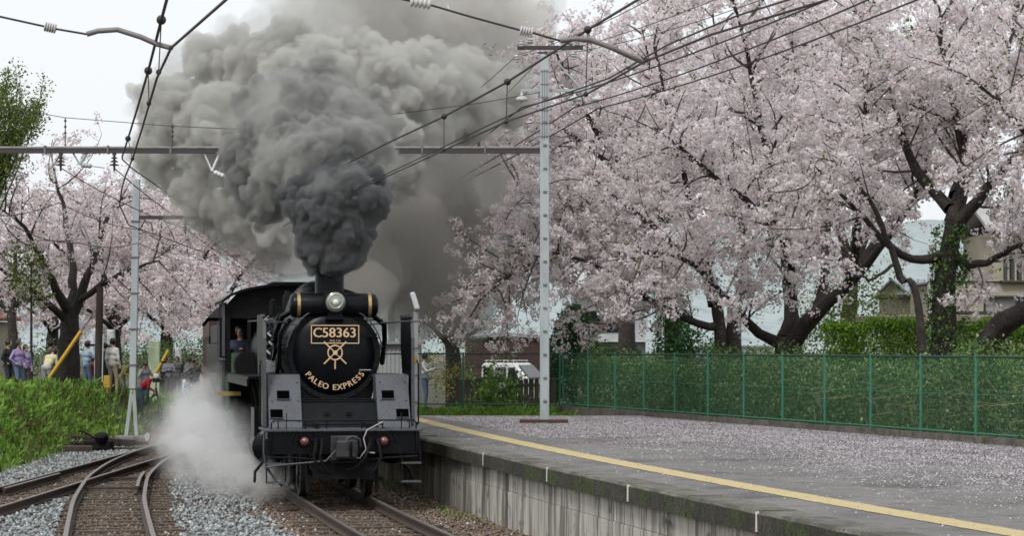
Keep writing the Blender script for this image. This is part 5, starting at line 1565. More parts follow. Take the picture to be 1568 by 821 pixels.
# 4: ivy trunk at right
B = based(1447, 50)
_, n_ = cherry('cherry tree with ivy-wrapped upright trunk near the right edge', B, [B, pt(1445, 470, 50), pt(1452, 390, 50), pt(1460, 330, 50)], .29,
  [([pt(1440, 392, 50), pt(1400, 388, 49.5), pt(1350, 380, 49), pt(1310, 330, 48.5), pt(1270, 280, 48), pt(1230, 240, 47.5)], .12, .6),
   ([pt(1458, 340, 50), pt(1470, 240, 50), pt(1450, 130, 49.5), pt(1430, 10, 49)], .20),
   ([pt(1460, 350, 50), pt(1510, 290, 49.5), pt(1560, 220, 49), pt(1600, 140, 48.5)], .17),
   ([pt(1455, 380, 50), pt(1500, 400, 49.5), pt(1550, 370, 48.5), pt(1590, 360, 48)], .12, .2),
   ([pt(1462, 300, 50), pt(1500, 190, 52), pt(1530, 80, 53), pt(1550, -20, 54)], .15),
   ([pt(1455, 320, 50), pt(1400, 230, 51), pt(1370, 120, 51), pt(1350, 20, 51)], .15)], 104, leaf=.06); NC += n_
# 5: leaning trunk leaving the frame at right
B = based(1478, 49.4)
_, n_ = cherry('cherry tree whose thick bare trunk leans out of the right edge', B, [B, pt(1520, 515, 48.8), pt(1568, 478, 48.2), pt(1640, 410, 47.5)], .30,
  [([pt(1600, 445, 48), pt(1640, 330, 47), pt(1620, 200, 46.5), pt(1580, 80, 46)], .18),
   ([pt(1640, 410, 47.5), pt(1700, 320, 47), pt(1740, 200, 46.5)], .16),
   ([pt(1625, 250, 46.6), pt(1560, 190, 46), pt(1500, 130, 45.5)], .10)], 105, leaf=.07); NC += n_
# 6: dead-straight thin leaning stem crossing between 1 and 4
B = based(1412, 47.5)
_, n_ = cherry('slender cherry tree leaning left in front of the ivy-wrapped trunk', B, [B, pt(1408, 480, 47.5), pt(1385, 430, 47.5)], .10,
  [([pt(1385, 432, 47.5), pt(1355, 380, 47.4), pt(1320, 300, 47), pt(1280, 250, 46.8)], .09, .6),
   ([pt(1370, 405, 47.5), pt(1330, 410, 47), pt(1280, 395, 46.8)], .04, .8)], 106, dens=.5, clump=.6, l2len=(.8, 1.8)); NC += n_
# 7, 8: back row that closes the canopy
B = based(1300, 78)
_, n_ = cherry('tall cherry tree of the back row behind the clipped hedge', B, [B, pt(1300, 480, 78), pt(1305, 420, 78)], .35,
  [([pt(1305, 425, 78), pt(1250, 330, 77), pt(1200, 220, 76), pt(1170, 100, 75)], .2), ([pt(1305, 425, 78), pt(1320, 300, 78), pt(1340, 160, 78), pt(1345, 10, 78)], .2),
   ([pt(1305, 430, 78), pt(1370, 330, 77), pt(1430, 260, 76), pt(1480, 180, 76)], .2, .55), ([pt(1310, 400, 78), pt(1380, 250, 79), pt(1450, 130, 80), pt(1500, 10, 80)], .18), ([pt(1300, 400, 78), pt(1270, 240, 79), pt(1260, 100, 80), pt(1240, -20, 80)], .18)], 107, k=10, size=(.042, .085), spread=.16); NC += n_
B = based(960, 84)
_, n_ = cherry('tall cherry tree of the back row behind the round evergreen', B, [B, pt(960, 470, 84), pt(962, 420, 84)], .35,
  [([pt(962, 425, 84), pt(900, 330, 83), pt(850, 240, 82), pt(820, 150, 81)], .2), ([pt(962, 425, 84), pt(960, 300, 84), pt(930, 170, 84), pt(905, 60, 84)], .2),
   ([pt(962, 425, 84), pt(1030, 320, 84), pt(1080, 200, 84), pt(1110, 80, 84)], .2), ([pt(965, 400, 84), pt(1000, 260, 85), pt(1010, 120, 86), pt(1020, 0, 86)], .18)], 108, k=10, size=(.042, .085), spread=.16); NC += n_

# left side of the line
B = based(106, 76)
_, n_ = cherry('dark thick-trunked cherry tree on the bank behind the onlookers', B, [B, pt(106, 520, 76), pt(110, 470, 76)], .42,
  [([pt(112, 480, 76), pt(140, 410, 76), pt(165, 340, 76.5), pt(200, 300, 77)], .2), ([pt(106, 480, 76), pt(85, 430, 75), pt(60, 370, 74), pt(20, 320, 73)], .2),
   ([pt(108, 470, 76), pt(115, 390, 77), pt(100, 320, 78), pt(85, 265, 78)], .18), ([pt(100, 490, 76), pt(60, 450, 74.5), pt(20, 420, 73.5), pt(-20, 410, 73)], .14), ([pt(112, 470, 76), pt(160, 430, 75), pt(200, 410, 74), pt(240, 400, 74)], .13)],
  201, bl='blossom_pink', dens=.62, clump=.75, k=9, size=(.028, .055), spread=.10, leaf=.05); NC += n_
B = based(20, 84)
_, n_ = cherry('gnarled cherry tree with sparse flowers at the far left', B, [B, pt(20, 520, 84), pt(16, 480, 84)], .22,
  [([pt(16, 490, 84), pt(-10, 440, 84), pt(-30, 380, 84)], .14), ([pt(18, 485, 84), pt(40, 440, 84), pt(60, 400, 83)], .12), ([pt(18, 480, 84), pt(20, 400, 84), pt(30, 310, 84)], .14)], 202, bl='blossom_pink', dens=.6, clump=.7, k=8, size=(.03, .06), spread=.12); NC += n_
for (x, d, hgt, sd, lab) in ((175, 96, 280, 203, 'pale cherry tree behind the wooden utility pole'), (255, 108, 285, 204, 'pale cherry tree beyond the splayed leg pole'), (330, 128, 330, 205, 'distant cherry tree just left of the locomotive cab roof'), (80, 110, 270, 206, 'distant cherry tree behind the dark thick-trunked one')):
    B = based(x, d)
    y1 = hgt
    _, n_ = cherry(lab, B, [B, pt(x, 525, d), pt(x + 4, 490, d)], .36,
      [([pt(x, 495, d), pt(x - 40, 430, d - 1), pt(x - 80, 380, d - 2), pt(x - 110, 350, d - 3)], .18), ([pt(x, 495, d), pt(x + 35, 430, d), pt(x + 70, 390, d - 1), pt(x + 100, 370, d - 2)], .18),
       ([pt(x, 490, d), pt(x - 10, 420, d), pt(x - 20, 360, d), pt(x - 30, y1 + 20, d)], .2), ([pt(x, 490, d), pt(x + 15, 400, d + 1), pt(x + 35, 350, d + 2), pt(x + 45, y1 + 30, d + 2)], .18),
       ([pt(x, 510, d), pt(x - 30, 480, d - 2), pt(x - 70, 460, d - 3), pt(x - 100, 455, d - 4)], .12), ([pt(x, 510, d), pt(x + 30, 485, d - 2), pt(x + 65, 470, d - 3), pt(x + 90, 470, d - 4)], .12)],
      sd, bl='blossom_pink', k=8, size=(.04, .075), spread=.15, dens=.85); NC += n_
print('blossom clumps', NC, round(time.time() - T0, 1))

# ---- other trees and shrubs
def leafy(name, label, cat, base, C, mat, k, spread, size, seed, trunk=None, group=None, kind=None, part='foliage'):
    rng = np.random.default_rng(seed)
    t = thing(name, label, cat, tuple(base), 0, group, kind)
    V, F_, tn = leafquads(np.asarray(C), k, spread, size, rng)
    o = link(part, fast_mesh(part, V, F_, tn), M[mat], t)
    o.matrix_parent_inverse = Matrix.Translation(Vector(base)).inverted()
    if trunk is not None:
        W = Wood()
        for pts, r0, r1 in trunk: W.tube(bez(pts, 7), r0, r1, 7, .05, rng)
        q = link('trunk', W.mesh('trunk'), M['bark'], t, smooth=180); q.matrix_parent_inverse = Matrix.Translation(Vector(base)).inverted()
    return t
rng = np.random.default_rng(55)
# fresh green tree at the top left
B = based(-30, 72); W_ = []
Cg = []
for i in range(80):
    a = rng.uniform(-1.0, .85); e = P(-8 + 105 * math.sin(a) + rng.normal(0, 8), 255 - 160 * math.cos(a * .8) * rng.uniform(.5, 1.0), 72 + rng.normal(0, 1.2))
    s0 = P(-30 + rng.normal(0, 6), 400 - rng.uniform(0, 90), 72)
    mid = (s0 + e) / 2 + Vector((rng.normal(0, .2), rng.normal(0, .2), .3))
    W_.append(([tuple(s0), tuple(mid), tuple(e)], .03, .008))
    lp = bez([tuple(s0), tuple(mid), tuple(e)], 20)[6:]
    Cg.append(np.repeat(lp, 3, 0) + rng.normal(0, .13, (len(lp) * 3, 3)))
W_.append(([B, pt(-30, 480, 72), pt(-30, 340, 72), pt(-28, 260, 72)], .22, .06))
leafy('green_tree', 'tall tree with feathery fresh green leaves at the upper left edge', 'tree', B, np.concatenate(Cg), 'leaf_fresh', 7, .10, (.025, .05), 56, W_, part='crown')
Cg = rng.normal(0, 1, (60, 3)) * [.35, .4, .3] + np.array(pt(45, 400, 73)); C2 = rng.normal(0, 1, (50, 3)) * [.35, .4, .35] + np.array(pt(52, 440, 73))
leafy('leafy_shrub', 'small bright green sapling in front of the left cherry trees', 'shrub', based(48, 73), np.concatenate([Cg, C2]), 'leaf_fresh', 12, .12, (.03, .06), 57, [([based(48, 73), pt(48, 470, 73), pt(48, 400, 73)], .05, .02)])
# conifer behind the platform end
n = 1500
zz = rng.random(n) ** .8; h0, h1 = gz(*P(880, 500, 69).xy), P(0, 472, 69).z
ang = rng.uniform(0, 2 * np.pi, n); rad = (.75 * np.sqrt(np.clip(1 - zz ** 2.2, 0, 1)) + .05) * np.sqrt(rng.uniform(.4, 1, n)) * (1 + .18 * np.sin(ang * 5 + zz * 9))
c0 = P(880, 500, 69)
leafy('conifer', 'rounded dark green evergreen behind the corner of the fence', 'tree', (c0.x, c0.y, h0), np.stack([c0.x + rad * np.cos(ang), c0.y + rad * np.sin(ang), h0 + (h1 - h0) * zz], 1), 'leaf_conifer', 9, .07, (.02, .05), 58, [([(c0.x, c0.y, h0), (c0.x, c0.y, h0 + 2.6)], .1, .03)], part='crown')
# clipped hedges
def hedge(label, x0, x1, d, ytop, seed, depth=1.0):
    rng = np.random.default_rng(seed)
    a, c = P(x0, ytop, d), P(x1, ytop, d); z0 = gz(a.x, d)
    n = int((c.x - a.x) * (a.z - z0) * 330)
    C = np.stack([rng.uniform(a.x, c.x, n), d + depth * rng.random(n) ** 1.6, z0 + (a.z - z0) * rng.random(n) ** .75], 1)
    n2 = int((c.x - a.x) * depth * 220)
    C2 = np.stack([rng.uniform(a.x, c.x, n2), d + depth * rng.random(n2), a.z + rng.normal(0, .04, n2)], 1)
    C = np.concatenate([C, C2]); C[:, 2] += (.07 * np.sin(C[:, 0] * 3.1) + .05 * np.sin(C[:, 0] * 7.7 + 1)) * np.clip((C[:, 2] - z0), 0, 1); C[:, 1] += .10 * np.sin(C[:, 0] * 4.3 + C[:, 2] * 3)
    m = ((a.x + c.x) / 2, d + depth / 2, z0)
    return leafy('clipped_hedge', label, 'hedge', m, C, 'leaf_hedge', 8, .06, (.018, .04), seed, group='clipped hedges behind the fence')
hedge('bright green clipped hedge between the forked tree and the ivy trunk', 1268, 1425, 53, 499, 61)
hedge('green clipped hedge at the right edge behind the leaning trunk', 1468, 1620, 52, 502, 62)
# ivy on trunks
def ivy(label, x, y0, y1, d, r, seed, n=420):
    rng = np.random.default_rng(seed)
    t = rng.random(n); a = rng.uniform(0, 2 * np.pi, n)
    top, bot = P(x[1], y1, d), P(x[0], y0, d)
    rr = r * rng.uniform(.95, 1.25, n) * (1.15 - .35 * t)
    C = np.stack([bot.x + (top.x - bot.x) * t + np.cos(a) * rr, d + np.sin(a) * rr, bot.z + (top.z - bot.z) * t], 1)
    return leafy('ivy', label, 'ivy', tuple(bot), C, 'leaf_dark', 8, .06, (.02, .05), seed, group='ivy on the cherry trunks')
ivy('ivy climbing the upright trunk near the right edge', (1447, 1456), 560, 345, 50, .34, 71, 330)
ivy('ivy clothing the cherry trunk farthest left in the row', (1032, 1026), 560, 440, 70, .42, 72, 420)
# undergrowth pressed against the back of the fence
n = 5200
t_ = rng.random(n); q = rng.random(n)
fx_ = FEN_A.x + (FEN_B.x - FEN_A.x) * t_; fy_ = FEN_A.y + (FEN_B.y - FEN_A.y) * t_
hgt = .75 + .32 * np.sin(t_ * 31) * np.sin(t_ * 13 + 1) + .28 * rng.random(n)
off = .25 + 1.1 * rng.random(n) ** 1.5
C = np.stack([fx_ + fn.x * off, fy_ + fn.y * off, .72 + (hgt + .55) * q ** .8], 1)
V, F_, tn = leafquads(C, 17, .12, (.016, .04), rng)
ug = link('undergrowth', fast_mesh('undergrowth', V, F_, tn), M['leaf_dark']); tag(ug, 'dense dark green undergrowth pressed against the back of the long fence', 'undergrowth', None, 'stuff')
# dry stalks in it near the right
b = MB(); rr_ = random.Random(8)
for i in range(110):
    t0 = rr_.uniform(.5, 1.0); p = FEN_A.lerp(FEN_B, t0) + fn * rr_.uniform(.15, .5); h_ = rr_.uniform(.6, 1.35)
    b.tube([(p.x, p.y, .75), (p.x + rr_.uniform(-.2, .2), p.y, .75 + h_ * .6), (p.x + rr_.uniform(-.5, .5), p.y + rr_.uniform(-.1, .1), .75 + h_ * .93), (p.x + rr_.uniform(-.9, .9), p.y, .75 + h_ * .8)], .0035, 3, caps=False)
tag(b.build('dry_stalks', M['bamboo']), 'pale dry stalks standing in the undergrowth at right', 'stalks', None, 'stuff')

# ---- grass
def grass(name, label, X, D, hmin, hmax, seed, blades=7, w=.008, brown=.12, zf=None):
    rng = np.random.default_rng(seed)
    n = len(X); Z = height(X, D) - .02 if zf is None else zf
    Xr, Dr, Zr = np.repeat(X, blades), np.repeat(D, blades), np.repeat(Z, blades); m = n * blades
    Xr = Xr + rng.normal(0, .07, m); Dr = Dr + rng.normal(0, .07, m)
    h = rng.uniform(hmin, hmax, m) * np.repeat((.5 + .7 * rng.random(n)) * (.75 + .5 * np.sin(X * 2.1 + D * .7) ** 2), blades)
    a = rng.uniform(0, 2 * np.pi, m); ln = rng.uniform(.05, .55, m) * h
    wx, wy = -np.sin(a) * w, np.cos(a) * w
    mx_, my_ = Xr + np.cos(a) * ln * .35, Dr + np.sin(a) * ln * .35
    ex, ey = Xr + np.cos(a) * ln, Dr + np.sin(a) * ln
    V = np.stack([np.stack([Xr - wx, Dr - wy, Zr], 1), np.stack([Xr + wx, Dr + wy, Zr], 1), np.stack([mx_ + wx * .9, my_ + wy * .9, Zr + h * .62], 1), np.stack([mx_ - wx * .9, my_ - wy * .9, Zr + h * .62], 1),
                  np.stack([ex, ey, Zr + h * rng.uniform(.75, 1.0, m)], 1), np.stack([ex, ey, Zr + h * .74], 1)], 1).reshape(-1, 3)
    i = np.arange(m)[:, None] * 6
    F_ = np.concatenate([i + [[0, 1, 2, 3]], i + [[3, 2, 4, 5]]])
    patch = .5 + .5 * np.sin(X * 1.3 + np.sin(D * .5) * 2) * np.sin(D * .8 + X)
    tn = np.clip(np.repeat(.38 + .42 * patch + .10 * rng.random(n), blades) * .6 + rng.random(m) * .45, .13, 1)
    br = np.repeat(rng.random(n) < brown * (1.6 - patch), blades)
    tn = np.where(br, rng.uniform(0, .14, m), tn)
    o = link(name, fast_mesh(name, V, F_, np.concatenate([tn, tn])), M['grass'])
    return tag(o, label, 'grass', None, 'stuff')
rng = np.random.default_rng(77)
n = 25000
D = rng.uniform(46, 96, n); toe = np.interp(D, _toe[:, 0], _toe[:, 1])
X = toe + .15 - rng.random(n) ** 1.1 * 7.5
ok = (X > -.29 * D) & ~((D > 72) & (rng.random(n) < .4)); X, D = X[ok], D[ok]
u_ = np.clip((np.interp(D, _toe[:, 0], _toe[:, 1]) - X) / 2.0, 0, 1)
ok = rng.random(len(X)) < .25 + .8 * u_; X, D = X[ok], D[ok]
grass('bank_grass', 'lush green grass and weeds covering the bank left of the tracks', X, D, .18, .50, 78, brown=.26)
n = 1500; D = rng.uniform(56.5, 65.5, n); X = rng.uniform(-3.6, 1.6, n)
grass('weeds', 'bright green weeds growing beyond the end of the platform', X, D, .10, .34, 79, brown=.05, zf=None)
n = 220; D = rng.uniform(36, 56, n); X = np.polyval(_edge.coeffs, D) - rng.uniform(.0, .35, n)
grass('track_weeds', 'sparse weeds growing at the foot of the platform wall', X, D, .05, .14, 80, brown=.5)
C = rng.normal(0, 1, (130, 3)) * [.30, .25, .30] + np.array(pt(765, 598, 63)); C[:, 2] = np.clip(C[:, 2], .6, None)
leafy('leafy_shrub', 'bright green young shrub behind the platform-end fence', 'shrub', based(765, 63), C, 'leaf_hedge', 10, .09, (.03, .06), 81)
C = rng.normal(0, 1, (60, 3)) * [.30, .3, .22] + np.array(pt(690, 578, 72))
leafy('flowering_shrub', 'yellow flowering shrub behind the platform-end fence', 'shrub', based(692, 72), C, 'leaf_yellow', 9, .10, (.02, .045), 82)
C = rng.normal(0, 1, (240, 3)) * [.9, .5, .55] + np.array(pt(1310, 470, 72)); C2 = rng.normal(0, 1, (200, 3)) * [.5, .5, .7] + np.array(pt(1250, 505, 60))
leafy('leafy_shrub', 'light green loose shrub beside the small gabled house', 'shrub', based(1310, 72), C, 'leaf_fresh', 8, .14, (.03, .06), 83)
leafy('leafy_shrub', 'pale olive shrub between the forked cherry and the clipped hedge', 'shrub', based(1250, 60), C2, 'leaf_fresh', 8, .12, (.02, .05), 84)
C = rng.normal(0, 1, (160, 3)) * [.35, .3, .35] + np.array(pt(1048, 535, 66))
leafy('leafy_shrub', 'small green shrub at the foot of the ivy-clad cherry', 'shrub', based(1048, 66), C, 'leaf_conifer', 9, .10, (.03, .06), 85)
for x, y, d, r_, lab in ((205, 552, 104, .9, 'dark green bush behind the splayed leg pole'), (252, 548, 106, .8, 'dark green bush at the back of the crowd'), (300, 540, 108, 1.0, 'dark green bush between the crowd and the train'), (60, 555, 96, 1.1, 'olive bush behind the person in cream'), (5, 560, 92, 1.0, 'dark bush at the far left edge')):
    C = rng.normal(0, 1, (190, 3)) * [r_, .6, .42] + np.array(pt(x, y, d)); C[:, 2] = np.maximum(C[:, 2], .2)
    leafy('leafy_shrub', lab, 'shrub', based(x, d), C, 'leaf_dark', 8, .15, (.03, .07), 90 + x)
# dark bare tree seen through the smoke beside the platform end
B = based(694, 74); W_ = [([B, pt(694, 560, 74), pt(690, 525, 74)], .28, .22)]
for (x, y) in ((640, 440), (670, 420), (705, 430), (735, 470), (720, 400), (655, 480), (750, 500), (610, 470)):
    W_.append(([pt(690, 535, 74), pt((690 + x) / 2 + 4, (535 + y) / 2 - 8, 74), pt(x, y, 74)], .10, .02))
    for k in range(4):
        q = (random.Random(x + k).uniform(-35, 35), random.Random(y + k).uniform(-50, 0)); W_.append(([pt((690 + x) / 2, (535 + y) / 2 - 5, 74), pt((690 + 2 * x) / 3 + q[0] * .5, (535 + 2 * y) / 3 + q[1] * .4, 74), pt(x + q[0], y + q[1], 74)], .03, .006))
C = np.concatenate([rng.normal(0, 1, (160, 3)) * [.9, .6, .5] + np.array(pt(690, 500, 74)), rng.normal(0, 1, (140, 3)) * [.8, .6, .5] + np.array(pt(672, 560, 76))])
leafy('dark_tree', 'dark bare-limbed tree in the smoke behind the platform end', 'tree', B, C, 'leaf_dark', 7, .12, (.02, .05), 86, W_, part='crown')
print('trees done', round(time.time() - T0, 1))
# ------------------------------------------------------------------ people
def cloth(name, c): return M.get(name) or mk(name, c, 0.85, var=[(14, tuple(q * .78 for q in c), .42, .7)], bump=(30, .3))
CL = {'black': (.02, .02, .024), 'navy': (.03, .035, .07), 'purple': (.34, .26, .52), 'cream': (.62, .58, .36), 'grey': (.38, .38, .40), 'pale': (.60, .60, .58), 'brown': (.10, .05, .04), 'sky': (.34, .46, .56),
      'jean': (.10, .15, .24), 'red': (.45, .02, .04), 'lime': (.42, .40, .10), 'khaki': (.38, .34, .25), 'lilac': (.34, .34, .42), 'white': (.75, .76, .76), 'dkgrey': (.09, .09, .10), 'lightblue': (.50, .66, .74)}
for k_, c_ in CL.items(): cloth('cloth_' + k_, c_)
def capsule(p0, p1, r0, r1, n=10):
    """closed tapered capsule -> V, F"""
    b = MB(); p0, p1 = Vector(p0), Vector(p1); ax = p1 - p0; L = max(ax.length, 1e-4)
    prof = [(0.0, -r0)]
    for a in (60, 30, 0): prof.append((r0 * math.cos(R(a)), -r0 * math.sin(R(a))))
    for a in (0, 30, 60): prof.append((r1 * math.cos(R(a)), L + r1 * math.sin(R(a))))
    prof.append((0.0, L + r1))
    prof[0] = (.0008, prof[0][1]); prof[-1] = (.0008, prof[-1][1])
    b.lathe(prof, p0, ax if ax.length > 1e-4 else (0, 0, 1), n)
    return b
def person(label, loc, face, h=1.65, top='grey', legs='jean', bend=0.0, arms='down', hair='hair', cap=None, skirt=False, sit=False, squat=0.0, bag=None, group='people watching the train', name='person'):
    """face: heading in degrees, 0 looks towards +Y (away), 180 towards the viewer"""
    s = h / 1.70
    t = thing(name, label, 'person', tuple(loc), -R(face), group)
    seg = []          # p0, p1, r0, r1, tag
    kn, hipz = (.50, .93)
    if sit: hip = Vector((0, 0, .62)); 
    else: hip = Vector((0, 0, .93 - squat))
    for sx in (-1, 1):
        hp = hip + Vector((sx * .085, 0, 0))
        if sit: knee = Vector((sx * .10, .40, .58)); ank = Vector((sx * .10, .36, .14))
        else: knee = Vector((sx * .095, .03 + squat * .7, .50 - squat * .35)); ank = Vector((sx * .10, -.02, .09))
        if sx > 0 and not sit: knee.y += .05; ank.y += .09
        seg += [(hp, knee, .092, .062, 'legs'), (knee, ank, .062, .045, 'legs'), (ank + Vector((0, -.03, -.045)), ank + Vector((sx * .015, .13, -.055)), .042, .036, 'shoe')]
    seg.append((hip + Vector((-.07, 0, .02)), hip + Vector((.07, 0, .02)), .115, .115, 'legs'))
    up = Matrix.Rotation(-R(bend), 4, 'X')
    def U(x, y, z): return hip + (up @ Vector((x, y, z)))
    seg += [(U(0, 0, .06), U(0, 0, .22), .128, .128, 'top'), (U(-.05, 0, .22), U(.05, 0, .22), .12, .12, 'top'), (U(-.075, 0, .38), U(.075, 0, .38), .122, .122, 'top'), (U(-.12, 0, .47), U(.12, 0, .47), .075, .075, 'top'),
            (U(0, 0, .50), U(0, .015, .60), .055, .052, 'skin')]
    hd = U(0, .03 + .0012 * bend, .695)
    fr = Matrix.Rotation(-R(bend * .5), 4, 'X')
    def H(x, y, z): return hd + (fr @ Vector((x, y, z)))
    seg += [(H(0, -.012, .03), H(0, .008, .03), .092, .088, 'skin'), (H(0, .018, -.045), H(0, .02, -.055), .068, .058, 'skin'), (H(0, .088, .0), H(0, .108, -.022), .012, .016, 'skin'), (H(-.085, 0, .0), H(-.09, -.01, -.02), .018, .014, 'skin'), (H(.085, 0, .0), H(.09, -.01, -.02), .018, .014, 'skin'),
            (H(-.02, .085, -.05), H(.02, .085, -.05), .012, .012, 'skin')]
    for sx in (-1, 1):
        sh = U(sx * .17, 0, .475)
        A = arms if isinstance(arms, str) else arms[0 if sx < 0 else 1]
        if A == 'down': el, wr, hn = U(sx * .225, -.02, .20), U(sx * .23, .07, -.03), Vector((0, .02, -.09))
        elif A == 'camera': el, wr, hn = U(sx * .24, .15, .27), U(sx * .07, .22, .58), Vector((-sx * .02, .03, .07))
        elif A == 'forward': el, wr, hn = U(sx * .22, .16, .25), U(sx * .13, .38, .33), Vector((-sx * .02, .08, .02))
        elif A == 'hips': el, wr, hn = U(sx * .32, -.02, .24), U(sx * .18, .07, .08), Vector((-sx * .05, .04, -.03))
        elif A == 'fold': el, wr, hn = U(sx * .24, .06, .22), U(-sx * .02, .19, .27), Vector((-sx * .08, .01, .02))
        else: el, wr, hn = U(sx * .22, .05, .2), U(sx * .2, .2, -.08), Vector((0, .03, -.08))
        seg += [(sh, el, .058, .046, 'top'), (el, wr, .045, .034, 'top'), (wr, wr + hn * .55, .030, .036, 'skin')]
        hn_ = hn.normalized(); sd = hn_.cross(Vector((0, 0, 1)) if abs(hn_.z) < .8 else Vector((0, 1, 0))).normalized()
        pk = wr + hn * .6
        for i, ln in enumerate((.055, .066, .060, .048)):
            o_ = sd * (.024 * (i - 1.5)); a = pk + o_; m_ = a + hn_ * ln * .55; e = m_ + (hn_ * .7 + Vector((0, .5, -.3))).normalized() * ln * .5
            seg += [(a, m_, .0105, .0095, 'skin'), (m_, e, .0095, .008, 'skin')]
        seg.append((wr + hn * .25 - sd * .02, wr + hn * .45 - sd * .062, .012, .009, 'skin'))
    if skirt: seg += [(hip, hip + Vector((0, .02, -.38)), .13, .18, 'legs')]
    Vs, Fs, o_ = [], [], 0
    for p0, p1, r0, r1, tg in seg:
        b = capsule(p0 * s, p1 * s, r0 * s, r1 * s)
        for v in b.v: Vs.append(v)
        for f in b.f:
            for q in range(1, len(f) - 1): Fs.append((f[0] + o_, f[q] + o_, f[q + 1] + o_))
        o_ += len(b.v)
    me = remesh(np.array(Vs), np.array(Fs), .020, 1, 'body')
    co = np.zeros(len(me.vertices) * 3); me.vertices.foreach_get('co', co); co = co.reshape(-1, 3)
    lt = np.zeros(len(me.polygons), dtype=np.int32); me.polygons.foreach_get('loop_start', lt)
    li = np.zeros(len(me.loops), dtype=np.int32); me.loops.foreach_get('vertex_index', li)
    fc = co[li[lt]]
    best = np.full(len(fc), 1e9); idx = np.zeros(len(fc), dtype=np.int32)
    names = ['skin', 'top', 'legs', 'shoe']
    for p0, p1, r0, r1, tg in seg:
        a, c = np.array(p0 * s), np.array(p1 * s); ax = c - a; L2 = max(ax @ ax, 1e-9)
        u = np.clip((fc - a) @ ax / L2, 0, 1)
        dd = np.linalg.norm(fc - a - u[:, None] * ax, axis=1) - (r0 + (r1 - r0) * u) * s
        w = dd < best; best[w] = dd[w]; idx[w] = names.index(tg)
    me.materials.clear()
    for m_ in (M['skin'], M['cloth_' + top], M['cloth_' + legs], M['cloth_black']): me.materials.append(m_)
    me.polygons.foreach_set('material_index', idx)
    me.polygons.foreach_set('use_smooth', np.ones(len(me.polygons), dtype=bool))
    body = bpy.data.objects.new('body', me); COL.objects.link(body); body.parent = t
    # hair or cap
    b = MB()
    c = H(0, -.018, .045) * s
    hr = [(0, .103), (.055, .088), (.092, .045), (.103, 0.0), (.100, -.045), (.088, -.085)]
    axis = fr @ Vector((0, -.38, 1))
    b.lathe([(max(r, .001) * s, z * s) for r, z in hr], c, axis, 16, caps=True)
    b.build('hair', M['hair'] if not cap else M['cloth_' + cap], t, smooth=70)
    if cap:
        b = MB(); b.prism([H(-.07, .06, .055) * s, H(.07, .06, .055) * s, H(.055, .17, .045) * s, H(-.055, .17, .045) * s], Vector((0, 0, .012))); b.build('cap_peak', M['cloth_' + cap], t)
    if bag:
        b = MB(); p = [U(-.13, -.10, .10) * s, U(.13, -.10, .10) * s, U(.13, -.26, .14) * s, U(-.13, -.26, .14) * s]; b.prism(p, (up @ Vector((0, 0, .34))) * s); b.build('backpack', M['cloth_' + bag], t, bevel=.03)
    if arms == 'camera' or (not isinstance(arms, str) and 'camera' in arms):
        b = MB(); c = H(0, .16, .0) * s; b.box(c - Vector((.06, .03, .04)), c + Vector((.06, .03, .04))); b.cyl(c + Vector((0, .03, 0)), c + Vector((0, .10, 0)), .03, n=10); b.build('camera', M['cloth_black'], t, bevel=.005)
    return t
def at(x, d, z=None):
    q = P(x, HY, d); return (q.x, q.y, gz(q.x, q.y) if z is None else z)
def headz(y, d, h): return P(0, y, d).z - h
# left group on the bank (the photo gives the height of each head)
def stand(label, x, yhead, d, h=1.65, **kw):
    return person(label, at(x, d), h=h, **kw)
stand('person in dark clothes standing at the far left edge of the bank', 12, 525, 72, 1.66, face=110, top='black', legs='navy', arms='hips')
stand('person in a lilac jacket near the left edge of the bank', 28, 527, 71, 1.62, face=125, top='purple', legs='jean', arms='hips')
stand('child in purple with dark hair behind the person in lilac', 38.5, 532, 72, 1.5, face=140, top='purple', legs='dkgrey')
stand('person in a cream jacket and grey trousers bending over, seen from behind', 71, 524, 71.5, 1.60, face=20, top='cream', legs='grey', bend=38, arms='forward', squat=.05)
stand('person in a brown jacket beyond the one in cream', 77, 526, 74, 1.66, face=60, top='brown', legs='navy')
stand('person in pale blue holding something up beside the wooden pole', 133, 528, 74, 1.64, face=50, top='sky', legs='jean', arms=('down', 'camera'))
stand('small child in red beside the wooden pole', 141, 549, 74.5, 1.15, face=90, top='red', legs='navy')
stand('person in dark jacket half hidden behind the wooden pole', 160, 533, 76, 1.62, face=60, top='navy', legs='black')
stand('person in a pale hooded jacket seen from behind', 172.5, 516, 74, 1.74, face=25, top='pale', legs='khaki', arms='down')
stand('person in a yellow-green jacket stooping beside the splayed leg pole', 186, 551, 75, 1.32, face=110, top='lime', legs='khaki', bend=35, arms='forward', squat=.1)
stand('long-haired person in grey raising a camera beside the red photographer', 222, 538, 79, 1.60, face=160, top='grey', legs='jean', arms='camera')
stand('person in a lilac-grey jacket at the back of the crowd, right of the yellow stay', 258, 547, 95, 1.72, face=165, top='lilac', legs='dkgrey', arms='fold')
stand('person in dark green clothes in the crowd behind the one in lilac-grey', 272, 549, 96, 1.70, face=190, top='dkgrey', legs='black')
stand('person with a dark backpack leaning forward in the crowd', 284, 545, 95, 1.72, face=120, top='grey', legs='dkgrey', bend=18, bag='black', arms='camera')
stand('person in grey at the right of the crowd', 291, 546, 97, 1.72, face=150, top='grey', legs='navy', arms='camera')
stand('person in black at the right end of the crowd', 300, 547, 96, 1.70, face=160, top='black', legs='black', arms='camera')
stand('crouching person in a white shirt in front of the crowd', 282, 569, 92, 1.35, face=130, top='white', legs='dkgrey', bend=20, squat=.2, arms='forward')
stand('person in a light blue shirt standing lowest in the crowd, nearest the steam', 285, 577, 88, 1.55, face=110, top='lightblue', legs='jean', arms='down')
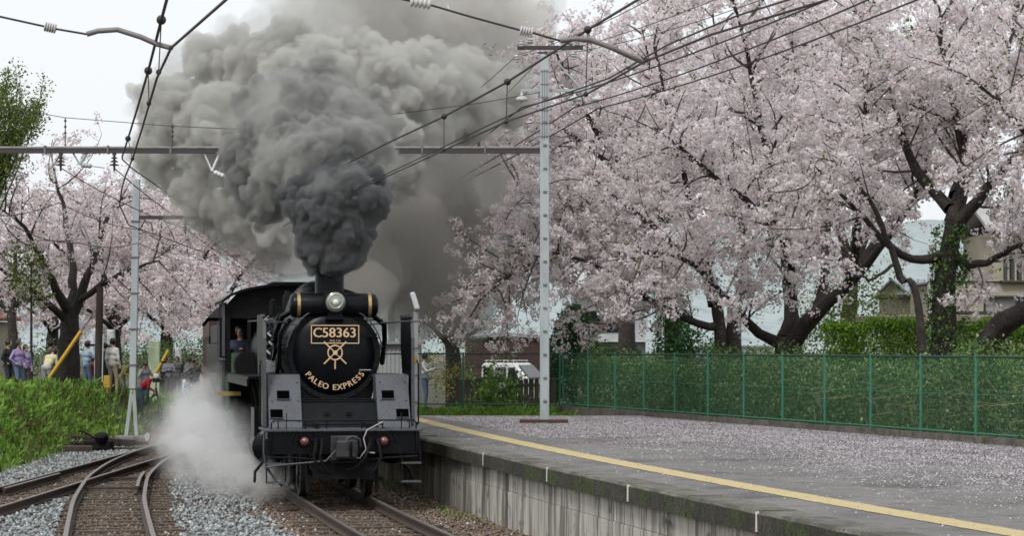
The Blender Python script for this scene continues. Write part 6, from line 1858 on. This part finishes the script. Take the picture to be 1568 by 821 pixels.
stand('photographer in a red jacket and white cap bending over a tripod', 214, 574, 76, 1.56, face=85, top='red', legs='jean', bend=48, arms='forward', cap='white')
stand('person in a grey jacket walking behind the platform-end fence', 650, 546, 71, 1.64, face=110, top='pale', legs='jean', arms='forward')
# tripod and camera
tp = P(239, 634, 76); tp.z = gz(tp.x, tp.y); tz = P(0, 586, 76).z
t = thing('camera_tripod', 'black camera on a tripod in front of the photographer in red', 'tripod', (tp.x, tp.y, tp.z))
for a in (80, 200, 320):
    b = MB(); b.tube([(0, 0, tz - tp.z - .15), (math.cos(R(a)) * .26, math.sin(R(a)) * .26, (tz - tp.z) * .45), (math.cos(R(a)) * .50, math.sin(R(a)) * .50, 0)], [.022, .018, .014], 6); b.build('leg', M['rubber'], t)
b = MB(); b.cyl((0, 0, tz - tp.z - .35), (0, 0, tz - tp.z), .02, n=8); b.build('column', M['rubber'], t)
b = MB(); b.box((-.10, -.06, tz - tp.z), (.10, .06, tz - tp.z + .14)); b.cyl((.10, 0, tz - tp.z + .07), (.30, 0, tz - tp.z + .07), .045, .055, n=12); b.build('camera', M['rubber'], t, bevel=.01)
# driver leaning in the cab
dp = LOCO_M @ Vector((-1.02, CB + .75, 1.16))
person('driver in a blue collar looking out from the dark locomotive cab', dp, 180 + 8, 1.70, top='navy', legs='black', arms='forward', name='person', group='train crew')
print('people done', round(time.time() - T0, 1))
# ------------------------------------------------------------------ things beside the line
# lamp post beside the locomotive
lp = P(634, 655, 47.7); lp.z = PLAT_Z - .008
t = thing('platform_lamp', 'slim white post with a tilted strip lamp on the platform beside the locomotive', 'lamp post', tuple(lp))
z1 = P(0, 478, 47.7).z - lp.z
b = MB(); b.bar((0, 0, 0), (.04, 0, z1), .10, .10); b.build('post', M['wall_grey'], t, bevel=.01)
for i in range(4):
    b = MB(); b.box((-.06, -.065, .5 + .55 * i), (.09, .065, .53 + .55 * i)); b.build('band', M['beam_steel'], t)
b = MB(); b.box((-.01, -.058, 1.3), (.07, -.052, 1.45)); b.build('tag_plate', M['guy_yellow'], t)
b = MB(); b.cyl((.04, 0, z1), (.04, 0, z1 + .08), .035, n=8); b.build('lamp_joint', M['beam_steel'], t)
b = MB(); mt_ = Matrix.Translation((.02, 0, z1 + .22)) @ Matrix.Rotation(R(-17), 4, 'Y'); b.box((-.05, -.30, -.18), (.05, .10, .18), mat=mt_); b.build('lamp_head', M['white_paint'], t, bevel=.03)
# station name board strip
sp = P(619, 562, 49.0)
t = thing('station_sign', 'narrow upright white sign with dark red lettering on a post by the platform edge', 'sign', (sp.x, sp.y, PLAT_Z - .008))
z0, z1 = P(0, 580, 49).z - PLAT_Z, P(0, 545, 49).z - PLAT_Z
b = MB(); b.bar((.0, .05, 0), (.0, .05, z1 + .25), .05, .05); b.build('post', M['post_brown'], t)
b = MB(); b.box((-.055, -.012, z0), (.055, .012, z1)); b.build('board', M['white_paint'], t, bevel=.004)
mk('sign_red', (.30, .06, .05), .6)
b = MB()
rs_ = random.Random(4)
for i in range(4):
    zc_ = z1 - .08 - .112 * i
    for k in range(5):
        xa, xb, za_, zb_ = rs_.uniform(-.035, .0), rs_.uniform(.005, .035), zc_ + rs_.uniform(-.035, .035), zc_ + rs_.uniform(-.035, .035)
        b.bar((xa, -.0135, za_), (xb, -.0135, zb_), .002, .009, up=(0, -1, 0))
b.build('lettering', M['sign_red'], t)
b = MB(); b.box((-.07, .02, z1 + .12), (-.02, .06, z1 + .24)); b.build('lamp', M['guy_yellow'], t)

# wooden utility pole, stakes, guards on the bank
def on_bank(x, d): q = P(x, HY, d); return Vector((q.x, q.y, gz(q.x, q.y)))
p0 = on_bank(150, 73.5)
t = thing('utility_pole', 'dark wooden utility pole on the bank behind the splayed leg pole', 'pole', tuple(p0))
top_ = P(153, 438, 73.5) - p0
b = MB(); b.tube([(0, 0, -.2), top_ * .5, top_], [.13, .12, .105], 12); b.build('shaft', M['pole_wood'], t, smooth=40)
b = MB(); b.tube([(-.11, -.05, .0), (-.09, -.06, 1.1)], .012, 5); b.build('conduit', M['wall_pale'], t)
for x0, y0, x1, y1, d, lab in ((79, 574, 124, 508, 71, 'long slanting yellow stay guard in front of the dark thick trunk'), (237, 575, 258, 537, 86, 'slanting yellow stay guard behind the red photographer')):
    a, c = P(x0, y0, d), P(x1, y1, d)
    t = thing('stay_guard', lab, 'stay guard', tuple(a), 0, 'yellow stay guards')
    e = (c - a)
    b = MB(); b.tube([e * -.25, e], .062, 10); b.build('sleeve', M['guy_yellow'], t, smooth=40)
    b = MB(); b.tube([e, e * 1.9], .009, 4); b.build('stay_wire', M['wire'], t)
    if d > 80:
        b = MB(); b.tube([e * .50, e * .56], .064, 10); b.build('black_band', M['rubber'], t)
p0 = on_bank(156, 72.8)
t = thing('marker_stake', 'thin white stake on the bank beside the wooden pole', 'stake', tuple(p0)); b = MB(); b.tube([(0, 0, -.1), P(158, 512, 72.8) - p0], .018, 6); b.build('shaft', M['wall_pale'], t)
p0 = on_bank(171, 74.2)
t = thing('wooden_post', 'short brown wooden post on the bank in front of the pale hooded person', 'post', tuple(p0)); b = MB(); q = P(172, 546, 74.2) - p0; b.box((-.09, -.09, -.2), (.09, .09, q.z)); b.build('shaft', M['post_brown'], t, bevel=.02)
p0 = on_bank(164, 73.4)
t = thing('marker_board', 'small yellow board in the grass beside the brown post', 'board', tuple(p0)); b = MB(); q = P(164, 578, 73.4) - p0; b.box((-.11, -.02, q.z - .34), (.09, .02, q.z + .05)); b.box((-.02, .0, -.1), (.02, .03, q.z - .33)); b.build('panel', M['guy_yellow'], t, bevel=.02)
for x, y0, y1, d, lab in ((142, 503, 535, 79, 'white banner hanging by the dark trunk on the bank'), (163, 505, 530, 80, 'white banner behind the wooden utility pole'), (227, 522, 543, 92, 'white banner beyond the crowd, left'), (267, 532, 556, 100, 'white banner beyond the crowd, right')):
    p0 = on_bank(x, d)
    t = thing('banner', lab, 'banner', tuple(p0), 0, 'white banners behind the onlookers')
    z0, z1 = P(0, y1, d).z - p0.z, P(0, y0, d).z - p0.z
    b = MB(); b.cyl((.28, 0, -.1), (.28, 0, z1 + .1), .02, n=6); b.build('pole', M['wall_grey'], t)
    b = MB()
    for i in range(7):
        for j in range(5): b.v.append((.02 + .25 * j / 4, .04 * math.sin(i * 1.1 + j), z0 + (z1 - z0) * i / 6))
    for i in range(6):
        for j in range(4): a = i * 5 + j; b.f.append((a, a + 1, a + 6, a + 5)); b.m.append(0)
    o = b.build('cloth', M['white_paint'], t, smooth=180); sm = o.modifiers.new('s', 'SOLIDIFY'); sm.thickness = .01
p0 = on_bank(236, 92)
t = thing('signpost', 'pale green post standing behind the camera-raising person', 'post', tuple(p0)); mk('pale_green', (.42, .50, .34), .7); b = MB(); b.box((-.22, -.1, -.1), (.22, .1, P(0, 522, 92).z - p0.z)); b.build('shaft', M['pale_green'], t, bevel=.03)
# timbers and the switch machine at the foot of the bank
rnd = random.Random(12)
for (x0, y0, x1, y1, d, w, h_, lab) in ((55, 693, 140, 692, 58.5, .30, .26, 'heavy brown timber lying nearest at the foot of the bank'), (103, 673, 205, 681, 62.5, .26, .20, 'dark old sleeper lying behind the switch machine'), (110, 682, 150, 688, 61, .2, .16, 'short dark baulk beside the switch machine'), (165, 684, 225, 683, 63.5, .22, .16, 'weathered timber lying beside the splayed leg pole')):
    a, c = P(x0, y0, d), P(x1, y1, d + .6); a.z = max(a.z, GROUND_Z + .04) + .02; c.z = max(c.z, GROUND_Z + .04) + .02
    t = thing('old_timber', lab, 'timber', tuple((a + c) / 2), 0, 'old timbers at the foot of the bank'); m_ = (a + c) / 2
    b = MB(); b.bar(a - m_, c - m_, w, h_); b.build('baulk', M['old_wood'] if y0 > 690 else M['pole_wood'], t, bevel=.03)
p0 = P(151, 697, 60.0); p0.z = GROUND_Z + .02
t = thing('switch_machine', 'black switch lever and counterweight on long ties beside the siding', 'switch stand', tuple(p0))
b = MB(); b.box((-.35, -.2, .05), (.35, .25, .30)); b.build('casing', M['loco_under'], t, bevel=.04)
b = MB(); b.lathe([(0, 0), (.15, 0), (.17, .05), (.17, .18), (.12, .22), (0, .22)], (.1, -.1, .28), (0, -.4, 1), 16); b.build('counterweight', M['loco_under'], t, smooth=45)
b = MB(); b.tube([(.0, 0, .3), (-.35, -.1, .52), (-.5, -.1, .55)], .022, 6); b.build('lever', M['loco_under'], t)
for k in range(2):
    b = MB(); b.box((-.6, .3 + .4 * k, -.02), (2.6, .48 + .4 * k, .10)); b.build('long_tie', M['pole_wood'], t, bevel=.01)
b = MB(); b.tube([(.3, .1, .1), (1.6, .2, .08), (2.6, .25, .06)], .02, 6); b.build('rod', M['rail_side'], t)

# red roofed house corner at far left
a = P(-84, 470, 88)
hz0 = gz(a.x, a.y)
t = thing('house', 'house with a red tiled roof at the far left edge behind the cherries', 'house', (a.x, a.y, hz0))
b = MB(); b.box((-2.2, 0, -.2), (1.6, 4, P(0, 492, 88).z - hz0)); b.build('wall', M['wall_cream'], t)
b = MB(); e_ = P(0, 490, 88).z - hz0; r_ = P(0, 452, 88).z - hz0
b.prism([(-2.5, -.3, e_), (1.95, -.3, e_), (1.1, 1.9, r_), (-2.5, 1.9, r_)], (0, .02, .08)); b.prism([(-2.5, 4.3, e_), (1.95, 4.3, e_), (1.1, 1.94, r_), (-2.5, 1.94, r_)], (0, .02, .08)); b.prism([(1.95, -.3, e_), (1.95, 4.3, e_), (1.1, 1.9, r_)], (0, 0, .08))
b.build('roof', M['roof_red'], t)
for i in range(9):
    b = MB(); b.tube([(-2.4 + .45 * i, -.3, e_ + .12), (-2.4 + .38 * i + .1, 1.9, r_ + .12)], .045, 6); b.build('tile_ridge', M['roof_red'], t)
b = MB(); b.box((-.4, -.03, .8), (.5, .02, 1.7)); b.build('window', M['glass_dark'], t)

# brown shed, plank fence, van behind the platform end
a, c = P(712, 515, 95), P(846, 515, 95); z0 = gz(a.x, 95)
t = thing('shed', 'low dark reddish-brown shed with a thin pale roof edge behind the parked van', 'shed', ((a.x + c.x) / 2, 95, z0))
w = (c.x - a.x) / 2; ez = a.z - z0
b = MB(); b.prism([(-w, 0, -.2), (w, 0, -.2), (w, 0, ez - .12), (0, 0, ez + .02), (-w, 0, ez - .12)], (0, 3.0, 0)); b.build('wall', M['shed_brown'], t)
for i in range(16):
    b = MB(); x = -w + .05 + (2 * w - .1) * i / 15; b.box((x - .02, -.025, -.2), (x + .02, 0.0, ez - .15)); b.build('batten', M['shed_brown'], t)
b = MB(); b.prism([(-w - .15, -.2, ez - .12), (0, -.2, ez + .10), (0, -.2, ez + .17), (-w - .15, -.2, ez - .06)], (0, 3.4, 0)); b.prism([(w + .15, -.2, ez - .12), (.001, -.2, ez + .10), (.001, -.2, ez + .17), (w + .15, -.2, ez - .06)], (0, 3.4, 0)); b.build('roof', M['wall_grey'], t)
a, c = P(697, 580, 66), P(846, 578, 66); z0 = gz(0, 66)
t = thing('plank_fence', 'weathered dark plank fence standing in weeds behind the platform-end mesh', 'fence', (a.x, 66, z0))
x = 0.0; rnd = random.Random(3)
while x < c.x - a.x + .05:
    w = rnd.uniform(.13, .17); b = MB(); b.box((x, rnd.uniform(-.008, .008), -.15), (x + w - .012, .028, a.z - z0 + rnd.uniform(-.05, .05))); b.build('plank', M['old_wood'], t); x += w
for z in (.25, .75):
    b = MB(); b.box((0, .03, z), (c.x - a.x, .08, z + .09)); b.build('rail', M['old_wood'], t)
for x in (0, 1.3, 2.6):
    b = MB(); b.box((x, .085, -.2), (x + .1, .18, a.z - z0 + .05)); b.build('post', M['old_wood'], t)
# van
vp = P(787, 590, 84); vz = P(0, 556, 84).z - 1.62
t = thing('parked_van', 'small white van with a roof rack parked behind the plank fence', 'van', (vp.x, vp.y, vz), R(-28))
b = MB()
sec = [(-1.0, .35), (-1.0, 1.55), (-.9, 1.62), (.35, 1.62), (.95, 1.02), (1.30, .92), (1.34, .35)]
for yy in (-.66, .66):
    for (x, z) in sec: b.v.append((x, yy * (1.0 if z < 1.2 else .9), z))
n_ = len(sec)
b.f += [tuple(range(n_)), tuple(range(n_, 2 * n_))] + [(i, n_ + i, n_ + (i + 1) % n_, (i + 1) % n_) for i in range(n_)]; b.m += [0] * (n_ + 2)
body = b.build('body', M['car_white'], t, bevel=.05)
for (x0, x1) in ((-.90, -.50), (-.42, .02), (.10, .34)):
    b = MB(); b.prism([(x0, -.668, 1.02), (x1 + (.22 if x1 > .3 else 0), -.668, 1.02), (x1, -.622, 1.46), (x0, -.622, 1.46)], (0, .01, 0)); b.build('side_window', M['glass_dark'], t)
b = MB(); b.prism([(.47, -.54, 1.54), (.47, .54, 1.54), (.90, .58, 1.10), (.90, -.58, 1.10)], (.012, 0, .012)); b.build('windscreen', M['glass_dark'], t)
for yy in (-.52, .52):
    b = MB(); b.lathe([(0, 0), (.09, 0), (.08, .03), (0, .04)], (1.33, yy, .68), (1, 0, 0), 14); b.build('headlight', M['lens_glass'], t)
for (x, yy) in ((-.62, -.6), (-.62, .6), (.85, -.6), (.85, .6)):
    b = MB(); b.cyl((x, yy - .08, .26), (x, yy + .08, .26), .27, n=18); b.build('wheel', M['rubber'], t, smooth=40)
b = MB()
for yy in (-.5, .5): b.tube([(-.9, yy, 1.70), (.3, yy, 1.70)], .022, 6)
for x in (-.85, -.5, -.15, .25): b.tube([(x, -.5, 1.70), (x, .5, 1.70)], .018, 6); b.cyl((x, -.5, 1.60), (x, -.5, 1.70), .015, n=5); b.cyl((x, .5, 1.60), (x, .5, 1.70), .015, n=5)
b.build('roof_rack', M['wall_pale'], t)
# pale corrugated hut seen between boiler and deflector
a = P(600, 540, 64); z0 = gz(a.x, 64)
t = thing('hut', 'pale grey ribbed metal hut behind the locomotive smokebox', 'hut', (a.x, 64, z0))
b = MB(); b.box((-.75, 0, -.1), (.75, 1.6, 2.15)); b.build('wall', M['wall_pale'], t)
for i in range(14):
    b = MB(); x = -.72 + 1.44 * i / 13; b.box((x - .022, -.03, -.1), (x + .022, 0, 2.1)); b.build('rib', M['wall_pale'], t)
b = MB(); b.box((-.85, -.15, 2.15), (.85, 1.75, 2.22)); b.build('roof', M['wall_grey'], t)
# white building glimpsed behind the conifer
a = P(915, 500, 98); z0 = gz(a.x, 98)
t = thing('house', 'pale two-storey house glimpsed between the conifer and the first cherry', 'house', (a.x, 98, z0))
b = MB(); b.box((-1.0, 0, -.2), (2.0, 4, 2.1)); b.box((-1.0, .3, 2.1), (2.0, 4, 4.2)); b.build('wall', M['wall_grey'], t)
b = MB(); b.box((-1.2, -.5, 2.1), (2.6, .3, 2.2)); b.build('canopy', M['wall_pale'], t)
b = MB(); b.box((-.6, .26, 2.5), (.9, .32, 3.4)); wn_ = b.build('window', M['glass_dark'], t)
b = MB(); b.box((-.62, .22, 2.92), (.92, .27, 2.97)); b.build('window_bar', M['trim_dark'], wn_)
b = MB(); b.box((-.7, -.04, .3), (1.8, .02, 1.8)); b.build('door', M['trim_dark'], t)
b = MB(); b.prism([(-1.3, -.2, 4.2), (2.7, -.2, 4.2), (2.7, 2.1, 5.2), (-1.3, 2.1, 5.2)], (0, 0, .12)); b.prism([(-1.3, 4.3, 4.2), (2.7, 4.3, 4.2), (2.7, 2.11, 5.2), (-1.3, 2.11, 5.2)], (0, 0, .12)); b.build('roof', M['wall_grey'], t)

# small gabled house at right
D_ = 82.0
a = P(1378, 490, D_); z0 = gz(a.x, D_)
t = thing('house', 'small cream house with pale blue ribbed metal roof behind the bamboo rail', 'house', (a.x, D_, z0), R(-14))
zz = lambda y: P(0, y, D_).z - z0
xw = lambda x: (x - 1378) * D_ / FPX
ey, ry = zz(451), zz(429)
b = MB(); b.prism([(xw(1350), 0, -.2), (xw(1386), 0, -.2), (xw(1386), 0, ey), (xw(1366), 0, ry - .05), (xw(1346), 0, ey)], (0, 3.2, 0)); b.box((xw(1386), .0, -.2), (xw(1424), 3.2, ey - .05)); b.build('wall', M['wall_cream'], t)
roof_ = []
b = MB(); b.prism([(xw(1366), -.25, ry), (xw(1392), -.25, ey - .02), (xw(1392), -.25, ey + .06), (xw(1366), -.25, ry + .08)], (0, 3.8, 0)); b.prism([(xw(1365.9), -.25, ry), (xw(1339), -.25, ey - .12), (xw(1339), -.25, ey - .04), (xw(1365.9), -.25, ry + .08)], (0, 3.8, 0)); b.build('roof', M['roof_pale'], t)
b = MB(); b.prism([(xw(1372), -.3, ey - .02), (xw(1432), -.3, ey - .02), (xw(1432), 1.2, ry), (xw(1372), 1.2, ry)], (0, 0, .05)); rf = b.build('lean_to_roof', M['roof_pale'], t)
for i in range(7):
    b = MB(); x = xw(1374 + 9.3 * i); b.bar((x, -.3, ey + .05), (x, 1.2, ry + .07), .03, .05); b.build('roof_seam', M['wall_grey'], rf)
b = MB(); b.box((xw(1341), -.27, ey - .18), (xw(1432), -.23, ey - .10)); b.build('fascia', M['trim_dark'], t)
b = MB(); b.box((xw(1395), -.03, .8), (xw(1415), .02, 1.7)); b.build('window', M['glass_dark'], t)
a = P(1428, 490, 74); z0 = gz(a.x, 74)
t = thing('white_pillar', 'white rendered pillar standing between the gabled house and the ivy trunk', 'pillar', (a.x, 74, z0)); b = MB(); b.box((-.14, -.14, -.2), (.14, .14, P(0, 418, 74).z - z0)); b.build('shaft', M['wall_pale'], t, bevel=.02)
# two-storey beige house at the right edge
D_ = 72.0
a = P(1470, 490, D_); z0 = gz(a.x, D_)
t = thing('house', 'beige two-storey house with railed balcony at the right edge', 'house', (a.x, D_, z0))
zz = lambda y: P(0, y, D_).z - z0
W_ = 5.2
b = MB(); b.box((-.5, 0, -.2), (W_, 6, zz(478))); b.box((-.5, 0, zz(478)), (.72, 6, zz(432))); b.box((.72, .25, zz(478)), (W_, 6, zz(455))); b.box((.72, 0, zz(455)), (W_, 6, zz(432))); b.box((1.25, 1.3, zz(432)), (W_, 6, zz(352))); b.build('wall', M['wall_beige'], t)
for i in range(4):
    b = MB(); x = .78 + 1.05 * i; b.box((x, .2, zz(476)), (x + .95, .24, zz(457))); wn_ = b.build('window', M['wall_grey'], t)
    b = MB(); b.box((x - .03, .12, zz(478)), (x + .03, .2, zz(455))); b.build('window_frame', M['trim_dark'], wn_)
b = MB(); b.box((.6, -.04, zz(456)), (W_, .06, zz(453))); b.box((-.5, -.04, zz(482)), (W_, .02, zz(477))); b.build('trim', M['trim_dark'], t)
b = MB(); b.box((1.22, -.2, zz(433)), (W_, 1.3, zz(430))); b.build('balcony_floor', M['trim_dark'], t)
for i in range(18):
    b = MB(); x = 1.2 + .22 * i; b.box((x, -.18, zz(430)), (x + .05, -.14, zz(372))); b.build('baluster', M['wall_beige'], t)
b = MB(); b.box((1.2, -.2, zz(372)), (W_, -.12, zz(368))); b.build('balcony_rail', M['trim_dark'], t)
b = MB(); b.box((1.6, 1.26, zz(425)), (2.8, 1.32, zz(380))); b.build('balcony_door', M['glass_dark'], t)
b = MB(); b.prism([(1.0, .8, zz(352)), (W_ + .3, .8, zz(352)), (W_ + .3, 3.6, zz(305)), (1.0, 3.6, zz(305))], (0, 0, .12)); b.prism([(1.0, 6.4, zz(352)), (W_ + .3, 6.4, zz(352)), (W_ + .3, 3.61, zz(305)), (1.0, 3.61, zz(305))], (0, 0, .12)); b.box((-.6, -.1, zz(431)), (1.2, 6, zz(428))); b.build('roof', M['wall_grey'], t)
# bamboo rail
D_ = 62.0
a, c = P(1310, 487, D_), P(1540, 488, D_); z0 = gz(a.x, D_)
t = thing('bamboo_rail', 'low rail fence of pale bamboo poles behind the clipped hedge', 'fence', (a.x, D_, z0))
for k, y in enumerate((484, 487.5, 491)):
    b = MB(); z = P(0, y, D_).z - z0; b.tube([(0, .0, z - .03), ((c.x - a.x) * .5, .02, z + .01 * k), (c.x - a.x, 0, z - .02)], .032, 8); b.build('bamboo_pole', M['bamboo'], t, smooth=50)
for i in range(6):
    b = MB(); x = .2 + (c.x - a.x - .3) * i / 5; b.cyl((x, .05, -.2), (x, .05, P(0, 481, D_).z - z0), .04, n=8); b.build('post', M['pole_wood'], t, smooth=50)
# white wall glimpsed low between the trunks
a, c = P(1065, 540, 92), P(1185, 533, 92); z0 = gz(a.x, 92)
t = thing('garden_wall', 'low white garden wall glimpsed between the cherry trunks', 'wall', (a.x, 92, z0)); b = MB(); b.box((0, 0, -.2), (c.x - a.x, .2, P(0, 533, 92).z - z0)); b.build('wall', M['wall_pale'], t); b = MB(); b.box((-.05, -.05, P(0, 533, 92).z - z0), (c.x - a.x + .05, .25, P(0, 530, 92).z - z0)); b.build('wall_cap', M['wall_grey'], t)
tl = sorted(((int(sum(max(0, q - 2) * c for q, c in zip(*np.unique(np.array([p.loop_total for p in o.data.polygons]), return_counts=True)))), o.name) for o in COL.objects if o.type == 'MESH' and o.data.users == 1), reverse=True)
print('tris', sum(t for t, _ in tl), tl[:22])
print('script seconds', round(time.time() - T0, 1))
